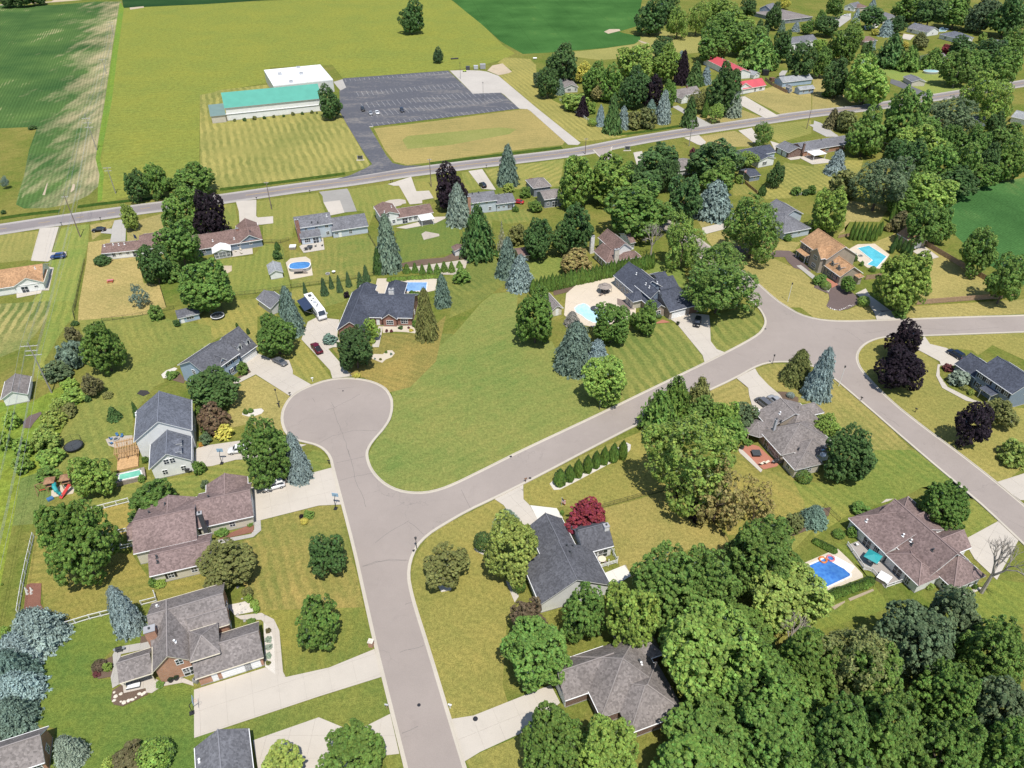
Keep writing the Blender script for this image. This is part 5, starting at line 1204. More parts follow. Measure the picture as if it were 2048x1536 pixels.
('side_walk','conc','823 849 895 877 902 876 896 871 836 845',90,0),
('brick_patio','pav','539 1279 571 1286 583 1281 612 1218 606 1212 573 1202 546 1245',60,0),
('patio_edge','conc','532 1267 538 1276 552 1245 570 1200 564 1192 533 1257',90,1),
('gravel_drive','gravel2','-384 4742 -287 4754 -198 4742 -153 4717 -82 4621 135 3957 323 3414 309 3386 263 3390 96 3917 80 3948 40 3953 -41 4206 -62 4257 -140 4247 -219 4234',300,0),
('bare_patch','sandy','-153 4742 -124 4868 -60 4920 -1 4717 -20 4681 -82 4633',300,0),
('bare_patch','sandy','683 5868 731 5958 808 5958 809 5903 706 5797',300,0),
('bare_patch','sandy','896 5594 960 5482 942 5460 907 5514',300,0),
('entry_plaza','concg','-1053 4483 -1009 4540 -955 4362 -976 4299 -1008 4373',4,0),
('ramp_pad','conc','-735 3706 -721 3717 -690 3649 -708 3649',90,0),
('bare_patch','sandy','-1891 2790 -1914 2854 -1939 2921 -1931 2910 -1881 2790',300,0),
('bare_patch','sandy','-1798 2833 -1827 2910 -1811 2898 -1789 2844 -1790 2817',300,0),
('farm_track','sandy','-4424 6916 -4350 6940 -4013 7076 -3814 7186 -4076 7237 -4049 7111 -4416 6964',300,0),
('bare_patch','sandy','-3238 6822 -3145 6883 -3116 6822 -3195 6730',300,0),
]
LOOPS = [
'-95 336 -132 438 -167 538 -186 589 -215 667 -245 748 -284 860 -324 975 -368 1091 -410 1202 -424 1242 -445 1269 -467 1284 -488 1291 -516 1300 -537 1314 -555 1337 -571 1374 -579 1417 -574 1464 -556 1496 -529 1520 -494 1543 -449 1553 -404 1549 -362 1534 -328 1507 -306 1464 -299 1421 -300 1378 -311 1340 -326 1307 -335 1280 -337 1256 -330 1230 -319 1204 -300 1176 -277 1153 -250 1137 -222 1130 -191 1130 -159 1140 -125 1160 -89 1186 -45 1218 24 1269 220 1404 360 1504 528 1623 594 1671 665 1725 712 1765 734 1795 750 1827 756 1861 754 1909 739 1961 712 2030 672 2140 638 2258 596 2374 543 2487 482 2621 442 2766 423 2897 419 3038 412 3158 384 3259 371 3319',
'468 3359 453 3286 448 3202 461 3097 482 3009 490 2844 525 2692 588 2552 656 2432 709 2304 766 2150 790 2085 823 1964 845 1919 870 1875 910 1849 958 1838 1022 1838 1086 1842 1175 1848 1361 1861 1543 1870 2100 1904',
'2022 1802 1489 1774 1312 1762 1191 1754 1120 1753 1082 1749 1044 1737 1008 1715 979 1685 958 1650 948 1612 948 1575 953 1539 970 1450 1011 1340 1045 1263 1083 1162 1109 1078 1173 871',
'1068 871 1024 1045 1006 1109 949 1268 889 1452 851 1560 828 1594 803 1614 768 1623 727 1624 692 1616 656 1596 598 1550 485 1476 312 1361 183 1268 75 1188 -38 1109 -93 1073 -144 1032 -173 1005 -192 975 -200 938 -199 902 -190 868 -177 829 -146 747 -89 589 -70 538 -35 438 4 336',
]
ROAD = [(-268.9,213.96),(-209.83,237.85),(-186.43,247.81),(-173.51,253.69),(-158.9,259.55),(-143.38,265.61),(-132.89,269.21),(-119.81,273.47),(-102.92,280.45),(-85.35,287.65),(-64.94,294.92),(-48.04,302.7),(-31.77,308.47),(-17.72,313.49),(4.94,320.79),(19.07,325.6),(33.35,330.87),(49.59,340.07),(66.82,348.96),(93.93,360.97),(122.46,373.09),(155.49,387.0),(176.08,393.35),(194.71,399.6),(227.57,413.55),(263.18,429.35),(341.59,464.14)]
DITCH = [
[(-193.59,256.59),(-184.43,260.7),(-174.34,263.49)],
[(-169.41,267.28),(-161.95,270.18),(-139.06,277.13)],
[(-119.51,284.88),(-98.83,291.88),(-71.61,302.59)],
[(-36.24,314.53),(-5.45,325.28),(23.24,335.25)],
[(50.37,352.99),(67.74,358.98),(83.9,366.71)],
]
PARKING = [(-101.05,456.13),(-39.42,474.18),(-22.03,423.61),(-6.49,425.71),(3.98,395.65),(-69.15,365.93),(-71.29,365.93),(-56.8,324.18),(-52.7,314.72),(-46.94,311.6),(-39.31,312.09),(-75.18,294.64),(-69.05,300.28),(-63.43,309.07),(-61.6,313.49),(-66.04,323.99),(-83.23,369.88),(-90.37,390.28),(-97.96,428.84)]
ROWS = [
([(-69.15,365.93),(3.98,395.65)],5.2,1),
([(-99.44,453.89),(-40.34,472.38)],5.2,-1),
([(-80.23,400.5),(-11.02,426.31)],5.0,0),
([(-73.86,385.55),(-6.61,413.55)],5.0,0),
([(-86.79,423.31),(-28.82,441.87)],4.6,0),
]
CRACKS = [
'-451 1423 -428 1366 -409 1326 -392 1284 -377 1242',
'-409 1326 -384 1338 -327 1336',
'-409 1326 -432 1317 -459 1291',
'-448 1425 -418 1454 -393 1482',
'-448 1425 -461 1448',
'-451 1423 -467 1414',
'-512 1464 -501 1446',
'-456 1504 -414 1512',
'-386 1268 -369 1223 -346 1156',
'-404 1223 -373 1233 -344 1244',
'-385 1166 -348 1181 -312 1189',
'-296 926 -270 939 -211 942',
'-346 1156 -322 1109 -314 1085',
'-294 926 -267 937 -240 944 -207 941',
'-216 1041 -199 1027 -183 1009',
'-279 986 -250 1019 -217 1047',
'-112 1137 -101 1109 -88 1079',
'-188 842 -201 837',
'-198 737 -177 744 -157 751',
'-177 592 -152 604',
'946 1796 978 1784 1001 1720',
'1201 1796 1301 1784 1430 1801',
'922 1410 931 1394',
'928 1386 941 1370 946 1351',
'934 1535 953 1539',
'1019 1768 1092 1784',
]
MANHOLES = [
(-43.95,149.47,0.22),
(-5.98,61.63,0.42),
(-15.44,63.99,0.3),
(-0.29,124.42,0.3),
(4.05,117.32,0.3),
(-19.81,96.59,0.3),
(74.2,179.27,0.3),
]
HOUSES = [
{'n': 'house','label': 'white one storey house with orange tan roof cut by the left edge','cat': 'house','x': -156.29,'y': 199.68,'a': 0.3493,'wall': 'siding:white','roof': 'shingle:tan','w': [(-9.96,-0.07,8.49,13.43,2.8,'g','x',3.0,None, None, 'f:w.1,w.25;r:w.4'),(0.18,-0.42,8.69,8.58,2.85,'g','y',2.3,None, None, 'f:D.3,b.72')],'vent': [(6.41,5.29,5.18,'w')]},
{'n': 'house','label': 'long white house with brown roof half hidden by big maples','cat': 'house','x': -139.01,'y': 222.35,'a': 0.2446,'wall': 'siding:white','roof': 'shingle:brown','w': [(0.0,-0.02,11.84,7.98,2.6,'g','x',1.4,None, None, 'f:w.3,b.48,b.7,D.92'),(11.77,-0.15,19.74,12.85,2.7,'g','x',2.2,None, None, 'f:w.3,w.7')],'vent': [(0.9,3.19,3.72,'w'),(3.64,3.51,3.83,'w'),(5.44,3.07,3.68,'w'),(7.24,3.16,3.71,'w')]},
{'n': 'house','label': 'blue gray ranch house with brown roof and a white gabled sunroom','cat': 'house','x': -106.59,'y': 225.52,'a': 0.3786,'wall': 'siding:grayblue','roof': 'shingle:brown','w': [(-1.99,-0.05,20.74,12.45,2.7,'g','x',2.4,None, None, 'f:w.12,b.65,b.83;r:w.5'),(12.98,0.0,20.39,15.0,2.75,'g','y',2.3,None, None, ''),(3.79,-4.63,9.75,0.87,2.6,'g','y',1.0,'siding:white','metal:white','f:n.15,n.38,n.62,n.85;r:n.5')],'chim': [(13.24,5.79,0.7,0.7,2,5.6,'brick:red')],'vent': [(11.6,2.06,3.51,'w'),(4.56,2.58,3.71,'w'),(17.3,3.23,4.67,'d')]},
{'n': 'house','label': 'light blue two storey house with gray roof and tall brick chimney','cat': 'house','x': -75.75,'y': 236.86,'a': 0.3507,'wall': 'siding:lblue','roof': 'shingle:gray','w': [(-0.36,0.0,12.49,9.6,5.1,'g','x',2.2,None, None, 'f:c.25,c.55,u.85,w.85'),(11.57,-1.72,24.8,9.78,2.9,'g','x',2.4,None, None, 'f:b.1,d.2,w.5;r:w.5'),(0.32,-3.61,7.6,-0.01,2.7,'s','x',1.1,None, None, 'f:W.3,D.75')],'chim': [(0.36,-0.65,1.2,0.7,0,8.6,'brick:red')],'vent': [(5.45,1.41,5.74,'d'),(7.5,0.96,5.54,'d'),(11.07,3.19,6.56,'w')]},
{'n': 'house','label': 'white split level house with brown roof and flat white patio cover','cat': 'house','x': -41.06,'y': 251.29,'a': 0.3928,'wall': 'siding:white','roof': 'shingle:brown','w': [(-1.59,-0.04,12.62,8.46,2.7,'g','x',1.7,None, None, 'f:D.2,w.35,w.5'),(-7.69,-0.01,-0.38,9.99,4.4,'g','y',1.3,None, None, 'f:w.25,w.7,u.4'),(6.17,-5.01,11.4,-0.81,2.5,'s','x',0.3,None, 'metal:white','P')],'vent': [(-5.6,1.37,5.14,'w'),(-2.08,5.17,5.01,'w')]},
{'n': 'house','label': 'light blue split level house with gray roof beside a silver spruce','cat': 'house','x': -15.77,'y': 259.77,'a': 0.3005,'wall': 'siding:lblue','roof': 'shingle:gray','w': [(-0.23,-0.09,10.68,9.41,4.7,'g','x',1.9,None, None, 'f:c.2,c.62,w.75'),(10.08,-0.34,17.98,8.66,3.2,'g','x',1.6,None, None, 'f:b.1,b.38,s.75'),(4.11,0.28,11.08,2.08,2.6,'s','x',0.5,None, 'metal:white','')],'chim': [(-0.54,-0.49,1.1,0.6,0,7.6,'brick:orange')],'vent': [(2.0,4.34,6.47,'d'),(4.47,4.49,6.53,'d'),(12.94,5.56,4.3,'d'),(15.3,5.83,4.21,'d')]},
{'n': 'house','label': 'dark gray sided house with weathered brown hip roof by a red shrub','cat': 'house','x': 12.36,'y': 265.79,'a': 0.3231,'wall': 'siding:dgray','roof': 'shingle:taupe','w': [(-0.03,-0.11,8.23,8.89,3.6,'g','x',1.6,None, None, 'f:D.55,w.2'),(-0.2,11.64,7.63,21.14,3.7,'h','y',1.9,None, None, 'l:w.5')]},
{'n': 'house','label': 'white house with reddish brown roof behind the tall arborvitae hedge','cat': 'house','x': 27.61,'y': 224.1,'a': -1.179,'wall': 'siding:white','roof': 'shingle:orange','w': [(0.0,0.06,9.51,7.0,2.8,'r','x',2.4,None, 'shingle:brown','f:n.3,n.5,n.7;r:D.3,n.7'),(-5.84,4.7,6.54,11.57,4.4,'g','x',2.6,None, 'shingle:brown','f:w.2'),(-8.3,14.53,-0.01,16.71,2.9,'g','y',1.9,None, 'shingle:brown','r:w.5'),(5.17,6.53,9.69,13.14,2.7,'h','x',1.5,None, 'shingle:brown','')],'chim': [(-3.77,1.41,1.0,1.4,0,6.4,'stone:white'),(9.19,3.63,0.8,1.6,0,6.9,'stone:pale')]},
{'n': 'house','label': 'large navy roofed house beside the pale freeform pool','cat': 'house','x': 46.69,'y': 184.14,'a': 0.4265,'wall': 'siding:beige','roof': 'shingle:slate','w': [(0.0,0.0,11.45,12.5,2.9,'r','x',3.3,'brick:stone',None, 'f:G.3,k.8;l:w.3'),(-4.13,11.86,6.34,25.58,3.4,'g','y',3.7,'siding:grayblue',None, 'l:n.25,n.4,n.55,n.7,n.85'),(-2.68,6.53,2.35,15.53,4.6,'g','y',2.2,'siding:grayblue',None, 'f:b.25,b.5,b.75'),(-3.64,2.51,0.67,10.51,2.75,'g','y',1.6,'brick:stone',None, 'f:W.3'),(-6.79,9.51,-0.3,14.51,2.8,'h','x',1.5,None, None, 'l:n.5'),(4.24,10.18,10.68,18.68,3.1,'g','x',2.4,None, None, 'r:w.4,w.7'),(6.81,15.55,10.82,22.05,3.0,'g','x',1.7,None, None, 'r:w.5')],'vent': [(-0.13,18.76,6.23,'w'),(-0.91,12.13,6.15,'w'),(-0.96,10.14,6.11,'w'),(3.01,11.88,5.75,'w'),(-1.29,5.46,4.2,'d'),(0.02,5.32,5.71,'d'),(3.32,6.63,6.0,'d')]},
{'n': 'house','label': 'tan two storey house with orange brown roof beside a turquoise pool','cat': 'house','x': 98.07,'y': 226.55,'a': -1.2754,'wall': 'siding:tan','roof': 'shingle:tan','w': [(0.0,0.06,14.53,11.95,5.4,'g','x',3.7,None, None, 'f:S.16,S.3;r:s.8'),(7.67,-1.47,13.6,5.53,5.35,'g','y',2.5,None, None, 'f:U.5,W.5'),(1.06,-1.68,6.51,0.32,2.7,'p','x',0.55,None, None, ''),(13.55,0.4,22.11,9.06,2.9,'g','x',2.9,None, None, 'f:s.33,s.7;r:s.35'),(18.67,6.05,24.04,8.05,2.5,'s','x',0.4,None, None, '')],'dorm': [(15.92,1.62,3.62,1.5,1.35,3.2,0,'siding:tan','shingle:tan'),(19.14,1.69,3.67,1.5,1.35,3.2,0,'siding:tan','shingle:tan')],'shut': 'paint:navy'},
{'n': 'garage','label': 'small detached garage with orange brown roof and concrete pad','cat': 'garage','x': 136.89,'y': 238.02,'a': -1.2555,'wall': 'siding:tan','roof': 'shingle:tan','w': [(-0.02,-0.0,8.01,5.95,2.6,'g','x',1.9,None, None, 'r:g.45')]},
{'n': 'house','label': 'gray blue two storey house with navy roof and white end wall','cat': 'house','x': 119.81,'y': 151.71,'a': -1.2331,'wall': 'siding:grayblue','roof': 'shingle:slate','w': [(0.0,0.01,11.0,11.01,5.3,'g','x',3.0,None, None, 'f:S.13,S.35,S.68,S.88,s.15,s.3,s.85;r:u.5'),(-6.37,0.41,0.95,8.91,2.85,'g','x',2.5,None, None, 'l:G.5;f:w.3,w.7'),(4.02,-1.85,7.71,1.35,2.8,'p','x',0.5,None, None, '')]},
{'n': 'house','label': 'stone house with taupe hip roofs and a red brick patio','cat': 'house','x': 58.97,'y': 128.9,'a': -1.2636,'wall': 'brick:stone','roof': 'shingle:taupe','w': [(-7.82,2.88,-1.5,15.57,2.9,'g','x',3.0,'siding:tan',None, 'f:w.3'),(-1.51,-0.1,7.52,13.84,3.0,'h','x',4.0,None, None, 'f:D.35,n.5,n.66,w.85'),(7.84,0.13,12.47,7.48,2.75,'h','x',2.6,'siding:beige',None, 'f:w.4;r:w.3,w.6'),(4.66,3.54,9.82,11.37,2.8,'h','x',2.8,'siding:beige',None, 'r:G.75'),(-4.57,7.84,0.59,15.9,3.0,'h','y',2.6,None, None, ''),(0.72,8.37,4.55,12.78,2.9,'h','y',2.4,None, None, ''),(-6.62,10.8,-2.61,18.93,2.9,'h','y',2.0,None, None, '')],'chim': [(0.6,2.17,0.5,0.5,3,7.4,'paint:silver')],'vent': [(-7.43,3.63,3.26,'w'),(-3.76,6.7,4.71,'w'),(-1.53,5.59,4.18,'d'),(7.44,4.39,3.41,'d'),(9.08,9.57,3.33,'v')],'turret': [(-2.87,0.2,3.4,2.7,1.7)]},
{'n': 'house','label': 'house with pinkish brown roof, white vents and a railed deck','cat': 'house','x': 70.0,'y': 102.18,'a': -1.1785,'wall': 'siding:white','roof': 'shingle:pink','w': [(-0.72,-0.44,9.37,15.81,3.0,'l','x',3.6,None, None, 'f:w.2,D.55,n.8'),(1.45,2.79,16.83,13.22,3.05,'g','x',4.3,None, None, 'r:w.3'),(9.2,-0.33,17.5,5.67,2.75,'h','x',1.8,None, None, 'f:D.4,n.7'),(2.96,7.82,7.67,15.93,3.0,'g','y',2.2,None, None, ''),(9.23,8.05,14.63,16.44,3.0,'g','y',2.3,None, None, ''),(11.49,4.96,20.69,13.19,2.85,'r','x',3.4,None, None, 'f:w.8;r:s.25,s.5,s.75')],'vent': [(1.91,1.52,3.87,'w'),(8.32,4.23,5.07,'w'),(9.81,4.86,4.75,'w'),(10.39,4.56,4.51,'d'),(13.59,6.02,5.71,'d')]},
{'n': 'house','label': 'dark gray roofed house beside the crimson maple','cat': 'house','x': 2.53,'y': 89.51,'a': -1.2552,'wall': 'siding:white','roof': 'shingle:dgray','w': [(-10.08,3.99,-2.04,11.46,3.0,'g','x',2.9,None, None, 'l:G.4'),(-1.12,-0.02,8.43,14.11,3.05,'g','x',4.4,None, None, 'f:w.2,w.5'),(-7.09,12.05,-0.0,18.59,3.1,'g','y',2.9,None, None, 'r:w.4,D.7')],'chim': [(-2.9,17.94,1.0,1.0,0,6.2,'siding:white')],'vent': [(-6.23,12.05,3.8,'d'),(-0.41,9.81,5.73,'d'),(-3.63,12.07,5.93,'d'),(-0.17,8.45,6.58,'d'),(1.49,8.45,6.57,'d')]},
{'n': 'house','label': 'taupe hip roofed house nearly swallowed by maples at bottom','cat': 'house','x': 8.51,'y': 70.5,'a': 0.3462,'wall': 'brick:brown','roof': 'shingle:taupe','w': [(-2.4,-6.94,7.85,0.0,2.9,'g','x',2.9,None, None, 'l:G.4'),(1.84,-11.64,14.38,-0.08,3.0,'h','y',4.6,None, None, ''),(5.1,-15.38,15.04,-5.88,2.95,'h','x',3.2,None, None, ''),(10.33,-4.93,16.84,2.07,2.95,'h','x',2.6,None, None, '')],'vent': [(11.34,-5.99,5.23,'d'),(11.42,-6.48,5.17,'w')]},
{'n': 'house','label': 'sprawling house with pinkish brown gabled roofs and black chimney','cat': 'house','x': -69.0,'y': 87.96,'a': 0.3131,'wall': 'siding:cream','roof': 'shingle:pink','w': [(0.06,-0.03,11.4,7.77,2.9,'g','x',1.7,None, None, 'f:s.3,w.7;l:w.5;r:d.5'),(-3.02,5.98,8.78,18.4,3.7,'g','x',2.6,None, None, 'l:w.6'),(8.51,9.84,19.52,20.04,2.9,'g','x',2.7,None, None, 'f:w.6;r:G.5'),(-4.79,10.94,-2.34,15.94,2.7,'g','x',1.3,None, None, 'l:D.5'),(10.08,15.32,18.68,22.49,2.85,'g','y',2.2,None, None, 'r:w.4'),(-1.52,13.23,8.27,18.52,3.6,'g','y',2.1,None, None, '')],'chim': [(10.28,8.32,0.8,0.8,3,8.4,'paint:dark')],'vent': [(1.64,3.12,4.27,'d'),(1.76,2.16,3.86,'d'),(-0.25,14.9,5.16,'d'),(2.84,16.03,5.47,'d'),(11.18,15.98,5.05,'d')]},
{'n': 'house','label': 'orange brick house with weathered gray brown roof and wide garage','cat': 'house','x': -52.91,'y': 67.01,'a': 0.3747,'wall': 'brick:orange','roof': 'shingle:taupe','w': [(-0.04,-0.01,11.12,7.61,2.8,'g','x',2.3,None, None, 'f:d.24,G.58,g.83;r:w.5'),(-0.17,1.92,4.65,8.21,5.0,'h','x',1.9,None, None, 'f:b.4'),(-6.43,7.85,6.22,17.47,4.2,'g','x',2.7,None, None, 'r:w.3,w.7;l:w.3'),(-6.22,2.77,-0.09,14.77,4.25,'g','y',2.9,None, None, 'f:u.72,w.8,D.88'),(-0.29,7.93,6.43,12.37,4.15,'g','x',1.8,None, None, 'r:d.5'),(-11.74,3.73,-6.52,8.98,2.8,'g','x',1.9,None, None, 'P')],'chim': [(-5.99,9.58,1.7,1.3,0,7.0,'brick:orange')],'vent': [(-5.07,15.15,5.5,'w'),(-2.16,5.91,6.21,'w')],'trim': 'paint:cream'},
{'n': 'house','label': 'big white house with steep gray gables and a wooden pergola','cat': 'house','x': -85.68,'y': 123.3,'a': 0.342,'wall': 'siding:white','roof': 'shingle:bluegray','w': [(-0.03,0.01,12.37,12.09,5.6,'g','y',4.3,None, None, 'f:a.5;r:S.3,S.7,w.5'),(2.93,-8.29,11.79,3.72,3.6,'g','y',3.3,None, None, 'f:w.3,w.78,u.42,u.58;r:G.5')],'vent': [(-0.01,10.39,5.61,'w')],'dorm': [(10.09,-6.09,4.6,1.5,1.2,2.6,1.5708,'siding:white','shingle:bluegray'),(10.09,-3.29,4.6,1.5,1.2,2.6,1.5708,'siding:white','shingle:bluegray')]},
{'n': 'house','label': 'blue gray house with white dormers over a two door garage','cat': 'house','x': -77.8,'y': 149.58,'a': 1.0983,'wall': 'siding:blue','roof': 'shingle:dgray','w': [(-0.35,-0.05,11.22,10.49,5.1,'g','x',2.9,None, None, 'f:S.66,S.88,s.7,s.9;l:u.5'),(11.68,0.91,18.29,11.51,3.0,'g','x',4.7,None, None, 'f:g.28,g.74'),(4.08,0.39,7.45,5.39,4.9,'g','y',1.9,None, None, 'f:U.5')],'dorm': [(13.46,2.19,4.04,1.4,1.5,2.8,0,'siding:white','shingle:dgray'),(16.5,2.13,3.98,1.4,1.5,2.8,0,'siding:white','shingle:dgray')],'shut': 'paint:navy'},
{'n': 'house','label': 'red brick ranch house with wide charcoal roof','cat': 'house','x': -42.48,'y': 181.22,'a': -0.0314,'wall': 'brick:red','roof': 'shingle:slate','w': [(-2.91,-0.02,13.39,13.98,2.9,'g','x',3.5,None, None, 'f:d.36,W.86;r:w.4'),(-7.23,-7.44,0.79,14.6,2.95,'g','y',3.0,None, None, 'f:g.3,g.72;l:w.4'),(4.41,-0.86,9.02,6.14,2.9,'g','y',1.7,None, None, 'f:W.5'),(-5.66,14.49,-0.44,18.91,2.9,'h','y',2.2,None, None, ''),(2.96,12.72,8.85,20.55,2.95,'h','y',2.6,None, None, '')],'chim': [(5.96,9.48,1.5,1.1,2,7.0,'stone:white')]},
{'n': 'house','label': 'gray roofed house with shaded brick end at the bottom left corner','cat': 'house','x': -78.04,'y': 50.57,'a': 0.3771,'wall': 'brick:orange','roof': 'shingle:taupe','w': [(-2.79,0.02,7.6,6.07,2.8,'g','x',2.7,None, None, 'f:W.85;r:w.5')]},
{'n': 'house','label': 'gray shingled house cut by the bottom edge beside a wide drive','cat': 'house','x': -49.07,'y': 55.55,'a': 0.3872,'wall': 'siding:grayblue','roof': 'shingle:gray','w': [(0.1,-7.74,8.13,-0.01,2.9,'g','y',2.6,None, None, 'r:G.3')],'vent': [(0.85,-2.8,3.39,'w')]},
{'n': 'church','label': 'long pale church hall with green metal roof','cat': 'church','x': -144.47,'y': 374.5,'a': 0.3631,'wall': 'siding:white','roof': 'metal:green','w': [(-0.12,-0.07,48.56,19.93,6.4,'g','x',5.0,None, None, ''),(-6.63,0.0,47.53,1.0,3.3,'s','x',0.15,'siding:beige','metal:white','f:n0.310,n0.345,n0.405,n0.440,n0.500,n0.535,n0.595,n0.630,n0.690,n0.725,n0.785,n0.820,n0.880,n0.910,n0.955,n0.985,d.23'),(-7.6,-1.77,-0.14,11.23,3.6,'s','x',2.2,'siding:beige','metal:greygreen','')],'trim': 'paint:gray'},
{'n': 'annex','label': 'flat white roofed building behind the green roofed church','cat': 'building','x': -142.56,'y': 449.42,'a': 0.4022,'wall': 'siding:palegray','roof': 'metal:white','w': [(-2.54,-36.39,30.29,-0.0,6.4,'f','x',0,None, None, 'f:D.9')],'vent': [(4.55,-13.67,6.4,'u'),(16.11,-17.36,6.4,'u'),(16.92,-2.58,6.4,'u'),(7.76,-32.8,6.4,'u')],'trim': 'paint:white'},
{'n': 'shed','label': 'gray shed with dark eaves beside the tall spruce','cat': 'shed','x': -72.14,'y': 186.69,'a': 0.7808,'wall': 'siding:palegray','roof': 'shingle:gray','w': [(-0.06,0.0,6.03,8.71,2.5,'g','y',1.7,None, None, '')]},
{'n': 'shed','label': 'small white shed with light gray gable roof near the oval pool','cat': 'shed','x': -78.6,'y': 208.53,'a': 0.3752,'wall': 'siding:white','roof': 'shingle:lgray','w': [(0.0,-0.01,4.57,7.09,2.2,'g','y',1.1,None, None, '')]},
{'n': 'playhouse','label': 'small blue playhouse with dark roof and white porch','cat': 'playhouse','x': -98.34,'y': 181.73,'a': 0.4756,'wall': 'siding:blue','roof': 'shingle:dgray','w': [(0.0,-0.01,6.31,4.99,2.1,'g','x',1.3,None, None, 'f:d.15,W.55')]},
{'n': 'garage','label': 'white gabled garage with brown gray roof at left edge','cat': 'garage','x': -128.2,'y': 142.77,'a': 0.3906,'wall': 'siding:white','roof': 'shingle:taupe','w': [(0.0,0.01,5.99,8.32,2.5,'g','y',1.7,None, None, '')]},
{'n': 'shed','label': 'white shed with brown roof by the mulch strip','cat': 'shed','x': -19.69,'y': 224.98,'a': 0.364,'wall': 'siding:white','roof': 'shingle:brown','w': [(0.0,0.0,4.34,3.8,2.2,'g','y',0.8,None, None, '')]},
{'n': 'shed','label': 'brown roofed shed squeezed between spruce and round dark tree','cat': 'shed','x': 2.34,'y': 221.03,'a': 0.2818,'wall': 'siding:tan','roof': 'shingle:brown','w': [(0.0,0.0,4.05,6.44,2.2,'g','x',0.9,None, None, '')]},
{'n': 'pool_house','label': 'cream pool house with gray ridge by the freeform pool','cat': 'pool house','x': 7.99,'y': 194.96,'a': -1.169,'wall': 'siding:cream','roof': 'shingle:taupe','w': [(0.0,0.0,10.02,3.75,2.4,'g','x',1.3,None, None, 'r:d.5')]},
{'n': 'barn','label': 'long white pole barn with red metal roof among trees','cat': 'barn','x': 120.29,'y': 490.09,'a': -1.2924,'wall': 'siding:palegray','roof': 'metal:red','w': [(0.0,0.84,38.57,12.25,3.6,'g','x',1.9,'siding:white',None, '')],'vent': [(4.22,7.27,5.26,'w'),(11.58,7.42,5.21,'w'),(18.76,7.58,5.16,'w')]},
{'n': 'house','label': 'white cottage with bright red roof beside the road','cat': 'house','x': 135.17,'y': 425.74,'a': 0.5013,'wall': 'siding:white','roof': 'metal:red','w': [(-7.08,-0.14,10.47,8.86,2.8,'g','x',3.0,None, None, 'f:n.55,W.8'),(-11.81,-0.0,0.21,7.5,2.85,'g','y',3.2,None, None, 'f:W.3,W.75')]},
{'n': 'shed','label': 'small white gambrel shed with gray roof behind red cottage','cat': 'shed','x': 143.84,'y': 454.38,'a': 0.6054,'wall': 'siding:white','roof': 'shingle:lgray','w': [(0.0,-0.03,5.88,6.3,2.2,'g','y',1.5,None, None, 'f:b.5')]},
{'n': 'house','label': 'pale blue house with light gray roof right of the red cottage','cat': 'house','x': 155.5,'y': 428.71,'a': 0.3602,'wall': 'siding:blue','roof': 'shingle:lgray','w': [(2.56,7.22,23.82,15.22,2.8,'g','x',2.0,None, None, ''),(-1.05,-4.69,-0.09,0.31,2.8,'g','y',1.2,None, None, 'f:W.5'),(1.77,-8.9,12.31,-3.9,2.7,'g','x',1.2,None, None, 'f:w.3,w.7')]},
{'n': 'house','label': 'white cottage with gray brown roof and small front gable','cat': 'house','x': 89.09,'y': 407.43,'a': 0.5307,'wall': 'siding:white','roof': 'shingle:taupe','w': [(-0.53,-0.23,17.76,8.77,2.8,'g','x',2.4,None, None, 'f:w.15,w.75'),(-0.07,-4.49,5.11,-0.49,2.85,'g','y',2.0,None, None, 'f:d.5')],'chim': [(10.51,4.1,0.6,0.6,2,6.6,'brick:red')]},
{'n': 'house','label': 'pale gray house with brown roof beside the gravel drive','cat': 'house','x': 29.35,'y': 425.18,'a': 0.1801,'wall': 'siding:palegray','roof': 'shingle:taupe','w': [(0.0,-0.0,8.19,26.33,2.8,'g','y',1.6,None, None, 'f:W.35,w.85')]},
{'n': 'house','label': 'blue gray house with navy roof and white gable facing a lawn','cat': 'house','x': 106.88,'y': 308.39,'a': 0.4445,'wall': 'siding:lblue','roof': 'shingle:slate','w': [(-5.47,6.01,14.89,15.11,3.2,'g','x',1.9,None, None, 'r:w.5'),(0.1,0.1,9.27,9.1,3.15,'g','y',1.4,'siding:white',None, 'f:s.4')]},
{'n': 'shed','label': 'slate blue shed with navy roof beside a flagpole','cat': 'shed','x': 98.97,'y': 292.77,'a': 0.3756,'wall': 'siding:grayblue','roof': 'shingle:slate','w': [(0.0,-0.01,5.68,8.54,2.3,'g','x',1.1,None, None, 'f:w.5')]},
{'n': 'house','label': 'brick ranch house with gray roof and white patio cover','cat': 'house','x': 131.87,'y': 322.93,'a': 0.391,'wall': 'brick:orange','roof': 'shingle:gray','w': [(-0.88,0.03,31.57,10.03,2.7,'g','x',2.0,None, None, 'f:W.42,w.7'),(-8.66,0.88,0.88,10.38,2.7,'g','y',1.8,'brick:brown',None, 'l:g.3,g.7'),(-0.21,-5.87,6.96,-0.87,2.45,'s','x',0.25,None, 'metal:white','P')],'chim': [(-1.18,0.5,0.8,0.8,2,6.2,'brick:brown')],'vent': [(12.1,4.63,4.54,'d')]},
{'n': 'house','label': 'pale blue house with gray hip roof behind the honey locust','cat': 'house','x': 96.62,'y': 237.84,'a': 0.3682,'wall': 'siding:lblue','roof': 'shingle:gray','w': [(0.0,-0.01,11.83,15.4,2.8,'h','x',2.6,None, None, 'f:w.3,b.6;l:w.5'),(8.21,10.97,17.27,22.03,2.9,'g','y',2.2,None, None, '')]},
{'n': 'house','label': 'low taupe roofed house hidden among dark trees','cat': 'house','x': 70.1,'y': 298.9,'a': 0.3428,'wall': 'siding:palegray','roof': 'shingle:taupe','w': [(-0.2,-0.13,10.13,12.34,2.7,'g','x',1.6,None, None, 'f:w.6')]},
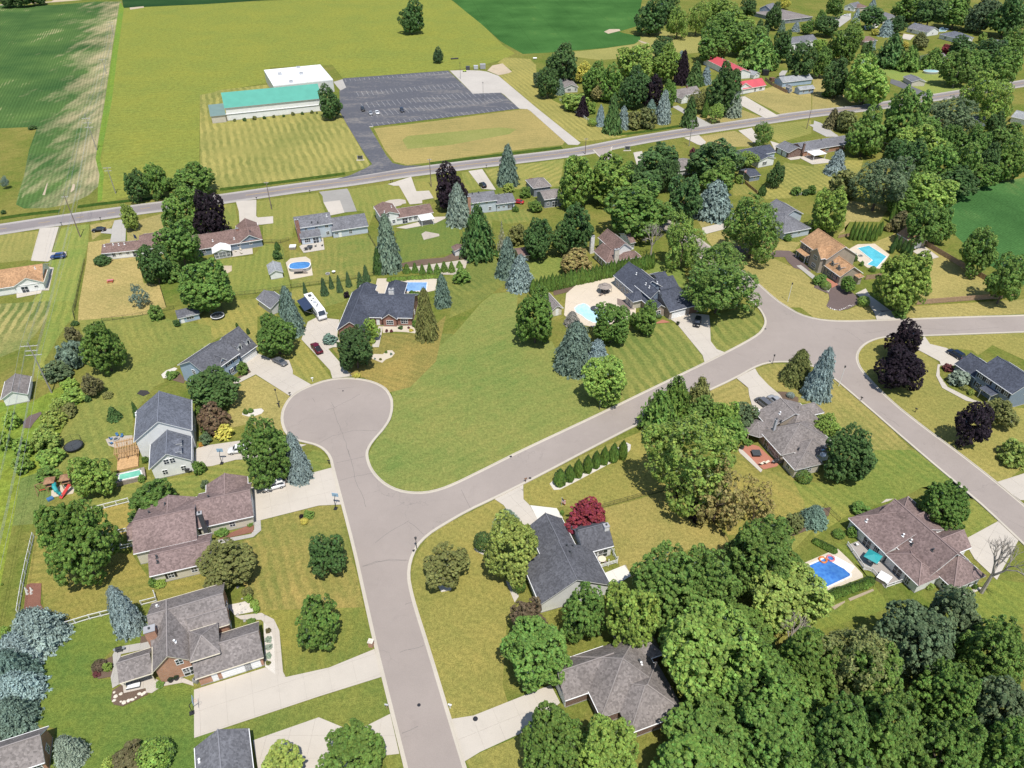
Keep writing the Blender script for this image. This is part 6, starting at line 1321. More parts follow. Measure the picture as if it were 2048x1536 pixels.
{'n': 'house','label': 'slate blue far house with gray roof at the top edge','cat': 'house','x': 199.78,'y': 649.84,'a': -0.7188,'wall': 'siding:grayblue','roof': 'shingle:gray','w': [(-1.59,3.15,8.24,17.15,4.5,'g','y',2.8,None, None, 'f:w.3,u.6')]},
{'n': 'house','label': 'low taupe roofed ranch house in the far subdivision','cat': 'house','x': 216.53,'y': 618.6,'a': 0.4559,'wall': 'siding:dgray','roof': 'shingle:taupe','w': [(-7.89,-0.38,21.81,34.65,2.8,'h','x',2.2,None, None, 'f:w.2,w.6')]},
{'n': 'house','label': 'white two storey far house with gray roof and front gable','cat': 'house','x': 187.42,'y': 524.86,'a': 0.4405,'wall': 'siding:white','roof': 'shingle:gray','w': [(-0.43,-0.2,22.78,10.8,5.0,'g','x',2.6,None, None, 'f:S.25,S.8'),(5.85,-4.32,13.04,-0.32,5.1,'g','y',2.2,None, None, 'f:u.5')]},
{'n': 'house','label': 'white gabled far house left of a brown roof at top edge','cat': 'house','x': 276.65,'y': 671.79,'a': -0.8616,'wall': 'siding:white','roof': 'shingle:gray','w': [(0.29,-0.34,9.51,12.66,3.0,'g','y',2.6,None, None, 'f:W.5')]},
{'n': 'house','label': 'small brown roofed far house near the top edge','cat': 'house','x': 285.81,'y': 664.06,'a': 0.4882,'wall': 'siding:beige','roof': 'shingle:brown','w': [(0.0,-0.03,11.5,9.97,2.8,'h','x',2.0,None, None, '')]},
{'n': 'house','label': 'gray hip roofed far house with white end chimney','cat': 'house','x': 283.12,'y': 611.94,'a': 0.6157,'wall': 'siding:palegray','roof': 'shingle:gray','w': [(-0.81,0.73,24.79,15.73,3.0,'h','x',2.8,None, None, '')],'chim': [(24.72,-0.92,1.2,1.2,0,6.5,'siding:white')]},
{'n': 'house','label': 'brown roofed far house in the middle of the trees','cat': 'house','x': 243.39,'y': 541.2,'a': 0.4387,'wall': 'siding:tan','roof': 'shingle:brown','w': [(-0.63,-0.16,11.85,8.84,2.6,'h','x',2.2,None, None, '')]},
{'n': 'house','label': 'gray roofed far house with white gable end and skylights','cat': 'house','x': 291.58,'y': 585.96,'a': -1.0939,'wall': 'siding:white','roof': 'shingle:gray','w': [(0.0,0.02,17.79,13.02,2.9,'g','x',2.8,None, None, 'f:W.2,w.7;r:w.5')],'vent': [(2.33,5.49,5.26,'v')]},
{'n': 'house','label': 'blue gray roofed far house with white garage front','cat': 'house','x': 305.23,'y': 564.02,'a': -1.1802,'wall': 'siding:palegray','roof': 'shingle:bluegray','w': [(-0.07,-0.03,18.21,12.97,2.9,'h','x',2.6,None, None, 'f:W.3,w.7'),(12.36,3.53,19.87,9.53,2.9,'g','x',1.6,'siding:white',None, '')]},
{'n': 'house','label': 'small gray roofed far house among the right hand trees','cat': 'house','x': 326.0,'y': 534.15,'a': -0.9455,'wall': 'siding:dgray','roof': 'shingle:gray','w': [(-0.06,0.18,6.22,10.18,2.8,'g','x',2.2,None, None, 'f:w.5')]},
{'n': 'house','label': 'gray brown far house with white garage beside a red shrub','cat': 'house','x': 270.14,'y': 489.39,'a': 0.2854,'wall': 'siding:white','roof': 'shingle:taupe','w': [(-5.12,1.33,8.64,12.33,2.8,'g','x',2.0,None, None, 'f:G.75')]},
{'n': 'shed','label': 'white shed with blue gray roof under a leaning willow','cat': 'shed','x': 228.67,'y': 363.98,'a': 0.2538,'wall': 'siding:white','roof': 'shingle:bluegray','w': [(-0.27,0.05,7.97,6.55,2.6,'g','x',1.8,None, None, '')]},
{'n': 'house','label': 'pale roofed house at right edge behind thick trees','cat': 'house','x': 250.87,'y': 372.36,'a': -0.8317,'wall': 'siding:white','roof': 'shingle:lgray','w': [(0.0,0.59,8.12,11.59,2.8,'g','x',2.0,None, None, '')]},
{'n': 'shed','label': 'long gray shed with pale end wall near round pool','cat': 'shed','x': 230.64,'y': 450.5,'a': -1.5547,'wall': 'siding:gray','roof': 'shingle:gray','w': [(-0.0,-0.1,11.69,8.23,2.6,'g','x',1.2,'siding:beige',None, '')]},
{'n': 'garage','label': 'white garage half hidden behind the big green tree','cat': 'garage','x': 172.31,'y': 340.95,'a': 0.1354,'wall': 'siding:white','roof': 'shingle:gray','w': [(-6.8,-1.72,5.4,5.28,2.8,'g','x',1.6,None, None, 'f:w.6')]},
]
MISC = [
('car',('suv',-78.52,392.03,-1.25,'black','parked_car','black car leftmost in the church parking lot','car','cars in the church parking lot'),{}),
('car',('sedan',-73.6,385.78,-1.285,'silver','parked_car','silver car second from left in the church lot','car','cars in the church parking lot'),{}),
('car',('sedan',-70.27,386.66,-1.221,'white','parked_car','white car third from left in the church lot','car','cars in the church parking lot'),{}),
('car',('suv',-57.77,390.59,-1.278,'navy','parked_car','dark blue car standing alone in the church lot','car','cars in the church parking lot'),{}),
('car',('suv',-155.16,224.16,-2.916,'blue','parked_car','bright blue car on the pad beside the orange tan roofed house','car',None),{}),
('car',('sedan',-150.93,245.43,-2.869,'black','parked_car','black car on the grass below the county road','car',None),{}),
('car',('suv',-12.03,287.77,1.985,'black','parked_car','black car on the driveway behind the light blue split level','car',None),{}),
('car',('sedan',2.33,270.79,2.884,'red','parked_car','red car peeking out beside the light blue split level','car',None),{}),
('car',('pickup',-54.71,168.2,2.144,'burgundy','pickup_truck','burgundy pickup truck on the curved concrete drive','pickup truck',None),{}),
('car',('sedan',-63.38,161.9,-0.612,'gray','parked_car','gray car on the driveway by the blue gray house','car',None),{}),
('car',('suv',-64.02,126.15,-2.927,'white','parked_car','white car partly under the big cul-de-sac tree','car',None),{}),
('car',('suv',-52.56,114.35,-2.737,'white','parked_car','white car on the driveway of the pinkish brown house','car',None),{}),
('car',('suv',54.74,181.97,-1.912,'black','parked_car','black car before the open garage of the navy roofed house','car',None),{}),
('car',('van',63.74,143.61,2.057,'gray','minivan','gray minivan on the stone house driveway','minivan',None),{}),
('car',('suv',66.95,144.57,2.035,'silver','parked_car','silver car with black roof panels beside the gray minivan','car',None),{}),
('car',('suv',122.95,165.42,2.025,'navy','parked_car','dark blue car before the gray blue house garage','car',None),{}),
('car',('sedan',270.21,646.25,2.742,'white','parked_car','white car on the far subdivision street','car',None),{}),
('car',('van',279.02,609.23,2.691,'white','parked_car','white van on the white far driveway','car',None),{}),
('utility_pole',(-119.38,148.82,15.5,[(14.6,4.2),(13.2,3.0),(11.9,4.0)],0.12,'gray transmission pole with three crossarms above the white garage'),{}),
('utility_pole',(-155.54,240.56,15.7,[(15.2,2.2)],0.12,'tall wooden pole beside the left county road driveway'),{'tint': 'grayd'}),
('utility_pole',(-160.27,280.62,11.0,[(10.6,3.0),(9.4,2.6)],0.12,'leaning wire pole at the meadow corner above county road'),{}),
('utility_pole',(-191.24,331.57,16.4,[(14.4,3.6),(12.4,3.4),(10.4,3.6)],0.12,'gray transmission pole with three crossarms in the corn field'),{}),
('utility_pole',(-247.16,466.87,8.8,[(8.2,3.6)],0.12,'faint far transmission pole on the bare field strip'),{}),
('utility_pole',(-290.76,576.25,8.9,[(8.4,3.6),(5.9,3.6)],0.12,'farthest transmission pole near the top of the field'),{}),
('utility_pole',(-93.04,264.92,11.1,[(10.7,1.6)],0.1,'slim wooden pole with lamp on the lawn by the county road'),{'lamp': True, 'tint': 'grayd'}),
('utility_pole',(-33.28,287.63,11.8,[(11.4,1.6)],0.1,'dark thin pole left of the large purple maple'),{'tint': 'grayd'}),
('utility_pole',(82.63,337.13,12.2,[(11.5,2.2)],0.1,'wooden pole with crossarm at the junction of the county road'),{'lamp': True}),
('utility_pole',(145.78,362.52,9.1,[(8.7,1.6)],0.1,'dark pole on the roadside lawn before the brick ranch'),{'tint': 'grayd'}),
('utility_pole',(124.49,406.86,5.9,[],0.1,'pale pole in front of the bright red cottage'),{}),
('utility_pole',(33.24,326.15,7.4,[(6.9,1.6)],0.1,'dark pole at the mouth of the gravel drive'),{'tint': 'grayd'}),
('utility_pole',(186.63,418.6,9.5,[(9.2,1.2)],0.1,'pale pole left of the big light green tree'),{}),
('utility_pole',(253.16,435.14,11.4,[(11.1,1.2)],0.1,'pale leaning pole on the far right lawn'),{}),
('utility_pole',(177.11,464.7,9.4,[(9.0,2.4)],0.1,'brown pole with crossarm in front of the dark far tree'),{}),
('street_lamp',(85.53,195.01,6.1,'white street lamp on the tan house lawn','paint:white'),{}),
('street_lamp',(85.75,151.68,6.0,'white street lamp beside the two corner spruces','paint:white'),{}),
('street_lamp',(-19.24,96.99,3.1,'dark street lamp at the bend of the lower street','paint:dark'),{}),
('street_lamp',(71.19,161.66,2.6,'dark post lamp on the corner island lawn','paint:dark'),{}),
('street_lamp',(22.01,141.85,2.3,'dark post lamp at the corner of the open field','paint:dark'),{}),
('street_lamp',(-58.74,142.67,5.4,'thin dark lamp post on the lawn by the cul-de-sac','paint:dark'),{}),
('street_lamp',(-30.73,455.1,8.6,'parking lot light pole at the upper gravel corner','paint:dark'),{}),
('street_lamp',(-15.77,411.69,8.8,'parking lot light pole on a small concrete island','paint:dark'),{}),
('mailbox',(-41.95,121.93,-0.3,'black mailbox at the curb above the pinkish house driveway'),{}),
('mailbox',(-57.15,147.3,0.6,'black mailbox at the cul-de-sac by the blue gray house drive'),{}),
('mailbox',(-43.1,155.99,0.3,'black mailbox at the cul-de-sac beside a yellow shrub'),{}),
('mailbox',(-58.93,142.88,0,'small black mailbox on the lawn edge of the cul-de-sac'),{}),
('mailbox',(-52.74,153.7,0.3,'white mailbox between the two cul-de-sac driveways'),{'kind': 'paint:white'}),
('mailbox',(-25.04,75.08,-0.2,'brick pillar mailbox at the brick house driveway'),{'brick': True}),
('mailbox',(-20.65,63.46,-0.2,'silver mailbox at the curb of the lowest left driveway'),{'kind': 'paint:silver'}),
('mailbox',(-10.21,63.46,2.9,'white mailbox at the curb of the lower right driveway'),{'kind': 'paint:white'}),
('mailbox',(3.04,116.12,0.5,'brown mailbox at the driveway of the dark gray roofed house'),{'kind': 'paint:brown'}),
('mailbox',(89.12,145.39,2.3,'black mailbox at the curb of the diagonal street'),{}),
('mailbox',(100.99,140.83,2.3,'dark mailbox behind a bench like planter on the corner lawn'),{}),
('mailbox',(-166.99,250.24,0.1,'black mailbox at the left driveway of the county road'),{}),
('mailbox',(-154.49,254.57,0.1,'black mailbox near the young yellow green tree'),{}),
('mailbox',(-101.31,273.87,0.1,'black mailbox beside the second county road driveway'),{}),
('mailbox',(-81.83,281.15,0.1,'black mailbox below the county road center'),{}),
('mailbox',(-50.59,292.08,0.1,'left one of two mailboxes side by side at the road'),{}),
('mailbox',(-49.9,292.31,0.1,'right one of two mailboxes side by side at the road'),{}),
('mailbox',(-11.14,309.13,0.1,'black mailbox beside the split level driveway at road'),{}),
('mailbox',(130.4,391.14,0.1,'dark mailbox on the red cottage driveway edge'),{}),
('fence',('rail',[(-98.33,100.22),(-96.07,93.61),(-94.06,88.17),(-92.03,83.14),(-91.44,81.71)],'white wire mesh fence along the left field edge'),{}),
('fence',('rail',[(-89.58,107.33),(-82.94,110.02)],'white rail fence between the two green trees'),{}),
('fence',('rail',[(-82.08,78.75),(-77.71,80.6),(-74.09,81.81)],'white rail fence running to the stout blue spruce'),{}),
('fence',('rail',[(-69.42,83.63),(-66.96,84.51)],'short white rail fence at the brick house corner'),{}),
('fence',('rail',[(-66.93,84.51),(-67.88,86.0)],'white gate panel beside the brick house fence'),{'name': 'gate','cat': 'gate'}),
('fence',('wood',[(145.78,233.57),(151.47,215.0),(157.37,199.11)],'long brown privacy fence against the right hand field'),{}),
('fence',('wood',[(156.33,197.52),(143.81,195.94),(124.69,193.15)],'sunlit wooden privacy fence behind the street lawn'),{}),
('fence',('wood',[(115.08,209.06),(118.69,209.74),(120.93,211.13)],'short wooden fence beside the tan house driveway'),{'ht': 1.7}),
('fence',('wood',[(117.24,239.72),(121.92,241.4)],'low wooden fence left of the arborvitae screen'),{'ht': 1.2}),
('fence',('wood',[(134.58,245.68),(138.31,247.42)],'low wooden fence right of the arborvitae screen'),{'ht': 1.2}),
('fence',('chain',[(-144.94,221.57),(-138.65,204.0),(-133.82,191.57),(-133.15,189.52)],'chain link fence along the dry back yard'),{}),
('fence',('chain',[(-113.66,206.0),(-106.15,191.93)],'wire fence between the two maple back yards'),{}),
('fence',('chain',[(-130.65,184.65),(-133.09,188.75),(-134.93,194.21)],'end of the chain link fence at the lawn corner'),{}),
('fence',('chain',[(-121.85,183.5),(-113.66,185.81),(-106.41,189.35),(-103.11,190.55)],'overgrown wire fence below the dry back yard'),{}),
('fence',('chain',[(-88.3,236.0),(-82.1,236.0),(-79.69,238.06)],'light wire fence beside the small white shed'),{}),
('fence',('chain',[(-81.79,234.78),(-70.35,202.68)],'wire fence beside the oval above ground pool'),{}),
('fence',('chain',[(-52.11,242.25),(-46.95,229.99)],'wire fence at the right end of the two storey house'),{}),
('fence',('chain',[(-90.17,198.15),(-77.99,200.72),(-70.59,203.67),(-56.55,207.35),(-45.32,212.18)],'long wire fence behind the motorhome'),{}),
('fence',('chain',[(18.89,108.22),(28.19,111.71),(38.46,115.0)],'dark wire fence across the dry lawn'),{}),
('fence',('chain',[(39.22,113.1),(40.97,108.52),(43.66,100.22),(44.5,96.72)],'dark wire fence descending to the lower wood'),{}),
('fence',('chain',[(67.02,108.52),(68.86,104.42)],'dark wire fence at the pinkish roofed house end'),{}),
('fence',('board',[(26.23,409.75),(32.74,390.25),(38.9,373.88)],'white board fence along the far garden'),{}),
('fence',('split',[(114.44,278.0),(118.33,280.06),(122.56,280.06)],'pale split rail fence with three shrubs'),{}),
('fence',('wood',[(96.68,293.21),(97.59,287.63),(99.08,280.62)],'black fence between the blue shed and honey locust'),{'ht': 1.2}),
('fence',('wood',[(150.07,451.95),(150.87,439.75),(154.75,424.85)],'long dark fence right of the red cottage'),{'ht': 1.8}),
('fence',('rail',[(-80.02,96.72),(-77.15,97.79)],'front white railing of the pinkish house deck'),{'name': 'railing','cat': 'railing','ht': 1.0}),
('fence',('rail',[(-82.33,101.04),(-79.97,101.74)],'rear white railing of the pinkish house deck'),{'name': 'railing','cat': 'railing','ht': 1.0}),
('fence',('rail',[(-82.33,101.04),(-80.54,96.72)],'side white railing of the pinkish house deck'),{'name': 'railing','cat': 'railing','ht': 1.0}),
('fence',('rail',[(68.13,98.05),(69.16,92.1),(70.48,91.35),(71.74,87.58),(75.46,88.9)],'white railing around the pinkish roofed house deck'),{'name': 'railing','cat': 'railing','ht': 1.0}),
('fence',('board',[(17.19,92.11),(20.84,93.43),(19.77,97.38)],'white deck railing beside the dark gray roof'),{'name': 'railing','cat': 'railing','ht': 2.0}),
('pool',([(-38.31,205.92),(-37.48,207.04),(-27.53,206.92),(-27.34,201.77),(-34.26,201.05),(-34.42,201.95)],'long pale blue pool behind the brick ranch','cover'),{}),
('pool',([(121.06,231.42),(125.75,233.36),(128.45,225.0),(122.15,217.42),(119.75,219.37),(122.74,222.25)],'turquoise in-ground pool beside the tan house','turq'),{}),
('pool',([(57.25,92.1),(61.32,94.0),(63.58,95.21),(64.24,95.03),(64.78,94.25),(64.46,93.36),(66.02,90.73),(65.74,90.24),(60.84,87.93),(56.67,86.04)],'bright blue pool with colorful floats','deep'),{}),
('pool',([(19.21,190.85),(20.44,192.68),(22.25,193.6),(23.25,192.37),(24.02,190.25),(25.78,189.05),(28.3,189.35),(30.11,188.75),(30.71,185.81),(28.89,183.21),(26.37,182.36),(23.98,182.81),(22.3,184.65),(20.95,186.98),(19.51,188.46)],'pale freeform pool beside the navy roofed house','pale'),{}),
('round_pool',(256.0,468.79,4.6,3.4,'small round above ground pool on the far lawn','pale'),{}),
('pool',([(323.04,599.67),(327.16,602.58),(328.37,596.21),(321.89,587.71),(316.63,586.04)],'pale green pool beside a far gray house','pale'),{}),
('round_pool',(-70.74,216.7,3.6,2.6,'oval above ground pool with bright blue cover','blue'),{'square': True}),
('deck_pool',([(-88.01,117.4),(-83.83,118.98),(-82.59,117.07),(-87.14,115.39)],'narrow green pool in a raised wooden deck','green'),{}),
('trampoline',(-103.18,127.47,2.1,'black round trampoline with net left of the white house'),{}),
('trampoline',(-88.17,185.68,2.0,'trampoline with white rim beside the blue playhouse','paint:white'),{}),
('basketball_hoop',(-66.73,122.27,1.6,'basketball hoop on the white house driveway'),{}),
('basketball_hoop',(-37.81,108.22,1.4,'basketball hoop at the pinkish house driveway mouth'),{}),
('basketball_hoop',(-52.51,62.67,0.4,'basketball hoop at the corner of the brick house drive'),{}),
('playset',(-99.51,113.42,0.3,'wooden playset with green tube slide and red slide'),{}),
('pergola',(-92.31,126.51,0.375,4.46,4.65,'wooden pergola attached to the big white house'),{}),
('chair',(-95.64,130.42,0.3,'left blue chair around the fire ring of the white house','paint:blue','blue lounge chairs on the round stone patio'),{}),
('chair',(-94.78,131.66,-0.9,'upper blue chair around the fire ring of the white house','paint:blue','blue lounge chairs on the round stone patio'),{}),
('chair',(-93.58,131.3,-1.6,'right blue chair around the fire ring of the white house','paint:blue','blue lounge chairs on the round stone patio'),{}),
('chair',(-94.95,128.84,1.2,'lower blue chair around the fire ring of the white house','paint:blue','blue lounge chairs on the round stone patio'),{}),
('fire_pit',(-94.59,130.38,'small fire ring between the blue chairs'),{}),
('motorhome',(-62.629,194.13,-55.099,181.954,'long white motorhome with dark awning beside the spruce'),{}),
('umbrella',(71.05,93.51,1.9,'teal square umbrella on the railed deck','paint:teal',4,2.6),{}),
('chair',(70.97,93.67,0.5,'left white chair on the railed deck by teal umbrella','paint:white','white chairs on the railed deck'),{}),
('chair',(72.14,93.29,1.5,'middle white chair on the railed deck by teal umbrella','paint:white','white chairs on the railed deck'),{}),
('chair',(70.07,97.98,0.2,'upper white chair on the railed deck by teal umbrella','paint:white','white chairs on the railed deck'),{}),
('float_ring',(61.87,94.17,'orange float in the bright blue pool','paint:orange'),{}),
('float_ring',(63.53,94.56,'pink float at the pool corner','paint:pink'),{}),
('pool_steps',(65.52,93.07,-0.75,'white steps at the end of the bright blue pool'),{}),
('hot_tub',(71.92,89.36,-0.8,'white covered hot tub at the end of the deck','paint:white'),{}),
('table',(56.87,125.09,1.0,'dark square table on the red brick patio','paint:dark',True),{}),
('chair',(57.6,121.99,0.6,'left cream lounger on the red brick patio','paint:cream','cream loungers on the brick patio'),{'lounge': True}),
('chair',(58.72,122.32,0.6,'right cream lounger on the red brick patio','paint:cream','cream loungers on the brick patio'),{'lounge': True}),
('grill',(60.5,122.27,0.4,'gray grill beside the cream loungers'),{}),
('planter',(54.09,127.15,'dark round planter at the brick patio corner','paint:dark'),{}),
('satellite_dish',(69.99,120.95,3.6,'white satellite dish on the stone house roof'),{}),
('table',(17.86,93.99,0.8,'round cream table on the railed deck','paint:cream'),{}),
('chair',(17.28,93.3,0.8,'lower wicker chair around the round cream table','wood:grayd','wicker chairs on the railed deck'),{}),
('chair',(18.47,93.5,2.2,'right wicker chair around the round cream table','wood:grayd','wicker chairs on the railed deck'),{}),
('chair',(18.4,95.94,-1.2,'upper wicker chair around the round cream table','wood:grayd','wicker chairs on the railed deck'),{}),
('picnic_table',(-130.0,207.47,0.2,'red picnic table on the dry back yard'),{}),
('flagpole',(-131.13,231.57,5.5,'flagpole with drooping dark flag at the long white house','paint:navy'),{}),
('flagpole',(95.32,289.82,7.0,'flagpole with a striped red and white flag by the blue shed','flag'),{}),
('hot_tub',(-76.73,231.55,0.1,'white hot tub box left of the brick chimney','paint:white'),{}),
('grill',(-71.71,229.93,0.4,'dark grill on the two storey house patio'),{}),
('table',(-70.83,231.75,0.9,'dark patio table on the two storey house patio','paint:dark',True),{}),
('chair',(-69.12,232.76,3,'right dark chair on the two storey house patio','paint:dark','dark chairs on the two storey house patio'),{}),
('chair',(-70.4,230.37,1.6,'lower dark chair on the two storey house patio','paint:dark','dark chairs on the two storey house patio'),{}),
('chair',(-66.86,233.16,3,'far right dark chair on the two storey house patio','paint:dark','dark chairs on the two storey house patio'),{}),
('chair',(-95.86,228.8,0.4,'left pale chair on the gray ranch patio','paint:cream','pale chairs on the gray ranch patio'),{}),
('chair',(-94.43,229.98,-0.6,'upper pale chair on the gray ranch patio','paint:cream','pale chairs on the gray ranch patio'),{}),
('chair',(-93.43,227.24,1.2,'lower pale chair on the gray ranch patio','paint:cream','pale chairs on the gray ranch patio'),{}),
('fire_pit',(-60.74,212.67,'round fire pit on the lawn below the blue pool'),{}),
('table',(-58.85,213.38,0.6,'small round white table beside the fire pit','paint:white'),{}),
('gazebo',(29.23,200.66,2.3,'gray canopy gazebo beside the freeform pool'),{}),
('chair',(28.1,198.84,0.8,'lounge chair in front of the gray canopy','wood:grayd',None),{'lounge': True}),
('float_ring',(25.42,190.34,'dark round spa cover beside the freeform pool','paint:dark',1.5,True),{}),
('fire_pit',(119.84,225.53,'brown fire bowl on the turquoise pool terrace'),{}),
('dumpster',(-27.38,476.65,0.1,1.0,'paint:dark','dark gray dumpster leftmost of three'),{}),
('dumpster',(-22.46,477.9,0.1,1.05,'paint:silver','silver white dumpster in the middle of three'),{}),
('dumpster',(-18.23,479.15,0.1,1.35,'paint:gray','tall gray container rightmost of three'),{}),
('cart',(-29.15,471.71,0.1,'lime green cart left of the dumpsters'),{}),
('culvert',(-37.33,503.24,0.25,'black pipe lying in the grass above the lot'),{}),
('propane_tank',(14.83,502.69,0.1,'small white tank on the far lawn'),{}),
('yard_sign',(-67.64,318.57,0.1,'dark church sign on a stone bed by the drive'),{}),
('yard_sign',(52.97,330.89,0.1,'small sign board at the side street entrance'),{}),
('dumpster',(153.36,449.29,0.4,1.1,'paint:brown','brown trailer box beside the pale blue house'),{}),
('dumpster',(153.37,463.8,-0.1,1.5,'paint:black','long black trailer behind the gambrel shed'),{}),
('boulders',([(-66.98,66.25),(-66.35,64.8),(-65.74,65.98),(-65.16,64.62),(-64.57,64.44),(-63.95,64.8),(-63.43,64.98),(-62.98,65.34),(-62.64,65.98),(-61.85,66.16),(-66.41,65.52),(-62.08,65.89)],'pale boulder in the curved bed below the brick house patio','boulders in the curved bed'),{}),
('boulders',([(97.03,191.76),(97.4,191.03),(97.86,190.55),(98.38,190.25),(99.0,190.07),(99.83,189.95),(100.63,190.43),(101.41,190.85),(102.04,191.27),(102.69,191.76),(103.38,192.37),(103.97,192.68),(104.33,192.37),(104.99,192.86)],'white stone edging the mulch bed of the tan house','stones edging the mulch bed'),{'seed': 8,'k': 'stone:white','r': (0.18,0.34)}),
('boulders',([(-52.69,87.72),(-51.07,85.1),(-50.99,83.72),(-49.68,82.66),(-50.22,81.99),(-49.15,80.28),(-50.81,81.51)],'gray boulder in the curved stone bed of the brick house','boulders in the curved stone bed'),{'seed': 5,'k': 'stone:gray','r': (0.2,0.4)}),
('planter',(-58.12,68.25,'left black pot on the brick house terrace','paint:black'),{}),
('planter',(-57.3,68.63,'right black pot on the brick house terrace','paint:black'),{}),
('sofa',(-64.07,67.22,0.25,'white cushioned sofa under the brick house porch'),{}),
('grill',(-69.28,73.94,0.3,'dark kettle grill on the curved walk'),{}),
('ac_unit',(-53.75,68.25,-0.3,'gray air conditioner at the brick garage corner'),{}),
('grill',(-73.42,119.21,-0.1,'black grill against the big white house'),{}),
('statue',(-92.19,86.51,'white garden figure group in the red mulch bed'),{}),
('chair',(-79.45,97.8,1.0,'pale chair on the pinkish house deck','paint:cream',None),{}),
('flagpole',(10.67,108.97,2.4,'small flag beside the crimson maple','flag'),{}),
('planter',(48.99,181.62,'dark planter at the edge of the navy house drive','paint:dark'),{}),
('chair',(35.14,202.98,0.7,'left lounge chair on the brown deck by the navy roof','paint:cream','loungers on the brown deck'),{'lounge': True}),
('chair',(36.08,195.5,0.7,'lower lounge chair on the brown deck by the navy roof','paint:cream','loungers on the brown deck'),{'lounge': True}),
]
WIRES = [
[(-81.84,48.06,14.9),(-121.36,148.58,14.9),(-193.22,331.33,15.8),(-249.15,466.63,8.2),(-292.75,576.01,8.3)],
[(-77.87,48.54,14.9),(-117.39,149.06,14.9),(-189.25,331.81,15.8),(-245.18,467.1,8.2),(-288.78,576.48,8.3)],
[(-81.24,48.13,13.5),(-120.77,148.65,13.5),(-192.63,331.4,14.4),(-248.55,466.7,6.8),(-292.15,576.08,6.9)],
[(-78.46,48.47,13.5),(-117.99,148.98,13.5),(-189.85,331.74,14.4),(-245.77,467.03,6.8),(-289.37,576.41,6.9)],
[(-81.74,48.07,12.2),(-121.26,148.59,12.2),(-193.13,331.34,13.1),(-249.05,466.64,5.5),(-292.65,576.02,5.6)],
[(-78.96,48.41,12.2),(-118.48,148.92,12.2),(-190.35,331.68,13.1),(-246.27,466.97,5.5),(-289.87,576.35,5.6)],
[(-77.97,48.53,12.2),(-117.49,149.04,12.2),(-189.35,331.8,13.1),(-245.28,467.09,5.5),(-288.88,576.47,5.6)],
]
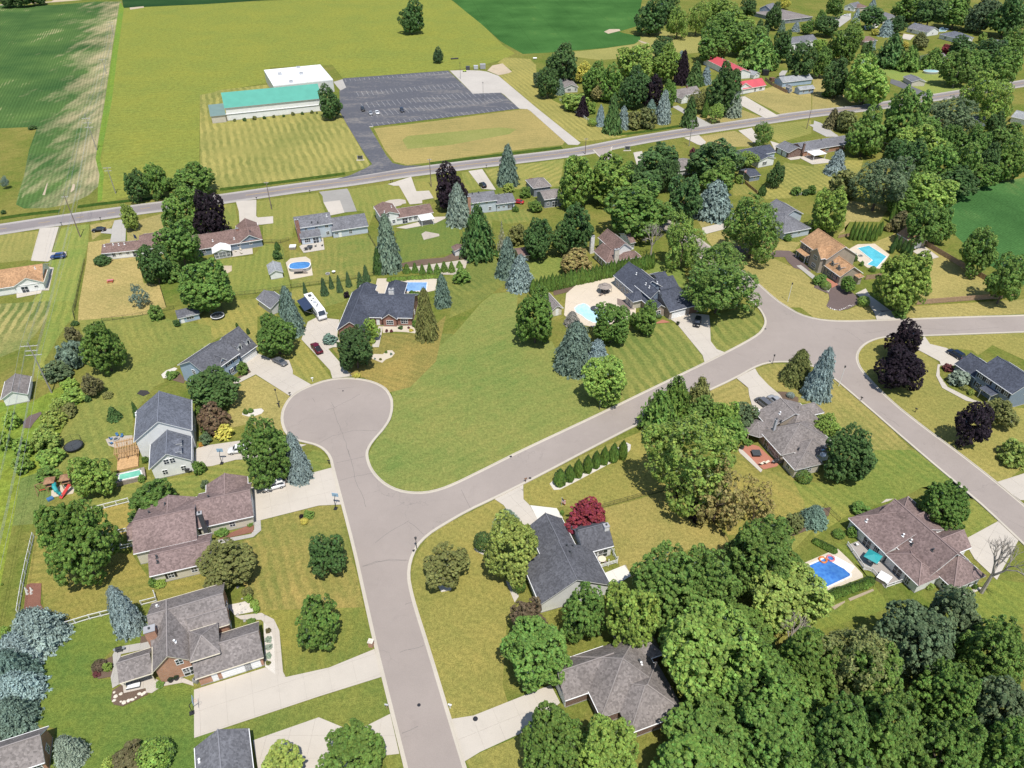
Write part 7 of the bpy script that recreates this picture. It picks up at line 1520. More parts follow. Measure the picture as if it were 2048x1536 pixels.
TREES = """
s,-236.8,361.6,1.83,1.1,dgreen,dark low shrub at the corner of a small far left lawn,,
D,-425.7,682.7,6.84,6.29,dgreen,dark windbreak tree at top left; first from left in its row,0,
D,-413.6,684.2,6.96,6.17,dgreen,dark windbreak tree at top left; second from left in its row,0,
D,-405.9,692.9,5.88,6,dgreen,dark windbreak tree at top left; third from left in its row,0,
F,-207.2,285.8,1.55,2.1,bgreen,small gray green tree on the far left lawn,,
s,-194.5,260.8,0.86,0.86,dgreen,small dark shrub at left edge above the county road,,
D,-146.6,272.8,4.29,5.66,dgreen,dark roadside tree; left one of the pair by the meadow,,
D,-140.5,276.1,4.33,6.27,green,tall tree right beside the dark roadside tree by the meadow,,
D,-125.7,278.8,8.1,5.83,green,broad green tree at the corner of the striped church lawn,,
s,-139.1,285.1,2.95,2.67,green,shrub between the two roadside tree clumps by the meadow,,
D,-139.3,246.6,3.05,4.43,ygreen,young yellow green tree by the county road driveway,,
D,-116.2,241.8,6.5,8.1,green,tall maple touching the county road left of purple maple,,
D,-109.5,218.1,6.06,7.06,green,big maple hiding the roof of the long white house,,
D,-113.9,207.0,4.2,6.09,dgreen,dark maple at the end of the long white house,,
s,-110.0,209.4,3.43,3.36,green,low leafy growth under the maples beside a ladder,,
D,-92.0,190.7,7.77,6.97,green,wide green tree on the lawn behind the blue ranch house,,
D,-107.2,240.9,5.33,7.73,purple,tall purple maple beside the blue ranch house,,
s,-138.3,220.5,2.53,1.59,dgreen,dark round shrub at the corner of the long white house,,
O,-113.7,192.3,2.74,3.56,bgreen,thin gray green tree on the dry lawn by the wire fence,,
S,-40.7,216.0,4.04,19.17,spruce,tall silvery spruce behind the split level house,,
S,-44.0,213.7,1.96,9.04,dgreen,darker spruce tucked left of the tall silvery spruce,,
C,-81.7,230.2,0.98,3.01,dgreen,narrow dark evergreen by the fence near the white shed,,
s,-80.0,223.8,1.5,1.68,dgreen,dark shrub below the narrow evergreen near white shed,,
N,-65.3,200.4,0.68,3.74,sgreen,young spruce at the left end of the row behind motorhome,1,
N,-58.9,199.2,1.23,6.22,sgreen,largest young spruce in the row behind the motorhome,1,
N,-57.6,203.4,0.82,4.51,sgreen,third young spruce from the left behind the motorhome,1,
N,-54.5,201.2,1.04,5.7,sgreen,fourth young spruce from the left behind the motorhome,1,
N,-52.3,204.6,1.03,5.5,sgreen,fifth young spruce from the left near the brick ranch,1,
N,-48.4,204.1,1.19,5.36,sgreen,young spruce next to last in the row by the pool,1,
N,-47.1,207.7,1.22,6.02,sgreen,young spruce at the pool end of the row,1,
s,-51.7,197.5,0.86,1.17,purple,dark purple shrub beside the charcoal roof corner,,
D,-23.1,265.2,5.53,8.02,purple,large purple maple left of the split level blue house,,
S,-19.9,252.1,4.5,15.82,mint,pale silver spruce in front of the large purple maple,,
S,-1.8,290.4,4.52,16.25,spruce,tall dense spruce beside the county road,,
s,8.1,288.6,2.03,1.63,red,small crimson shrub by the dark gray house,,
s,-1.0,283.0,2.12,1.7,ygreen,pale shrub below the tall roadside spruce,,
s,5.3,276.6,2.04,2.39,green,shrub left of the dark gray house,,
s,9.0,263.4,2.56,2.38,green,leafy shrub by the dark gray house patio,,
s,1.4,263.3,1.28,1.18,green,small shrub at the right end of split level blue house,,
D,24.2,267.5,6.74,9.39,lgreen,tall light green tree beside the dark gray house,,
D,36.7,272.7,8.94,8.01,lgreen,wide light green tree overhanging the side street,,
D,21.6,229.1,5.41,7.84,dgreen,tall dense tree between the dark house and brown roof,,
D,17.1,226.1,3.69,5.35,dgreen,dark tree leaning on the tall dense tree,,
D,8.9,223.3,4.72,6.84,dgreen,dark round crowned tree behind the blue spruces,,
Q,-11.5,224.9,5.49,19.14,dgreen,tall dark olive pine beside the brown roofed shed,,
X,-3.5,228.8,2.25,11.65,grey,dying gray spruce between the pine and blue spruces,,
s,1.8,234.8,2.89,3.9,olive,olive thicket behind the brown roofed shed,,
S,-1.5,211.4,3.31,13.51,bgreen,green blue spruce; back one of the pair on the lawn,,
S,2.6,204.2,3.85,11.23,blue,bright blue spruce; front one of the pair on the lawn,,
s,21.3,215.4,4.74,4.37,autumn,bronze green tree in front of the brown roofed house,,
s,-16.3,207.5,2.68,2.74,green,bright green cone shaped bush by the arborvitae row,,
N,-34.8,214.1,1.38,3.16,green,first small arborvitae from the left in the gravel strip above the hedge,2,
N,-32.1,214.2,1.16,3.35,green,second small arborvitae from the left in the gravel strip above the hedge,2,
N,-29.6,213.4,1.07,3.19,green,third small arborvitae from the left in the gravel strip above the hedge,2,
N,-27.2,213.7,1.07,3.71,green,fourth small arborvitae from the left in the gravel strip above the hedge,2,
N,-24.7,213.5,1.18,3.54,green,fifth small arborvitae from the left in the gravel strip above the hedge,2,
N,-22.5,214.9,1.22,3.53,green,sixth small arborvitae from the left in the gravel strip above the hedge,2,
N,-20.0,214.6,1.25,3.71,green,seventh small arborvitae from the left in the gravel strip above the hedge,2,
N,-17.6,217.6,1.12,2.24,green,last small arborvitae from the left in the gravel strip above the hedge,2,
S,-21.2,193.0,2.61,10.65,spruce,spruce at the right end of the pool terrace,,
N,-24.4,174.7,3.18,16.06,olive,olive spruce at the right end of the brick ranch,,
D,61.3,297.6,8,5.76,dgreen,dense dark tree beside the county road junction,,
D,49.1,284.5,3.83,5.1,dgreen,dark tree overhanging the bend of the side street,,
D,53.3,278.7,6.12,4.4,dgreen,dark green tree above the big round tree,,
D,62.3,282.4,4.31,6.25,dgreen,tall dark tree left of the low taupe roof,,
D,64.0,255.8,5.87,7.83,dgreen,dark tree in front of the low taupe roof,,
D,44.7,242.0,10.5,8.4,green,big round tree behind the brown roofed house,,
D,81.2,279.5,6.25,6.41,green,dense green tree behind the large silver spruce,,
D,84.4,297.3,10.42,7.5,dgreen,broad dark tree with pale blossom left of blue house,,
D,101.4,308.7,4.21,3.03,lgreen,small bright tree at the corner of the blue house,,
S,76.3,258.9,7.24,13.86,blue,large silver spruce beside the light driveway,,
F,56.2,217.5,6.18,8.34,lgreen,light green feathery tree between driveway and hedge end,,
D,55.2,250.2,3.21,2.93,green,green tree above the bare tree,,
F,81.2,224.3,9.15,10.2,green,huge honey locust covering the pale blue house,,
W,47.4,224.3,4.98,12.95,grey,leafless gray tree at the end of the hedge,,
F,63.8,202.9,8.3,6.99,green,honey locust whose thin crown shows the street through,,
F,61.8,188.6,10.43,7.3,green,honey locust beside the navy roofed house and street,,
D,107.6,287.3,3.19,4.62,dgreen,upright dark tree on the checkered lawn,,
s,94.9,291.8,1.7,1.82,lgreen,bright round shrub beside the flagpole,,
C,100.5,278.9,1.54,4.11,dgreen,dark pointed evergreen above the honey locust,,
s,114.2,279.6,1.97,1.79,green,shrub at left end of the white split rail fence,,
s,118.1,279.3,1.48,1.3,dgreen,shrub in the middle of the white split rail fence,,
s,120.9,280.2,1.54,2.08,green,shrub at right end of the white split rail fence,,
s,98.4,238.1,1.44,1.26,green,shrub at the corner of the pale blue house,,
S,137.9,302.0,3.89,10.13,blue,blue spruce in front of the brick ranch patio,,
s,132.2,277.5,5.06,5.61,olive,olive shrubby tree right of the checkered lawn,,
F,139.0,263.6,9.46,9.09,gg,large gray green tree above the arborvitae screen,,
D,113.0,243.3,5.49,7.97,lgreen,light green tree behind the tan house,,
s,113.6,249.3,2.41,2.26,dred,dark red shrub behind the tan house,,
D,162.3,291.5,5.84,8.47,dgreen,leafy tree of the wood beside the right field; first from left in its back row,3,
D,172.4,286.2,6.78,7.99,green,leafy tree of the wood beside the right field; second from left in its front row,3,
D,183.4,288.4,5.94,8.62,green,leafy tree of the wood beside the right field; second from left in its back row,3,
D,196.5,294.4,5.02,7.29,dgreen,leafy tree of the wood beside the right field; third from left in its back row,3,
D,206.3,294.3,5.49,7.96,green,leafy tree of the wood beside the right field; fourth from left in its back row,3,
D,177.3,277.6,6.96,5.01,dgreen,leafy tree of the wood beside the right field; third from left in its front row,3,
D,160.3,278.3,5.43,5.38,green,leafy tree of the wood beside the right field; first from left in its front row,3,
D,191.7,288.1,5.89,4.24,green,leafy tree of the wood beside the right field; fourth from left in its front row,3,
D,159.4,264.1,7.54,6.03,lgreen,bright green tree at the corner of the right hand field,,
D,148.1,260.4,5.35,4.85,green,green tree above the small tan garage,,
D,142.2,233.9,5.11,7.41,green,tree right behind the small tan garage,,
D,148.9,234.7,4.34,6.21,green,tree between the tan garage and the field edge,,
s,141.3,245.5,3.22,4.25,bronze,dull olive tree left of the small tan garage,,
C,141.4,253.0,0.79,7.16,green,narrow green evergreen left of the small tan garage,,
s,137.5,245.7,1.22,1.65,autumn,rusty shrub left of the small tan garage,,
D,150.5,213.1,5.25,7.37,green,tree against the wooden fence beside the field,,
D,149.8,193.8,5.06,7.34,green,large tree at the corner of the wooden fence,,
D,115.9,189.5,7.25,9.02,lgreen,big yellow green tree in front of the turquoise pool,,
C,121.1,238.5,0.68,6.76,green,leftmost tall arborvitae in the screen left of the tan garage,4,
C,122.3,237.9,0.67,6.69,green,second tall arborvitae in the screen left of the tan garage,4,
C,123.8,238.0,0.66,6.62,green,third tall arborvitae in the screen left of the tan garage,4,
C,125.3,237.8,0.66,6.55,green,fourth tall arborvitae in the screen left of the tan garage,4,
C,126.8,237.6,0.65,6.48,green,fifth tall arborvitae in the screen left of the tan garage,4,
C,128.0,237.2,0.64,6.42,green,sixth tall arborvitae in the screen left of the tan garage,4,
C,129.5,237.6,0.64,6.37,green,seventh tall arborvitae in the screen left of the tan garage,4,
C,132.6,241.8,0.89,5.28,green,rightmost tall arborvitae in the screen left of the tan garage,4,
C,131.3,228.0,0.81,4.83,dgreen,leftmost dark arborvitae between the turquoise pool and garage pad,5,
C,133.5,231.2,0.81,4.86,dgreen,second dark arborvitae between the turquoise pool and garage pad,5,
C,134.8,230.8,0.79,4.86,dgreen,third dark arborvitae between the turquoise pool and garage pad,5,
C,135.0,228.0,0.77,4.84,dgreen,fourth dark arborvitae between the turquoise pool and garage pad,5,
C,135.2,225.7,0.75,4.82,dgreen,fifth dark arborvitae between the turquoise pool and garage pad,5,
C,135.6,223.8,0.73,4.81,dgreen,rightmost dark arborvitae between the turquoise pool and garage pad,5,
B,100.0,203.1,1.56,1.48,lgreen,round clipped bush in mulch before the tan house,,
B,107.9,192.9,1.84,1.77,lgreen,round clipped bush beside the tan house driveway,,
D,105.7,200.9,2.29,2.33,green,small round tree before the tan house garage,,
s,99.3,206.5,2.1,1.82,green,green bush at the corner of the tan house garage,,
B,119.5,214.6,1.09,1.14,green,round bush at the lower end of the turquoise pool,,
s,116.0,185.9,1.86,1.9,green,shrub at the tan house driveway mouth,,
s,117.5,218.7,0.69,0.93,green,small pointed shrub on the turquoise pool terrace,,
s,116.4,222.6,1.1,1.4,dgreen,dark shrub between tan house and turquoise pool,,
D,-108.0,158.4,4.89,7.09,green,dense egg shaped tree on the left lawn,,
s,-124.5,172.6,1.99,2.68,bronze,brownish shrub behind the dense egg shaped tree,,
s,-119.2,160.5,3.19,4.31,bgreen,gray green thicket left of the dense egg shaped tree,,
s,-120.6,155.8,3.33,2.29,gg,dark thicket beside the left utility pole,,
D,-107.4,147.9,2.17,3.14,bronze,small bronze tree on the left lawn,,
s,-129.1,181.8,1.09,0.66,dgreen,small dark shrub at the fence end on left lawn,,
s,-103.9,147.0,1.21,0.73,olive,small shrub below the bronze tree,,
s,-108.1,145.2,0.76,1.03,dgreen,tiny dark shrub at the wild edge of left lawn,,
s,-112.7,140.5,1.87,2.53,ygreen,wild shrub of the left rough strip; first from left in its upper part,6,
s,-112.0,136.3,2.61,2.28,ygreen,wild shrub of the left rough strip; fourth from left in its middle part,6,
s,-109.3,127.6,2.88,3.39,ygreen,wild shrub of the left rough strip; second from left in its middle part,6,
s,-108.0,128.3,1.57,2.12,green,wild shrub of the left rough strip; third from left in its middle part,6,
s,-110.5,140.1,2.28,1.68,olive,wild shrub of the left rough strip; second from left in its upper part,6,
s,-115.4,151.1,1.91,1.46,lgreen,wild shrub of the left rough strip; third from left in its upper part,6,
s,-111.7,146.0,2.72,1.63,lgreen,wild shrub of the left rough strip; fourth from left in its upper part,6,
s,-113.2,125.3,1.89,2.55,lgreen,wild shrub of the left rough strip; third from left in its lower part,6,
s,-106.4,122.6,2.81,1.89,lgreen,wild shrub of the left rough strip; fourth from left in its lower part,6,
s,-119.5,127.8,1.7,2.29,lgreen,wild shrub of the left rough strip; first from left in its lower part,6,
s,-121.8,135.4,1.8,2.2,lgreen,wild shrub of the left rough strip; first from left in its middle part,6,
s,-110.6,119.8,1.87,2.31,lgreen,wild shrub of the left rough strip; second from left in its lower part,6,
s,-103.7,117.4,2.34,1.5,green,wild shrub of the left rough strip; fifth from left in its lower part,6,
N,-98.3,138.3,1.71,3.8,dgreen,small dark spruce on the lawn left of white house,,
N,-93.2,139.3,0.84,4.61,dgreen,dark spruce against the big white house,,
s,-106.0,185.4,2.16,2.31,green,green shrub left of the blue playhouse,,
s,-98.6,181.1,0.97,1.18,dgreen,shrub at the corner of the blue playhouse,,
s,-90.5,155.7,1.56,0.93,green,plants in the edged bed at the blue gray house end,,
D,-74.9,144.0,6.25,4.5,dgreen,dark green tree in front of the blue gray house,,
s,-72.1,134.5,3.31,4.17,rbronze,reddish brown shrubby tree below the dark green tree,,
s,-72.0,157.4,1.48,1.88,green,round green shrub by the blue gray house garage,,
s,-77.3,139.3,1.3,1.76,green,green shrub beside the big white house wall,,
s,-66.5,140.3,0.61,0.81,green,left grass tuft in the gravel bed by cul-de-sac,,
s,-65.4,140.8,0.62,0.74,green,right grass tuft in the gravel bed by cul-de-sac,,
C,-80.8,180.4,0.4,1.49,dgreen,thin evergreen behind the blue gray house roof,,
C,-76.4,176.7,0.48,1.98,dgreen,slim evergreen at the right end of blue gray house,,
s,-69.1,131.7,2.13,1.52,yellow,golden yellow shrub beside the white house driveway,,
D,-64.6,166.5,5.23,5.31,green,green tree beside the motorhome drive,,
S,-63.5,177.3,3.24,15.74,bgreen,tall blue green spruce beside the motorhome,,
N,-69.1,187.7,1.28,5.28,sgreen,small spruce left of the tall blue green spruce,,
D,-41.8,159.9,4.82,5.2,dgreen,dark round tree in front of the brick ranch,,
D,-39.8,173.8,2.08,3.02,lgreen,small bright tree at the brick ranch walk,,
s,-51.8,172.6,1.97,1.18,bgreen,pale grassy shrub by the brick ranch drive,,
D,-53.2,116.7,5.2,7.54,green,big green tree beside the cul-de-sac,,
S,-47.5,117.4,2.65,13.36,blue,blue spruce touching the cul-de-sac curb,,
s,-41.4,155.8,0.96,0.57,yellow,small yellow green shrub at the cul-de-sac drive,,
s,-73.8,133.0,1.26,1.7,green,green shrub on the bed beside the white house,,
s,-72.5,129.1,1.24,1.67,gg,gray green plants in the bed beside the white house,,
s,-73.4,128.0,0.5,0.68,orange,orange flowering plant by the white house corner,,flowering_plant
D,6.5,172.2,5.55,7.69,green,large dark green tree beside the cream pool house,,
S,17.1,160.6,5.57,13.87,spruce,broad silver spruce on the field edge,,
S,22.7,158.8,3.86,9.92,blue,bright blue spruce behind the broad silver spruce,,
N,17.7,182.1,2.24,4.22,grey,grayish spruce top above the broad silver spruce,,
D,23.0,145.1,5.56,5.72,lgreen,bright tree between the open field and striped lawn,,
D,27.9,172.6,5.1,5.13,green,green tree hiding the end of the freeform pool,,
D,38.0,177.0,3.19,4.63,green,green tree in front of the navy roofed house,,
s,36.0,182.2,1.44,1.94,green,shrub left of the tree at the navy roof,,
B,44.0,185.7,0.92,0.65,dgreen,dark clipped bush by the navy house door,,
Q,35.2,134.6,4.46,11.46,green,front green pine beside the lower street,,
Q,39.9,139.2,4.15,12.11,green,back green pine beside the lower street,,
Q,46.7,142.2,3.31,9.81,olive,olive pine right of the two green pines,,
D,46.7,135.5,4.2,3.03,green,green tree behind the huge light green tree,,
D,50.1,130.8,3.32,4.82,lgreen,yellow green tree beside the stone house,,
D,55.3,134.9,3.23,3.09,gg,dull green tree beside the stone house driveway,,
D,50.2,128.0,4.05,3.84,green,tree pressed against the gazebo roof of stone house,,
F,38.3,112.0,8.9,9.38,lgreen,huge light green tree near the stone house patio,,
s,55.9,129.1,1.09,0.66,green,green bush at the stone house patio end,,
N,74.9,153.9,3.69,10.28,olive,olive spruce of the corner pair by the intersection,,
S,78.1,147.3,3.16,14.81,blue,blue green spruce of the corner pair by the intersection,,
B,71.6,147.1,1.07,0.75,blue,small round blue shrub beside the silver cars,,
D,74.5,131.7,2.96,2.9,lgreen,bright green tree behind the stone house,,
D,74.1,117.5,4.95,6.03,dgreen,dark bronze green tree at the stone house corner,,
D,106.1,163.6,4.09,5.42,purple,upper purple maple on the corner lawn,,
D,100.2,151.1,5.67,4.96,purple,lower purple maple of the overlapping corner pair,,
D,107.3,129.1,3.7,5.37,purple,purple maple alone on the right hand lawn,,
D,118.5,135.7,3.38,3.22,olive,olive green tree beside the gray blue house porch,,
s,117.3,152.9,2.38,2.08,mint,pale green bush before the gray blue house garage,,
s,117.9,158.9,1.43,0.86,dred,dark red bush at the gray blue house garage,,
s,118.5,148.2,0.7,0.94,ygreen,yellow green plant by the gray blue house porch,,
s,117.8,150.2,0.96,0.58,olive,low shrub beside the gray blue house walk,,
s,115.7,122.6,3.39,3.03,ygreen,yellow green round tree at the right edge,,
D,88.5,103.2,4.73,5.02,green,broad green tree between the pinkish roof and street,,
B,67.2,100.5,1.25,0.91,green,round clipped bush at the deck corner of pinkish roof,,
s,70.0,100.6,0.95,1.28,green,leafy shrub beside the pinkish roofed house wall,,
s,74.3,107.2,1.93,1.16,green,bush at the upper end of the pinkish roofed house,,
W,89.5,86.5,5.7,14.81,grey,leafless pale tree over the right hand driveway,,
s,80.1,87.5,0.78,0.73,ygreen,yellow green bush under the pinkish roof end,,
s,84.7,86.1,0.4,0.54,green,first small bush along the pinkish house end,,
s,86.9,86.8,0.79,0.47,lgreen,second small bush along the pinkish house end,,
s,88.7,87.5,0.45,0.53,green,third small bush along the pinkish house end,,
D,-81.6,91.0,6.21,9.01,green,huge maple on the lawn left of pinkish brown roof,,
D,-90.1,113.1,3.88,4.89,lgreen,light green tree beside the small green pool,,
D,-76.4,107.5,4.19,3.02,green,green tree at the upper corner of pinkish brown roof,,
s,-78.9,104.8,1.46,0.87,dgreen,dark shrub along the pinkish brown house,,
s,-70.9,119.4,1.4,1.74,green,round green bush at the white house corner,,
s,-84.4,122.7,0.73,0.93,green,small bush between white house and green pool deck,,
s,-82.7,116.5,0.82,0.91,green,small bush at the green pool deck,,
s,-68.8,88.2,0.78,1.06,green,dark leafy shrub at the pinkish brown house front,,
s,-67.6,88.2,1.02,0.66,lgreen,bright leafy shrub at the pinkish brown house front,,
s,-98.2,88.2,0.23,0.31,lgreen,bright tuft of weeds outside the white fence,,
N,-69.3,78.7,2.46,11.63,blue,stout blue spruce left of the brick house,,
D,-54.2,89.4,5.02,3.62,olive,olive green tree between the two lower left houses,,
D,-35.6,91.6,3.34,4.17,dgreen,small dark tree on the dry lawn by the street,,
D,-34.0,76.1,3.59,4.89,green,round dense tree on the brick house lawn,,
s,-59.9,101.2,1.29,0.77,green,round shrub in the front bed of pinkish brown house,,
s,-54.8,103.5,0.69,0.52,green,shrub at the garage end of the front bed,,
s,-43.0,106.0,1.11,0.66,green,green clump in the small lawn bed by driveway,,
B,-43.6,104.2,0.89,0.63,yellow,low yellow cushion plant in the small lawn bed,,
s,-44.5,105.7,0.54,0.34,purple,small purple flowers in the small lawn bed,,
s,-67.7,114.4,0.89,1.2,gg,shrub beside the upper roof of pinkish brown house,,
D,-12.4,89.5,4.18,3.01,olive,bronze olive tree in white stones near the street bend,,
B,-5.8,97.5,2.01,2.29,dgreen,dark clipped dome shrub near the street bend,,
D,-0.1,90.3,4.82,6.82,ygreen,bright yellow green tree before the dark gray roof,,
N,-1.2,103.8,2.55,3.82,bgreen,blue green conifer behind the bright yellow green tree,,
B,1.3,87.2,1.43,1.86,green,clipped green dome beside the walk,,
D,2.9,77.3,2.83,4.11,brown,bronze brown tree beside the lower maple,,
D,14.9,102.2,4.12,2.97,red,crimson maple behind the dark gray roof,,
s,10.6,106.5,0.49,0.66,green,small shrub left of the crimson maple,,
C,10.6,115.5,1.36,4.42,green,first cone arborvitae from the left in the white stone bed,7,
C,12.8,116.8,1.17,4.33,green,second cone arborvitae from the left in the white stone bed,7,
C,14.8,118.0,1.06,4.96,green,third cone arborvitae from the left in the white stone bed,7,
C,17.0,119.5,1.09,4.8,green,fourth cone arborvitae from the left in the white stone bed,7,
C,19.1,121.0,1.03,4.71,green,fifth cone arborvitae from the left in the white stone bed,7,
C,21.1,122.2,1.04,4.87,green,sixth cone arborvitae from the left in the white stone bed,7,
C,23.3,123.1,1.15,5.16,green,seventh cone arborvitae from the left in the white stone bed,7,
C,25.5,124.0,1.11,5.2,green,last cone arborvitae from the left in the white stone bed,7,
D,4.1,69.7,5.56,5.01,green,maple standing between the driveway and gray roofs,,
D,12.8,77.2,3.68,5.34,green,left maple above the taupe hip roof,,
D,20.4,76.0,4.52,6.55,lgreen,light green maple above the taupe hip roof,,
D,6.1,54.0,4.64,6.73,green,bottom maple beside the lower driveway,,
D,13.9,52.7,4.74,6.75,lgreen,bottom maple in front of the taupe hip roof,,
D,27.6,80.4,6.39,7.65,green,leafy maple of the lower right wood; first from left in its back row,8,
D,34.2,80.6,5.44,7.89,green,leafy maple of the lower right wood; second from left in its back row,8,
D,31.8,67.8,7.71,7.63,lgreen,leafy maple of the lower right wood; first from left in its middle row,8,
D,38.6,63.1,6.15,7.2,green,leafy maple of the lower right wood; second from left in its middle row,8,
D,30.5,56.2,6.47,4.66,green,leafy maple of the lower right wood; second from left in its front row,8,
D,39.2,55.1,6.44,5.74,green,leafy maple of the lower right wood; third from left in its front row,8,
D,48.4,66.5,5.74,6.94,green,leafy maple of the lower right wood; fourth from left in its middle row,8,
D,47.2,53.2,5.45,7.91,green,leafy maple of the lower right wood; fourth from left in its front row,8,
D,67.7,71.5,5.78,5.91,gg,leafy maple of the lower right wood; fourth from left in its back row,8,
D,55.9,55.4,5.29,7.68,green,leafy maple of the lower right wood; fifth from left in its front row,8,
D,68.2,61.4,4.64,6.73,green,leafy maple of the lower right wood; sixth from left in its middle row,8,
D,63.5,52.3,4.79,6.95,green,leafy maple of the lower right wood; sixth from left in its front row,8,
D,79.0,68.4,4.84,7.02,green,leafy maple of the lower right wood; sixth from left in its back row,8,
D,75.1,58.5,4.51,6.54,gg,leafy maple of the lower right wood; seventh from left in its middle row,8,
D,26.9,50.0,6.89,4.96,green,leafy maple of the lower right wood; first from left in its front row,8,
D,39.9,74.5,5.59,4.03,green,leafy maple of the lower right wood; third from left in its back row,8,
D,44.0,63.1,5.9,4.25,green,leafy maple of the lower right wood; third from left in its middle row,8,
D,57.0,64.3,4.98,6.53,green,leafy maple of the lower right wood; fifth from left in its middle row,8,
D,76.5,75.8,4.22,6.12,gg,leafy maple of the lower right wood; fifth from left in its back row,8,
D,72.2,51.0,4.52,6.56,green,leafy maple of the lower right wood; seventh from left in its front row,8,
F,55.3,65.4,5.7,7.7,olive,yellowish willow like tree in the lower right wood,,
D,46.6,88.0,6.62,6.52,green,green tree at the upper corner of the lower wood,,
D,49.0,80.9,6.81,5.13,ygreen,yellowish tree beside the blue pool with floats,,
W,47.9,73.5,3.77,9.79,grey,bare branched tree poking out of the lower wood,,
F,54.9,81.4,2.53,3.41,green,thin tree leaning over the blue pool with floats,,
O,42.4,104.6,5.56,7.23,autumn,thin brownish tree on the dry lawn; left of two,,
O,50.8,105.2,3.8,4.94,autumn,thin brownish tree on the dry lawn; right of two,,
O,44.8,106.2,3.15,2.53,autumn,small sparse tree between the two thin brownish trees,,
s,37.1,111.3,1.63,2.19,purple,small purple tree at the wire fence corner,,
s,38.9,105.5,1.89,2.23,purple,small purple tree below the wire fence corner,,
N,53.9,100.5,1.37,6.08,dgreen,small dark conifer at the corner of the lower wood,,
N,52.0,100.1,1.61,4.07,sgreen,tiny conifer touching the lower wood,,
s,57.9,102.1,1.96,2.64,olive,olive bush in the edged bed above the blue pool,,
N,63.2,104.3,2.79,4.61,bgreen,blue green spruce in the edged bed above the blue pool,,
s,55.2,97.0,0.96,1.3,lgreen,light green shrub left of the edged bed,,
B,65.2,116.9,1.9,1.33,green,clipped bush below the stone house garage,,
N,-84.5,76.4,4.3,8,blue,topmost blue spruce of the lower left row at the fence,9,
N,-85.7,72.4,3.58,7.11,blue,second blue spruce of the row on the lower left edge,9,
N,-83.8,68.4,3.28,8.12,bgreen,middle blue spruce of the row on the lower left edge,9,
N,-82.4,65.6,3.97,5.96,blue,fourth blue spruce of the row on the lower left edge,9,
N,-80.5,60.7,3.64,6.36,bgreen,lowest blue spruce of the row above the corner roof,9,
s,-90.4,76.7,1.12,1.51,lgreen,light green bush at left edge above the blue spruces,,
N,-68.5,55.3,2.22,6.22,mint,pale spruce beside the shaded brick end of the corner house,,
B,-55.1,55.0,2.73,2.43,lgreen,large clipped yellow green shrub at bottom left,,
s,-59.8,54.8,2.28,1.37,bronze,bronze shrub beside the large clipped shrub,,
s,-62.2,54.0,0.94,1.27,ygreen,yellow green shrub left of the bronze shrub,,
B,-71.4,70.8,1.24,0.87,brown,brown clipped shrub in the curved bed,,
s,-59.7,67.5,0.67,0.4,green,round green shrub on the brick house terrace,,
s,-71.3,69.5,0.64,0.39,dred,dark low shrub below the brown clipped shrub,,
s,-69.8,70.5,0.71,0.96,lgreen,light green ground plants beside the brown clipped shrub,,
D,-24.0,53.3,4.81,3.47,green,green tree at the bottom over the lower driveway,,
D,-35.0,52.2,3.3,2.38,ygreen,yellow green tree cut by the bottom edge,,
s,-44.1,77.9,0.46,0.61,bronze,bronze grass tuft at top of garage side bed,10,garden_plant
s,-43.6,76.2,0.61,0.37,mint,upper pale hosta in the garage side bed,10,garden_plant
s,-43.2,74.7,0.61,0.37,mint,middle pale hosta in the garage side bed,10,garden_plant
s,-42.8,73.0,0.6,0.36,mint,lower pale hosta in the garage side bed,10,garden_plant
s,-42.4,71.5,0.39,0.53,olive,olive grass tuft at bottom of garage side bed,10,garden_plant
s,-49.9,85.9,0.92,1.25,olive,olive clump at the top of the curved stone bed,11,garden_plant
s,-49.5,84.6,0.72,0.97,lgreen,upper bright plant in the curved stone bed,11,garden_plant
s,-48.4,83.7,0.86,0.51,lgreen,middle bright plant in the curved stone bed,11,garden_plant
s,-47.5,82.3,0.63,0.86,lgreen,lower bright plant in the curved stone bed,11,garden_plant
s,-47.7,79.8,0.72,0.43,green,low green shrub at the garage gable of brick house,,
s,-36.5,177.8,0.41,0.5,dred,left dark red shrub in the brick ranch front bed,,garden_plant
s,-35.1,177.8,0.45,0.48,dred,right dark red shrub in the brick ranch front bed,,garden_plant
s,-32.7,179.4,0.69,0.51,dgreen,round dark bush in the brick ranch front bed,,garden_plant
s,-28.3,180.8,1.04,1.09,green,upright shrub at the brick ranch corner,,garden_plant
s,-29.5,178.3,0.66,0.4,yellow,yellow cushion plant in the brick ranch front bed,,garden_plant
s,-26.6,179.4,0.62,0.5,yellow,yellow cushion plant at the tip of the front bed,,garden_plant
s,-39.7,172.0,0.81,0.85,ygreen,yellow green shrub at the brick ranch walk,,garden_plant
s,-30.3,179.7,0.35,0.37,dred,tiny red shrub in the brick ranch front bed,,garden_plant
s,-35.1,167.0,0.37,0.43,green,upper tuft in the kidney shaped stone bed,,garden_plant
s,-37.8,163.9,0.26,0.28,bgreen,left tuft in the kidney shaped stone bed,,garden_plant
s,-36.2,163.6,0.39,0.3,olive,lower tuft in the kidney shaped stone bed,,garden_plant
s,-33.6,166.0,0.33,0.44,bgreen,right tuft in the kidney shaped stone bed,,garden_plant
D,-73.5,580.6,8.36,10.62,dgreen,lone dark tree standing in the far meadow,,
D,-47.1,493.2,3.09,4.48,sgreen,slim tree standing alone above the parking lot,,
D,29.4,444.6,9.74,9.8,dgreen,large dark tree behind the pale gray house,,
D,19.6,414.7,5.17,7.5,dgreen,dense tree left of the pale gray house,,
D,14.5,436.5,2.64,3.83,gg,dull tree at the meadow edge by the pale gray house,,
S,26.8,422.3,2.63,8.4,bgreen,blue spruce in front of the pale gray house,,
N,36.4,383.4,3.15,9.93,purple,dark purple tree by the white fence,,
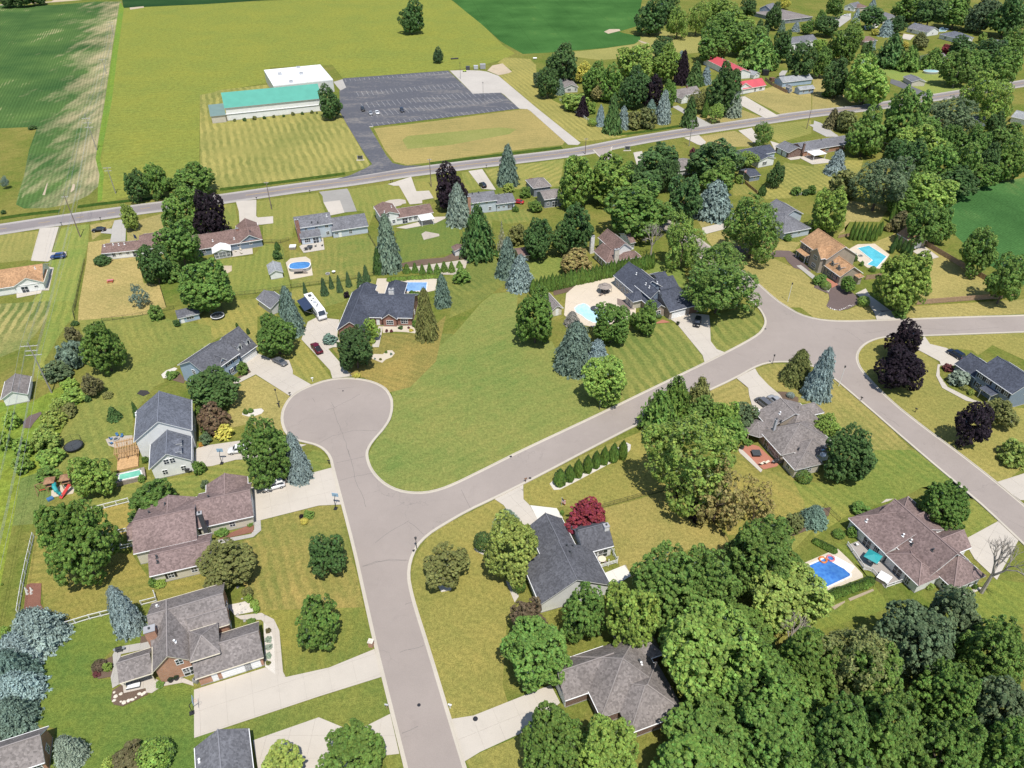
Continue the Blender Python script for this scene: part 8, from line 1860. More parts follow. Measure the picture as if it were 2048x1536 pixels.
S,43.9,367.2,2.35,9.75,blue,blue spruce at the end of the white fence,,
B,40.3,367.3,2.66,2.13,lgreen,ball shaped little tree by the white fence,,ball_tree
D,40.5,447.4,4.78,5.25,yellow,bright yellow tree behind the pale gray house,,
D,46.0,417.4,7.43,8.37,green,green tree right of the yellow tree,,
s,34.2,394.3,7.3,4.38,lgreen,light shrubs along the white fence,,
s,41.1,386.6,2.4,3.23,lgreen,pale shrub behind the ball shaped little tree,,
D,47.4,409.6,4.17,4.33,autumn,rusty green tree among the garden trees,,
D,-91.8,378.0,5.28,7.5,dgreen,round tree at the right end of the church,,
s,-140.5,374.1,0.71,0.74,olive,small shrub along the church wall; first from left in its row,12,
s,-135.6,374.6,0.92,0.94,dgreen,small shrub along the church wall; second from left in its row,12,
s,-131.3,376.6,1.03,1.05,olive,small shrub along the church wall; third from left in its row,12,
s,-126.7,377.9,0.84,0.84,dgreen,small shrub along the church wall; fourth from left in its row,12,
s,-122.4,380.3,0.74,0.74,olive,small shrub along the church wall; fifth from left in its row,12,
s,-117.7,381.3,0.69,0.69,dgreen,small shrub along the church wall; sixth from left in its row,12,
s,-113.4,384.1,0.96,0.96,olive,small shrub along the church wall; seventh from left in its row,12,
s,-108.9,385.4,0.8,0.8,dgreen,small shrub along the church wall; eighth from left in its row,12,
s,-104.4,387.4,0.91,0.91,olive,small shrub along the church wall; ninth from left in its row,12,
s,-101.7,387.0,0.53,0.54,dgreen,small shrub along the church wall; tenth from left in its row,12,
D,100.1,576.2,10.69,11.59,dgreen,tall dark tree at the corner of the far green field,,
F,117.4,562.6,7.59,9.78,lgreen,left willow of the far pair behind the red barn,,
F,132.9,571.7,7.67,10.35,lgreen,right willow of the far pair behind the red barn,,
D,118.3,612.1,7.8,9.72,dgreen,dark tree behind the left far willow,,
D,155.2,604.4,11.95,8.61,lgreen,light green tree right of the far willows,,
D,70.9,446.1,9.77,9.35,lgreen,yellow green tree in the garden right of the far house,,
D,97.2,499.6,7.87,5.93,dgreen,dark tree between the yellow green tree and spruce,,
D,89.1,448.3,8.03,9.45,lgreen,bright round tree at the far garden edge,,
C,79.7,456.0,2.65,12.63,yellow,golden narrow tree in the far garden,,
S,98.6,444.1,4.63,17.78,purple,dark purple beech next to the far spruce,,
S,106.4,487.7,3.24,8.54,blue,blue spruce behind the dark purple beech,,
D,63.7,396.3,7.24,9.61,dgreen,dense dark tree in the middle of the far garden,,
D,73.7,397.0,5.12,7.42,purple,dark purple tree in the middle of the far garden,,
D,82.5,398.2,4.33,6.28,green,green tree left of the white cottage,,
S,75.9,372.6,4.36,15.33,blue,blue spruce left of the white cottage,,
S,72.5,387.9,2.82,7.15,bgreen,small spruce before the dark purple tree,,
D,53.3,409.0,6.33,9.18,green,leafy tree at the left of the far garden,,
S,44.0,366.9,2.29,9.6,blue,blue spruce near the ball shaped little tree,,
N,48.6,356.1,4.2,18.34,dgreen,dark spruce in the far garden front row,,
S,54.7,363.0,3.15,10.7,blue,bright blue spruce in the far garden front row,,
s,60.6,363.9,4.81,4.46,olive,olive shrub in the far garden front row,,
s,67.0,364.5,4.56,5.25,olive,large olive shrub right of the bright blue spruce,,
N,88.0,366.3,4.3,14.38,dgreen,dark cone evergreen beside the county road,,
C,98.9,380.3,1.53,8.24,green,slim evergreen before the white cottage,,
F,102.2,372.8,4.11,3.98,lgreen,small weeping tree beside the white cottage drive,,
F,96.7,387.4,5.43,4.94,olive,olive tree in front of the white cottage,,
N,106.0,441.5,5.33,13.18,dgreen,dark green spruce behind the white cottage,,
S,112.9,444.4,3.15,10.28,blue,blue spruce left of the big dark tree,,
D,108.0,386.0,8.26,11.48,dgreen,big dark tree beside the red roofed cottage,,
S,113.6,383.0,4.55,14.03,mint,silver spruce in front of the red roofed cottage,,
D,127.3,492.6,9.33,10.42,green,green tree behind the red barn; first from left in its grove,13,
D,143.8,539.0,10.45,9.58,green,green tree behind the red barn; second from left in its grove,13,
D,152.3,510.1,10.28,9.11,green,green tree behind the red barn; fourth from left in its grove,13,
D,161.1,566.0,10.56,8.51,lgreen,green tree behind the red barn; third from left in its grove,13,
D,162.5,520.2,6.23,9.04,dgreen,green tree behind the red barn; fifth from left in its grove,13,
Q,152.2,478.7,12.68,20.61,green,wide pine behind the red barn,,
D,171.6,495.4,6,8.7,dgreen,dark tree at the right end of the far grove,,
D,185.6,631.7,6.83,6.88,dgreen,round dark tree left of the slate blue far house,,
D,194.0,591.9,5.98,8.67,dgreen,dark upright tree right of the slate blue far house,,
D,227.4,674.3,4.39,4.47,yellow,yellow tree beside the low taupe far roof,,
S,200.3,588.7,2.65,7.59,spruce,small spruce below the low taupe far roof,,
S,210.4,587.7,3.14,6.75,blue,small blue spruce below the low taupe far roof,,
D,215.1,578.6,4.51,4.27,green,green tree right of the low taupe far roof,,
D,168.3,450.4,7.65,9.67,dgreen,dark tree hiding the white two storey far house,,
D,183.7,456.8,5.42,7.66,green,green tree in the far subdivision; second from left in its near row,14,
D,209.2,493.3,8,9.73,green,green tree in the far subdivision; fourth from left in its near row,14,
D,233.2,536.9,5.96,7.79,lgreen,green tree in the far subdivision; fifth from left in its near row,14,
D,177.9,415.5,7.27,9.39,dgreen,green tree in the far subdivision; third from left in its near row,14,
D,227.0,570.5,7.78,5.6,dgreen,green tree in the far subdivision; second from left in its far row,14,
D,254.9,635.9,6.25,6.95,green,green tree in the far subdivision; third from left in its far row,14,
D,267.7,596.3,9.33,6.71,dgreen,green tree in the far subdivision; fourth from left in its far row,14,
D,280.8,578.9,5.78,5.32,dgreen,green tree in the far subdivision; fifth from left in its far row,14,
D,294.3,508.3,7.22,5.58,dgreen,green tree in the far subdivision; seventh from left in its near row,14,
D,227.4,497.7,4.06,5.47,dgreen,green tree in the far subdivision; sixth from left in its near row,14,
D,343.8,592.2,6.04,4.6,green,green tree in the far subdivision; sixth from left in its far row,14,
D,229.8,594.6,4.62,5.91,green,green tree in the far subdivision; first from left in its far row,14,
D,201.1,512.4,4.5,4.52,lgreen,green tree in the far subdivision; first from left in its near row,14,
D,188.3,402.3,10.46,11.61,lgreen,big light green tree beside the county road bend,,
Q,236.7,484.5,9.47,19.46,dgreen,large blue green pine in the far subdivision,,
Q,244.1,474.9,6.92,13.94,green,spreading pine left of the long gray shed,,
Q,260.1,478.3,7.65,12.63,green,spreading pine behind the small round pool,,
D,275.5,529.7,5.12,4.59,olive,olive tree between two far gray roofs,,
S,268.1,622.4,3.13,9.01,blue,blue spruce beside the far white gabled house,,
S,296.8,664.1,3.51,9.47,blue,tall blue spruce beside the small brown far roof,,
S,270.7,573.2,5.49,10.41,blue,blue spruce in front of the far gray hip roof,,
N,244.0,527.9,1.52,6.81,blue,tiny blue spruce before the brown far roof,,
s,291.0,520.5,3.99,2.9,red,dark red shrub in the far subdivision,,
s,329.6,550.9,2.75,3.71,lgreen,round light shrub on the far right lawn,,
s,268.8,535.6,2.38,2.23,yellow,yellow shrub left of the far gray gable,,
s,264.1,574.4,2.76,2.54,yellow,yellow green shrub by the white far drive,,
D,311.0,628.7,11.71,8.43,green,big tree of the far right wood; first from left in its back row,15,
D,312.2,597.9,10.86,9.89,dgreen,big tree of the far right wood; second from left in its back row,15,
D,330.9,597.0,10.86,10.63,green,big tree of the far right wood; third from left in its back row,15,
D,342.1,583.2,9.8,11.77,gg,big tree of the far right wood; fourth from left in its back row,15,
D,352.5,567.8,11.75,12.8,dgreen,big tree of the far right wood; fifth from left in its back row,15,
D,324.5,505.6,7.53,8.3,green,big tree of the far right wood; fifth from left in its front row,15,
D,254.7,438.4,8.85,9.33,green,big tree of the far right wood; first from left in its front row,15,
D,272.1,449.0,8.53,7.34,green,big tree of the far right wood; second from left in its front row,15,
D,279.7,436.1,8.83,9.6,green,big tree of the far right wood; fourth from left in its front row,15,
D,304.3,493.4,8.5,6.12,dgreen,big tree of the far right wood; third from left in its front row,15,
F,236.2,370.9,11.56,10.88,lgreen,great willow leaning over the pale roofed shed,,
D,157.2,323.2,6.76,9.8,green,tall green tree before the white roadside garage,,
D,177.0,331.3,8.76,12.71,green,broad tree overhanging the county road bend,,
F,203.7,346.5,11.4,8.13,gg,wide gray green tree in the right hand wood,,
D,238.5,393.6,3.29,4.46,purple,dark purple tree behind the wide gray green tree,,
D,178.4,315.6,9.95,7.17,lgreen,bright tree left of the leaning willow; second from left in its belt,16,
D,195.1,321.0,5.13,6.4,green,bright tree left of the leaning willow; fourth from left in its belt,16,
D,200.5,314.3,6.3,7.33,green,bright tree left of the leaning willow; fifth from left in its belt,16,
D,219.2,321.2,7.86,6.91,green,bright tree left of the leaning willow; sixth from left in its belt,16,
D,192.3,336.8,7.26,5.47,green,bright tree left of the leaning willow; third from left in its belt,16,
D,168.0,312.9,5.03,5.01,dgreen,bright tree left of the leaning willow; first from left in its belt,16,
N,158.1,364.0,3.85,9.11,bronze,bronze green conifer at the roadside by a light drive,,
S,193.8,399.2,1.81,4.55,bgreen,spruce top poking above the tall green roadside tree,,
s,163.1,358.3,4.59,5.45,olive,olive shrub left of the tall green roadside tree,,
D,231.9,351.8,4.16,5.16,dgreen,dark tree right of the pale roofed shed,,
F,219.0,346.5,3.25,3.6,green,young tree on the roadside lawn,,
s,174.3,417.9,2.18,1.94,green,left of two little round trees by the county road,,
s,179.7,420.6,1.75,1.86,green,right of two little round trees by the county road,,
F,116.0,335.5,3.93,4.99,green,slim tree on the roadside lawn before the blue house,,
s,81.6,323.8,1.5,2.03,dred,small red shrub below the roadside telegraph pole,,
C,6.6,199.6,1.01,5.15,green,arborvitae in the long tall hedge behind the navy roof,17,
C,7.8,200.1,0.91,4.8,green,arborvitae in the long tall hedge behind the navy roof,17,
C,9.1,200.5,0.93,5.56,green,arborvitae in the long tall hedge behind the navy roof,17,
C,10.2,201.1,0.94,5.35,green,arborvitae in the long tall hedge behind the navy roof,17,
C,11.5,201.7,0.91,5.34,green,arborvitae in the long tall hedge behind the navy roof,17,
C,12.7,202.0,1.03,5.74,green,arborvitae in the long tall hedge behind the navy roof,17,
C,14.0,202.8,1.01,4.93,green,arborvitae in the long tall hedge behind the navy roof,17,
C,15.1,203.2,1.03,4.86,green,arborvitae in the long tall hedge behind the navy roof,17,
C,16.2,203.7,0.95,5.07,green,arborvitae in the long tall hedge behind the navy roof,17,
C,17.5,204.2,0.9,5.23,green,arborvitae in the long tall hedge behind the navy roof,17,
C,18.7,204.8,1.05,5.8,green,arborvitae in the long tall hedge behind the navy roof,17,
C,19.9,205.5,0.96,5.12,green,arborvitae in the long tall hedge behind the navy roof,17,
C,21.2,206.0,0.96,5.05,green,arborvitae in the long tall hedge behind the navy roof,17,
C,22.4,206.4,1.09,5.79,green,arborvitae in the long tall hedge behind the navy roof,17,
C,23.5,207.1,0.94,5,green,arborvitae in the long tall hedge behind the navy roof,17,
C,24.7,207.4,0.99,4.67,green,arborvitae in the long tall hedge behind the navy roof,17,
C,25.9,207.9,1.09,5.06,green,arborvitae in the long tall hedge behind the navy roof,17,
C,27.2,208.6,0.98,5.46,green,arborvitae in the long tall hedge behind the navy roof,17,
C,28.4,209.0,0.93,4.95,green,arborvitae in the long tall hedge behind the navy roof,17,
C,29.7,209.8,0.91,5.38,green,arborvitae in the long tall hedge behind the navy roof,17,
C,30.8,210.2,0.96,5.08,green,arborvitae in the long tall hedge behind the navy roof,17,
C,32.1,210.7,1.07,5.73,green,arborvitae in the long tall hedge behind the navy roof,17,
C,33.2,211.3,1.02,5.38,green,arborvitae in the long tall hedge behind the navy roof,17,
C,34.6,211.8,0.96,5.55,green,arborvitae in the long tall hedge behind the navy roof,17,
C,35.8,212.3,0.9,5.49,green,arborvitae in the long tall hedge behind the navy roof,17,
C,36.9,213.0,1.09,5.35,green,arborvitae in the long tall hedge behind the navy roof,17,
C,38.1,213.4,0.97,5.77,green,arborvitae in the long tall hedge behind the navy roof,17,
C,39.5,213.9,1.09,4.93,green,arborvitae in the long tall hedge behind the navy roof,17,
C,40.6,214.5,1.08,5.59,green,arborvitae in the long tall hedge behind the navy roof,17,
C,41.8,215.0,1.01,4.73,green,arborvitae in the long tall hedge behind the navy roof,17,
C,43.1,215.4,1.06,4.99,green,arborvitae in the long tall hedge behind the navy roof,17,
C,44.3,216.2,1.07,5.48,green,arborvitae in the long tall hedge behind the navy roof,17,
C,45.4,216.6,1,5.05,green,arborvitae in the long tall hedge behind the navy roof,17,
C,46.7,217.2,1,5.53,green,arborvitae in the long tall hedge behind the navy roof,17,
C,-39.8,208.2,0.91,1.32,lgreen,low hedge bush along the terrace of pale blue pool,18,
C,-38.6,208.5,0.79,1.35,lgreen,low hedge bush along the terrace of pale blue pool,18,
C,-37.4,208.7,0.8,1.36,lgreen,low hedge bush along the terrace of pale blue pool,18,
C,-36.2,208.9,0.82,1.3,lgreen,low hedge bush along the terrace of pale blue pool,18,
C,-35.0,208.8,0.92,1.37,lgreen,low hedge bush along the terrace of pale blue pool,18,
C,-33.6,209.2,0.77,1.26,lgreen,low hedge bush along the terrace of pale blue pool,18,
C,-32.4,209.4,0.8,1.36,lgreen,low hedge bush along the terrace of pale blue pool,18,
C,-31.1,209.6,0.88,1.32,lgreen,low hedge bush along the terrace of pale blue pool,18,
C,-29.9,209.6,0.92,1.27,lgreen,low hedge bush along the terrace of pale blue pool,18,
C,-28.7,209.9,0.92,1.24,lgreen,low hedge bush along the terrace of pale blue pool,18,
C,-27.4,210.1,0.93,1.32,lgreen,low hedge bush along the terrace of pale blue pool,18,
C,-26.1,210.2,0.77,1.27,lgreen,low hedge bush along the terrace of pale blue pool,18,
C,-24.9,210.3,0.92,1.37,lgreen,low hedge bush along the terrace of pale blue pool,18,
C,-23.8,210.5,0.9,1.33,lgreen,low hedge bush along the terrace of pale blue pool,18,
C,62.0,98.7,0.76,1.14,green,low hedge bush above the blue pool with floats,19,
C,62.4,98.4,0.82,1,green,low hedge bush above the blue pool with floats,19,
C,62.9,98.1,0.78,1.11,green,low hedge bush above the blue pool with floats,19,
C,63.2,97.7,0.85,1.2,green,low hedge bush above the blue pool with floats,19,
C,63.7,97.3,0.72,1.05,green,low hedge bush above the blue pool with floats,19,
C,63.9,97.1,0.84,1.2,green,low hedge bush above the blue pool with floats,19,
C,64.4,96.8,0.88,1.15,green,low hedge bush above the blue pool with floats,19,
C,64.7,96.5,0.85,1.06,green,low hedge bush above the blue pool with floats,19,
C,60.1,85.4,0.97,1.55,green,reddish green hedge bush below the blue pool with floats,20,
C,61.0,85.8,1.04,1.35,green,reddish green hedge bush below the blue pool with floats,20,
C,61.8,86.2,0.99,1.63,green,reddish green hedge bush below the blue pool with floats,20,
C,62.6,86.4,1.04,1.46,green,reddish green hedge bush below the blue pool with floats,20,
C,63.5,86.7,0.88,1.36,green,reddish green hedge bush below the blue pool with floats,20,
C,64.1,86.9,0.87,1.42,green,reddish green hedge bush below the blue pool with floats,20,
C,65.0,87.3,0.99,1.39,green,reddish green hedge bush below the blue pool with floats,20,
C,65.9,87.5,0.95,1.42,green,reddish green hedge bush below the blue pool with floats,20,
C,66.7,87.8,1.01,1.36,green,reddish green hedge bush below the blue pool with floats,20,
C,67.4,88.0,1.04,1.38,green,reddish green hedge bush below the blue pool with floats,20,
C,68.3,88.4,0.91,1.62,green,reddish green hedge bush below the blue pool with floats,20,
C,69.0,88.8,0.96,1.56,green,reddish green hedge bush below the blue pool with floats,20,
C,-31.6,199.8,0.8,1.24,green,low dark hedge bush behind the brick ranch,21,
C,-30.6,199.4,0.74,1.17,green,low dark hedge bush behind the brick ranch,21,
C,-29.6,199.2,0.73,1.17,green,low dark hedge bush behind the brick ranch,21,
C,-28.5,199.0,0.87,1.16,green,low dark hedge bush behind the brick ranch,21,
C,-27.6,198.6,0.76,1.21,green,low dark hedge bush behind the brick ranch,21,
"""
# ================================================================== BUILD
def pl(s):
 v = [int(t) / 10 for t in s.split()]; return list(zip(v[::2], v[1::2]))
LOOPS = [pl(s) for s in LOOPS]; STREET = sum(LOOPS, [])
GM = dict(
 soy=lambda: crop('soy', (.028, .085, .028), (.045, .12, .035), (.2, .2, .06), 1.45, 1.5, .05, 1, .12), cornL=lambda: crop('left', (.05, .11, .036), (.085, .145, .042), (.37, .32, .18), EDGE_A, 1.6, .1, 5, .36, EDGE), soyN=lambda: crop('north', (.018, .055, .022), (.03, .07, .025), (.2, .2, .06), 1.45, 1.5, .0, 2, .1),
 soyR=lambda: crop('right', (.042, .115, .03), (.062, .15, .04), (.2, .24, .06), .15, 1.2, .1, 3, .14), soyE=lambda: crop('east', (.045, .115, .034), (.065, .15, .044), (.23, .24, .085), .3, 1.2, .2, 4, .2),
 meadow=lambda: grass('meadow', (0.196, 0.232, 0.0502), (0.262, 0.264, 0.0504), .42, (1.92, 4.4, .07), 2, .32), stripsouth=lambda: grass('verge', (0.149, 0.25, 0.0439), (0.195, 0.264, 0.036), .35, None, 3, .3),
 church=lambda: grass('church', (0.183, 0.2, 0.0564), (0.33, 0.29, 0.09), .55, (0.361, 3.4, .24), 4), island=lambda: grass('island', (0.22, 0.2, 0.072), (0.352, 0.278, 0.102), .72, (1.37, 3, .06), 5), islandgreen=lambda: grass('islandgreen', (0.195, 0.222, 0.06), (0.275, 0.267, 0.09), .4, None, 6),
 drivegrass=lambda: grass('drivegrass', (0.217, 0.212, 0.0642), (0.319, 0.278, 0.084), .62, (0.324, 2.8, .2), 7), fargrass=lambda: grass('far', (0.231, 0.226, 0.072), (0.319, 0.29, 0.096), .6, None, 8), dry=lambda: grass('dry', (0.208, 0.194, 0.072), (0.363, 0.296, 0.114), .72, (1.0, 2.5, .06), 9),
 striped=lambda: grass('striped', (0.19, 0.206, 0.0564), (0.286, 0.261, 0.078), .55, (.6, 2.6, .12), 10), greenlawn=lambda: grass('greenlawn', (0.176, 0.25, 0.0642), (0.293, 0.288, 0.072), .35, None, 11), striped1=lambda: grass('striped1', (0.176, 0.2, 0.0564), (0.308, 0.267, 0.084), .5, (0.381, 2.0, .1), 12),
 edge=lambda: grass('edge', (0.162, 0.232, 0.0533), (0.275, 0.273, 0.072), .42, (0.322, 2.4, .1), 13), dryyard=lambda: grass('dryyard', (0.22, 0.208, 0.0696), (0.396, 0.307, 0.12), .78, (1.1, 2.0, .05), 14), yard2=lambda: grass('yard2', (0.17, 0.206, 0.0502), (0.297, 0.255, 0.072), .48, (.25, 2.4, .09), 15),
 stripeyard=lambda: grass('stripeyard', (0.156, 0.2, 0.0486), (0.253, 0.244, 0.06), .42, (.22, 2.2, .13), 16), greenyard=lambda: grass('greenyard', (0.128, 0.182, 0.0439), (0.297, 0.244, 0.072), .36, (.2, 2.2, .08), 17), mown2=lambda: grass('mown2', (0.149, 0.188, 0.0486), (0.308, 0.261, 0.072), .48, (0.569, 2.2, .1), 18),
 lawnS=lambda: grass('lawnS', (0.108, 0.164, 0.0408), (0.195, 0.204, 0.048), .3, (.0, 2.4, .06), 19), stripediag=lambda: grass('stripediag', (0.176, 0.212, 0.0533), (0.319, 0.273, 0.084), .5, (2.478, 3.0, .2), 20), greenyard2=lambda: grass('greenyard2', (0.128, 0.188, 0.0439), (0.232, 0.24, 0.06), .36, (.6, 2.5, .07), 21),
 mownband=lambda: grass('mownband', (0.122, 0.158, 0.0408), (0.242, 0.232, 0.06), .42, (.6, 2.4, .14), 22), dry2=lambda: grass('dry2', (0.208, 0.2, 0.0658), (0.352, 0.29, 0.102), .7, (.9, 2.2, .06), 23), checker=lambda: grass('checker', (0.19, 0.2, 0.0564), (0.308, 0.273, 0.078), .55, (0.241, 2.6, .16), 24, 0, (2.1, 2.6, .1)),
 cornerlawn=lambda: grass('cornerlawn', (0.183, 0.194, 0.0533), (0.308, 0.261, 0.078), .55, (.8, 2.0, .05), 25), greenyard3=lambda: grass('greenyard3', (0.17, 0.188, 0.0502), (0.341, 0.273, 0.09), .56, (0.331, 2.0, .09), 26), lotE=lambda: grass('lotE', (0.19, 0.194, 0.0564), (0.33, 0.267, 0.09), .6, (2.049, 2.0, .1), 27),
 mown=lambda: grass('mown', (0.133, 0.176, 0.0439), (0.275, 0.249, 0.072), .38, (0.244, 3.1, .2), 28), field=lambda: grass('field', (0.149, 0.206, 0.0533), (0.27, 0.249, 0.0744), .45, (2.148, 3.0, .05), 29, .1), mownb=lambda: grass('mownb', (0.122, 0.164, 0.0408), (0.22, 0.22, 0.06), .4, (-.75, 2.5, .08), 30), band=lambda: grass('band', (0.162, 0.164, 0.047), (0.319, 0.238, 0.072), .58, (1.2, 2.3, .08), 31),
 leftlawn=lambda: grass('leftlawn', (0.149, 0.194, 0.0486), (0.264, 0.249, 0.066), .5, (.6, 2.2, .09), 32, .15), wild=lambda: grass('wild', (0.162, 0.25, 0.0408), (0.256, 0.276, 0.042), .42, None, 33, .45), cornS=lambda: grass('cornS', (0.122, 0.176, 0.0486), (0.33, 0.29, 0.108), .5, (0.236, 2.6, .28), 34, .2), edge2=lambda: grass('edge2', (0.162, 0.226, 0.0502), (0.275, 0.267, 0.066), .45, (0.342, 2.6, .12), 35, .15),
 yardA=lambda: grass('yardA', (0.135, 0.188, 0.0439), (0.275, 0.244, 0.066), .45, (1.5, 2.1, .1), 36), yardB=lambda: grass('yardB', (0.176, 0.182, 0.0439), (0.319, 0.249, 0.072), .6, (1.789, 2.0, .1), 37), mound=lambda: grass('mound', (0.122, 0.188, 0.0486), (0.22, 0.22, 0.072), .35, None, 38, .2), yardC=lambda: grass('yardC', (0.128, 0.17, 0.0408), (0.33, 0.249, 0.078), .52, (0.448, 2.2, .1), 39),
 yardD=lambda: grass('yardD', (0.135, 0.188, 0.0439), (0.275, 0.244, 0.066), .45, (1.4, 2.2, .1), 40), yardE=lambda: grass('yardE', (0.119, 0.164, 0.0377), (0.264, 0.232, 0.054), .42, (.1, 2.2, .06), 41), yardF=lambda: grass('yardF', (0.115, 0.164, 0.0377), (0.253, 0.232, 0.054), .36, None, 42), yardG=lambda: grass('yardG', (0.0942, 0.158, 0.0346), (0.201, 0.216, 0.042), .3, (1.6, 2.6, .05), 43),
 yardH=lambda: grass('yardH', (0.183, 0.194, 0.0502), (0.319, 0.261, 0.0744), .55, (.9, 2.2, .04), 44), yardI=lambda: grass('yardI', (0.196, 0.194, 0.0564), (0.352, 0.278, 0.09), .68, None, 45), yardJ=lambda: grass('yardJ', (0.149, 0.182, 0.0439), (0.319, 0.255, 0.072), .5, (.7, 2.2, .08), 46), yardK=lambda: grass('yardK', (0.204, 0.212, 0.0564), (0.264, 0.255, 0.06), .5, (1.0, 2, .06), 47), yardL=lambda: grass('yardL', (0.135, 0.188, 0.0408), (0.264, 0.244, 0.06), .42, (.5, 2.2, .1), 48), yardM=lambda: grass('yardM', (0.122, 0.176, 0.0377), (0.244, 0.24, 0.048), .35, (.6, 2.2, .07), 49), yardH2=lambda: grass('yardH2', (0.176, 0.194, 0.0502), (0.308, 0.255, 0.072), .5, None, 50))
PM = dict(conc=lambda: paving('concrete', (.47, .425, .365), .07, .12), concg=lambda: paving('old concrete', (.38, .36, .33), .08, .14), white=lambda: paving('new concrete', (.62, .59, .53), .04, .06), asphalt=lambda: paving('drive asphalt', (.125, .125, .13), .12, .3), asphg=lambda: paving('worn asphalt', (.3, .285, .26), .1, .25), gravel=lambda: paving('gravel', (.42, .37, .31), .1, .3, 0, .25), gravel2=lambda: paving('pale gravel', (.44, .405, .36), .07, .2, 0, .12),
 stones=lambda: paving('white stones', (.56, .52, .46), .06, .3, 0, .3), sand=lambda: paving('sand', (.52, .455, .36), .06, .15), sandw=lambda: paving('warm deck', (.55, .47, .37), .06, .12), mulch=lambda: paving('mulch', (.13, .09, .065), .15, .3, 0, .35), mulchr=lambda: paving('red mulch', (.21, .10, .07), .15, .3, 0, .35), mulchp=lambda: paving('purple brown mulch', (.135, .10, .092), .1, .25, 0, .3), mulchd=lambda: paving('dark mulch', (.05, .045, .045), .15, .3, 0, .3),
 sandy=lambda: paving('bare soil', (.43, .35, .25), .12, .35, 0, .2), deckb=lambda: mat('wood:grayd'), decka=lambda: paving('deck boards', (.33, .3, .275), .06, .15), pav=lambda: paving('brick pavers', (.37, .155, .105), .07, .15, 0, .16), dirt=lambda: paving('dirt', (.33, .27, .19), .1, .25, 0, .2))
g0 = MB(); g0.face([(-3000, -900, 0), (3000, -900, 0), (3000, 4200, 0), (-3000, 4200, 0)]); tag(g0.build('ground', grass('ground', (.1, .15, .025), (.25, .215, .06), .45, None, 60, .2)), kind='structure')
for nm, key, poly, lv in LOTS:
 tag(sheet(nm, pl(poly), .01 + .005 * lv, GM[key]()), kind='structure')
joint = paving('joint', (.3, .275, .24), .1, .2)
for nm, key, poly, step, lv in DRIVES:
 poly = pl(poly)
 z = .078 + .012 * lv
 if step >= 20:
  b = MB(); b.prism(poly, z - .06, z + .02, bottom=False); tag(b.build(nm, PM[key]()), kind='structure')
 else:
  e = max(range(len(poly)), key=lambda i: (poly[i][0] - poly[i - 1][0]) ** 2 + (poly[i][1] - poly[i - 1][1]) ** 2)
  slabs(nm, poly, math.atan2(poly[e][1] - poly[e - 1][1], poly[e][0] - poly[e - 1][0]), step, z, PM[key](), joint)
# streets
tag(sheet('street', STREET, .13, paving('street', (.305, .262, .234), .07, .13, .45)), kind='structure')
km = paving('curb concrete', (.47, .425, .355), .08, .15)
for i, lp in enumerate(LOOPS):
 lp2 = smooth_poly(lp, 1, False)
 tag(ribbon('gutter', lp2, -.62, -.16, .13, .137, km), kind='structure'); tag(ribbon('curb', lp2, -.19, .03, .02, .24, km), kind='structure')
rd = smooth_poly(ROAD, 1, False)
tag(ribbon('road_shoulder', rd, -5.6, 5.2, .09, .09, paving('shoulder', (.37, .34, .31), .07, .2, 0, .14)), kind='structure')
tag(ribbon('county_road', rd, -3.7, 3.7, .11, .11, paving('county asphalt', (.225, .2, .195), .08, .2, .25)), kind='structure')
yl = plain('yellow road paint', (.5, .33, .08), .7, .2, 0, .2); wl = plain('white road paint', (.46, .46, .45), .7, .2, 0, .25)
pr = [Vector(p) for p in rd]; acc = 0; dash = MB()
half = [p for p in rd if p[0] > -110]
tag(ribbon('center_line', half, -.2, -.05, .116, .116, yl), kind='structure'); tag(ribbon('center_line', half, .06, .2, .116, .116, yl), kind='structure')
west = resample([p for p in rd if p[0] <= -105], 3.0)
for i in range(0, len(west) - 2, 4):
 tag(ribbon('center_dash', [tuple(west[i]), tuple(west[i + 1])], -.1, .1, .116, .116, yl), kind='structure')
for s in (-3.4, 3.25): tag(ribbon('edge_line', rd, s, s + .14, .115, .115, wl), kind='structure')
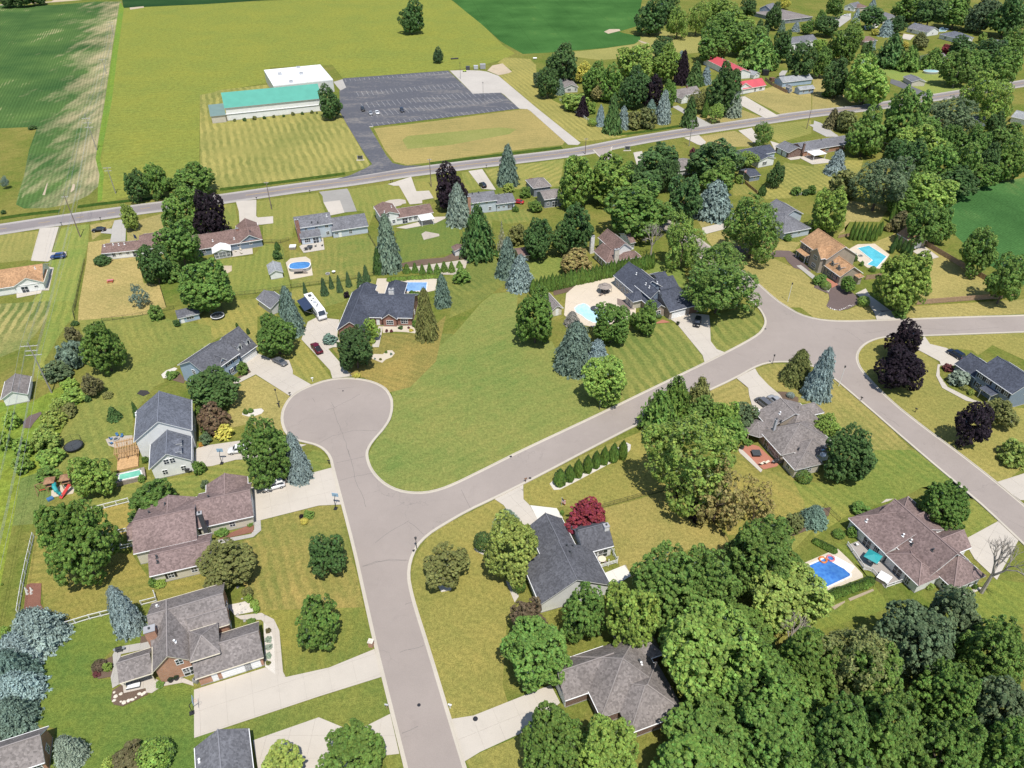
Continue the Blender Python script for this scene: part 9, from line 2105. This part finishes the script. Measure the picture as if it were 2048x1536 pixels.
for q in DITCH: tag(ribbon('ditch_grass', smooth_poly(q, 1, False), -1.5, 1.5, .07, .07, grass('ditch', (.04, .085, .016), (.09, .13, .02), .3, None, 71, .5)), kind='structure')
tag(sheet('parking_lot', PARKING, .10, lotmat()), kind='structure')
for ln, L_, sg in ROWS:
 a, c = Vector(ln[0]), Vector(ln[1]); d = c - a; n = int(d.length / 2.75); u = d / n; t = d.normalized(); nn = Vector((-t.y, t.x))
 b = MB()
 for i in range(n + 1):
  p = a + u * i
  for s in ((1,) if sg == 1 else (-1,) if sg == -1 else (1, -1)):
   q = p + nn * s * L_ + t * .0; w_ = t * .06; b.face([(*(p - w_), .106), (*(p + w_), .106), (*(q + w_), .106), (*(q - w_), .106)][::s])
 o = b.build('parking_lines', wl); tag(o, kind='structure')
# long cracks on the cul-de-sac and lower street
ck = plain('sealed crack', (.17, .155, .145), .8, .2, 0, .2)
for q in CRACKS:
 q = pl(q); p = [Vector(q[0])]; rs = random.Random(len(q) * 7 + int(q[0][0]))
 for a, c in zip(q, q[1:]):
  a, c = Vector(a), Vector(c); n = max(2, int((c - a).length / 1.1)); t = (c - a).normalized()
  for i in range(1, n + 1): p.append(a + (c - a) * i / n + Vector((-t.y, t.x)) * rs.uniform(-.13, .13) * (i < n))
 tag(ribbon('road_crack', [tuple(v) for v in p], -.035, .035, .136, .136, ck), kind='structure')
for x, y, r_ in MANHOLES: b = MB(); b.tube([(0, 0, 0), (0, 0, .01)], r_, 16); tag(b.build('manhole_cover', mat('metalp:dark'), None, (x, y, .134)), 'round iron manhole cover set flat in the pavement', 'manhole cover', 'manhole covers')
for d_ in HOUSES: house(d_)
protos(); waters()
for i, T in enumerate(TREES.strip().split('\n')): tree(i, T)
for fn, a, k in MISC: globals()[fn](*a, **k)
for i, wv in enumerate(WIRES):
 wire(wv, 2.2, 'thin pale power line on the %s of the left transmission poles' % ('top crossarm, left end', 'top crossarm, right end', 'middle crossarm, left end', 'middle crossarm, right end', 'lowest crossarm, left end', 'lowest crossarm, inner right', 'lowest crossarm, right end')[i], 'power lines along the left edge')
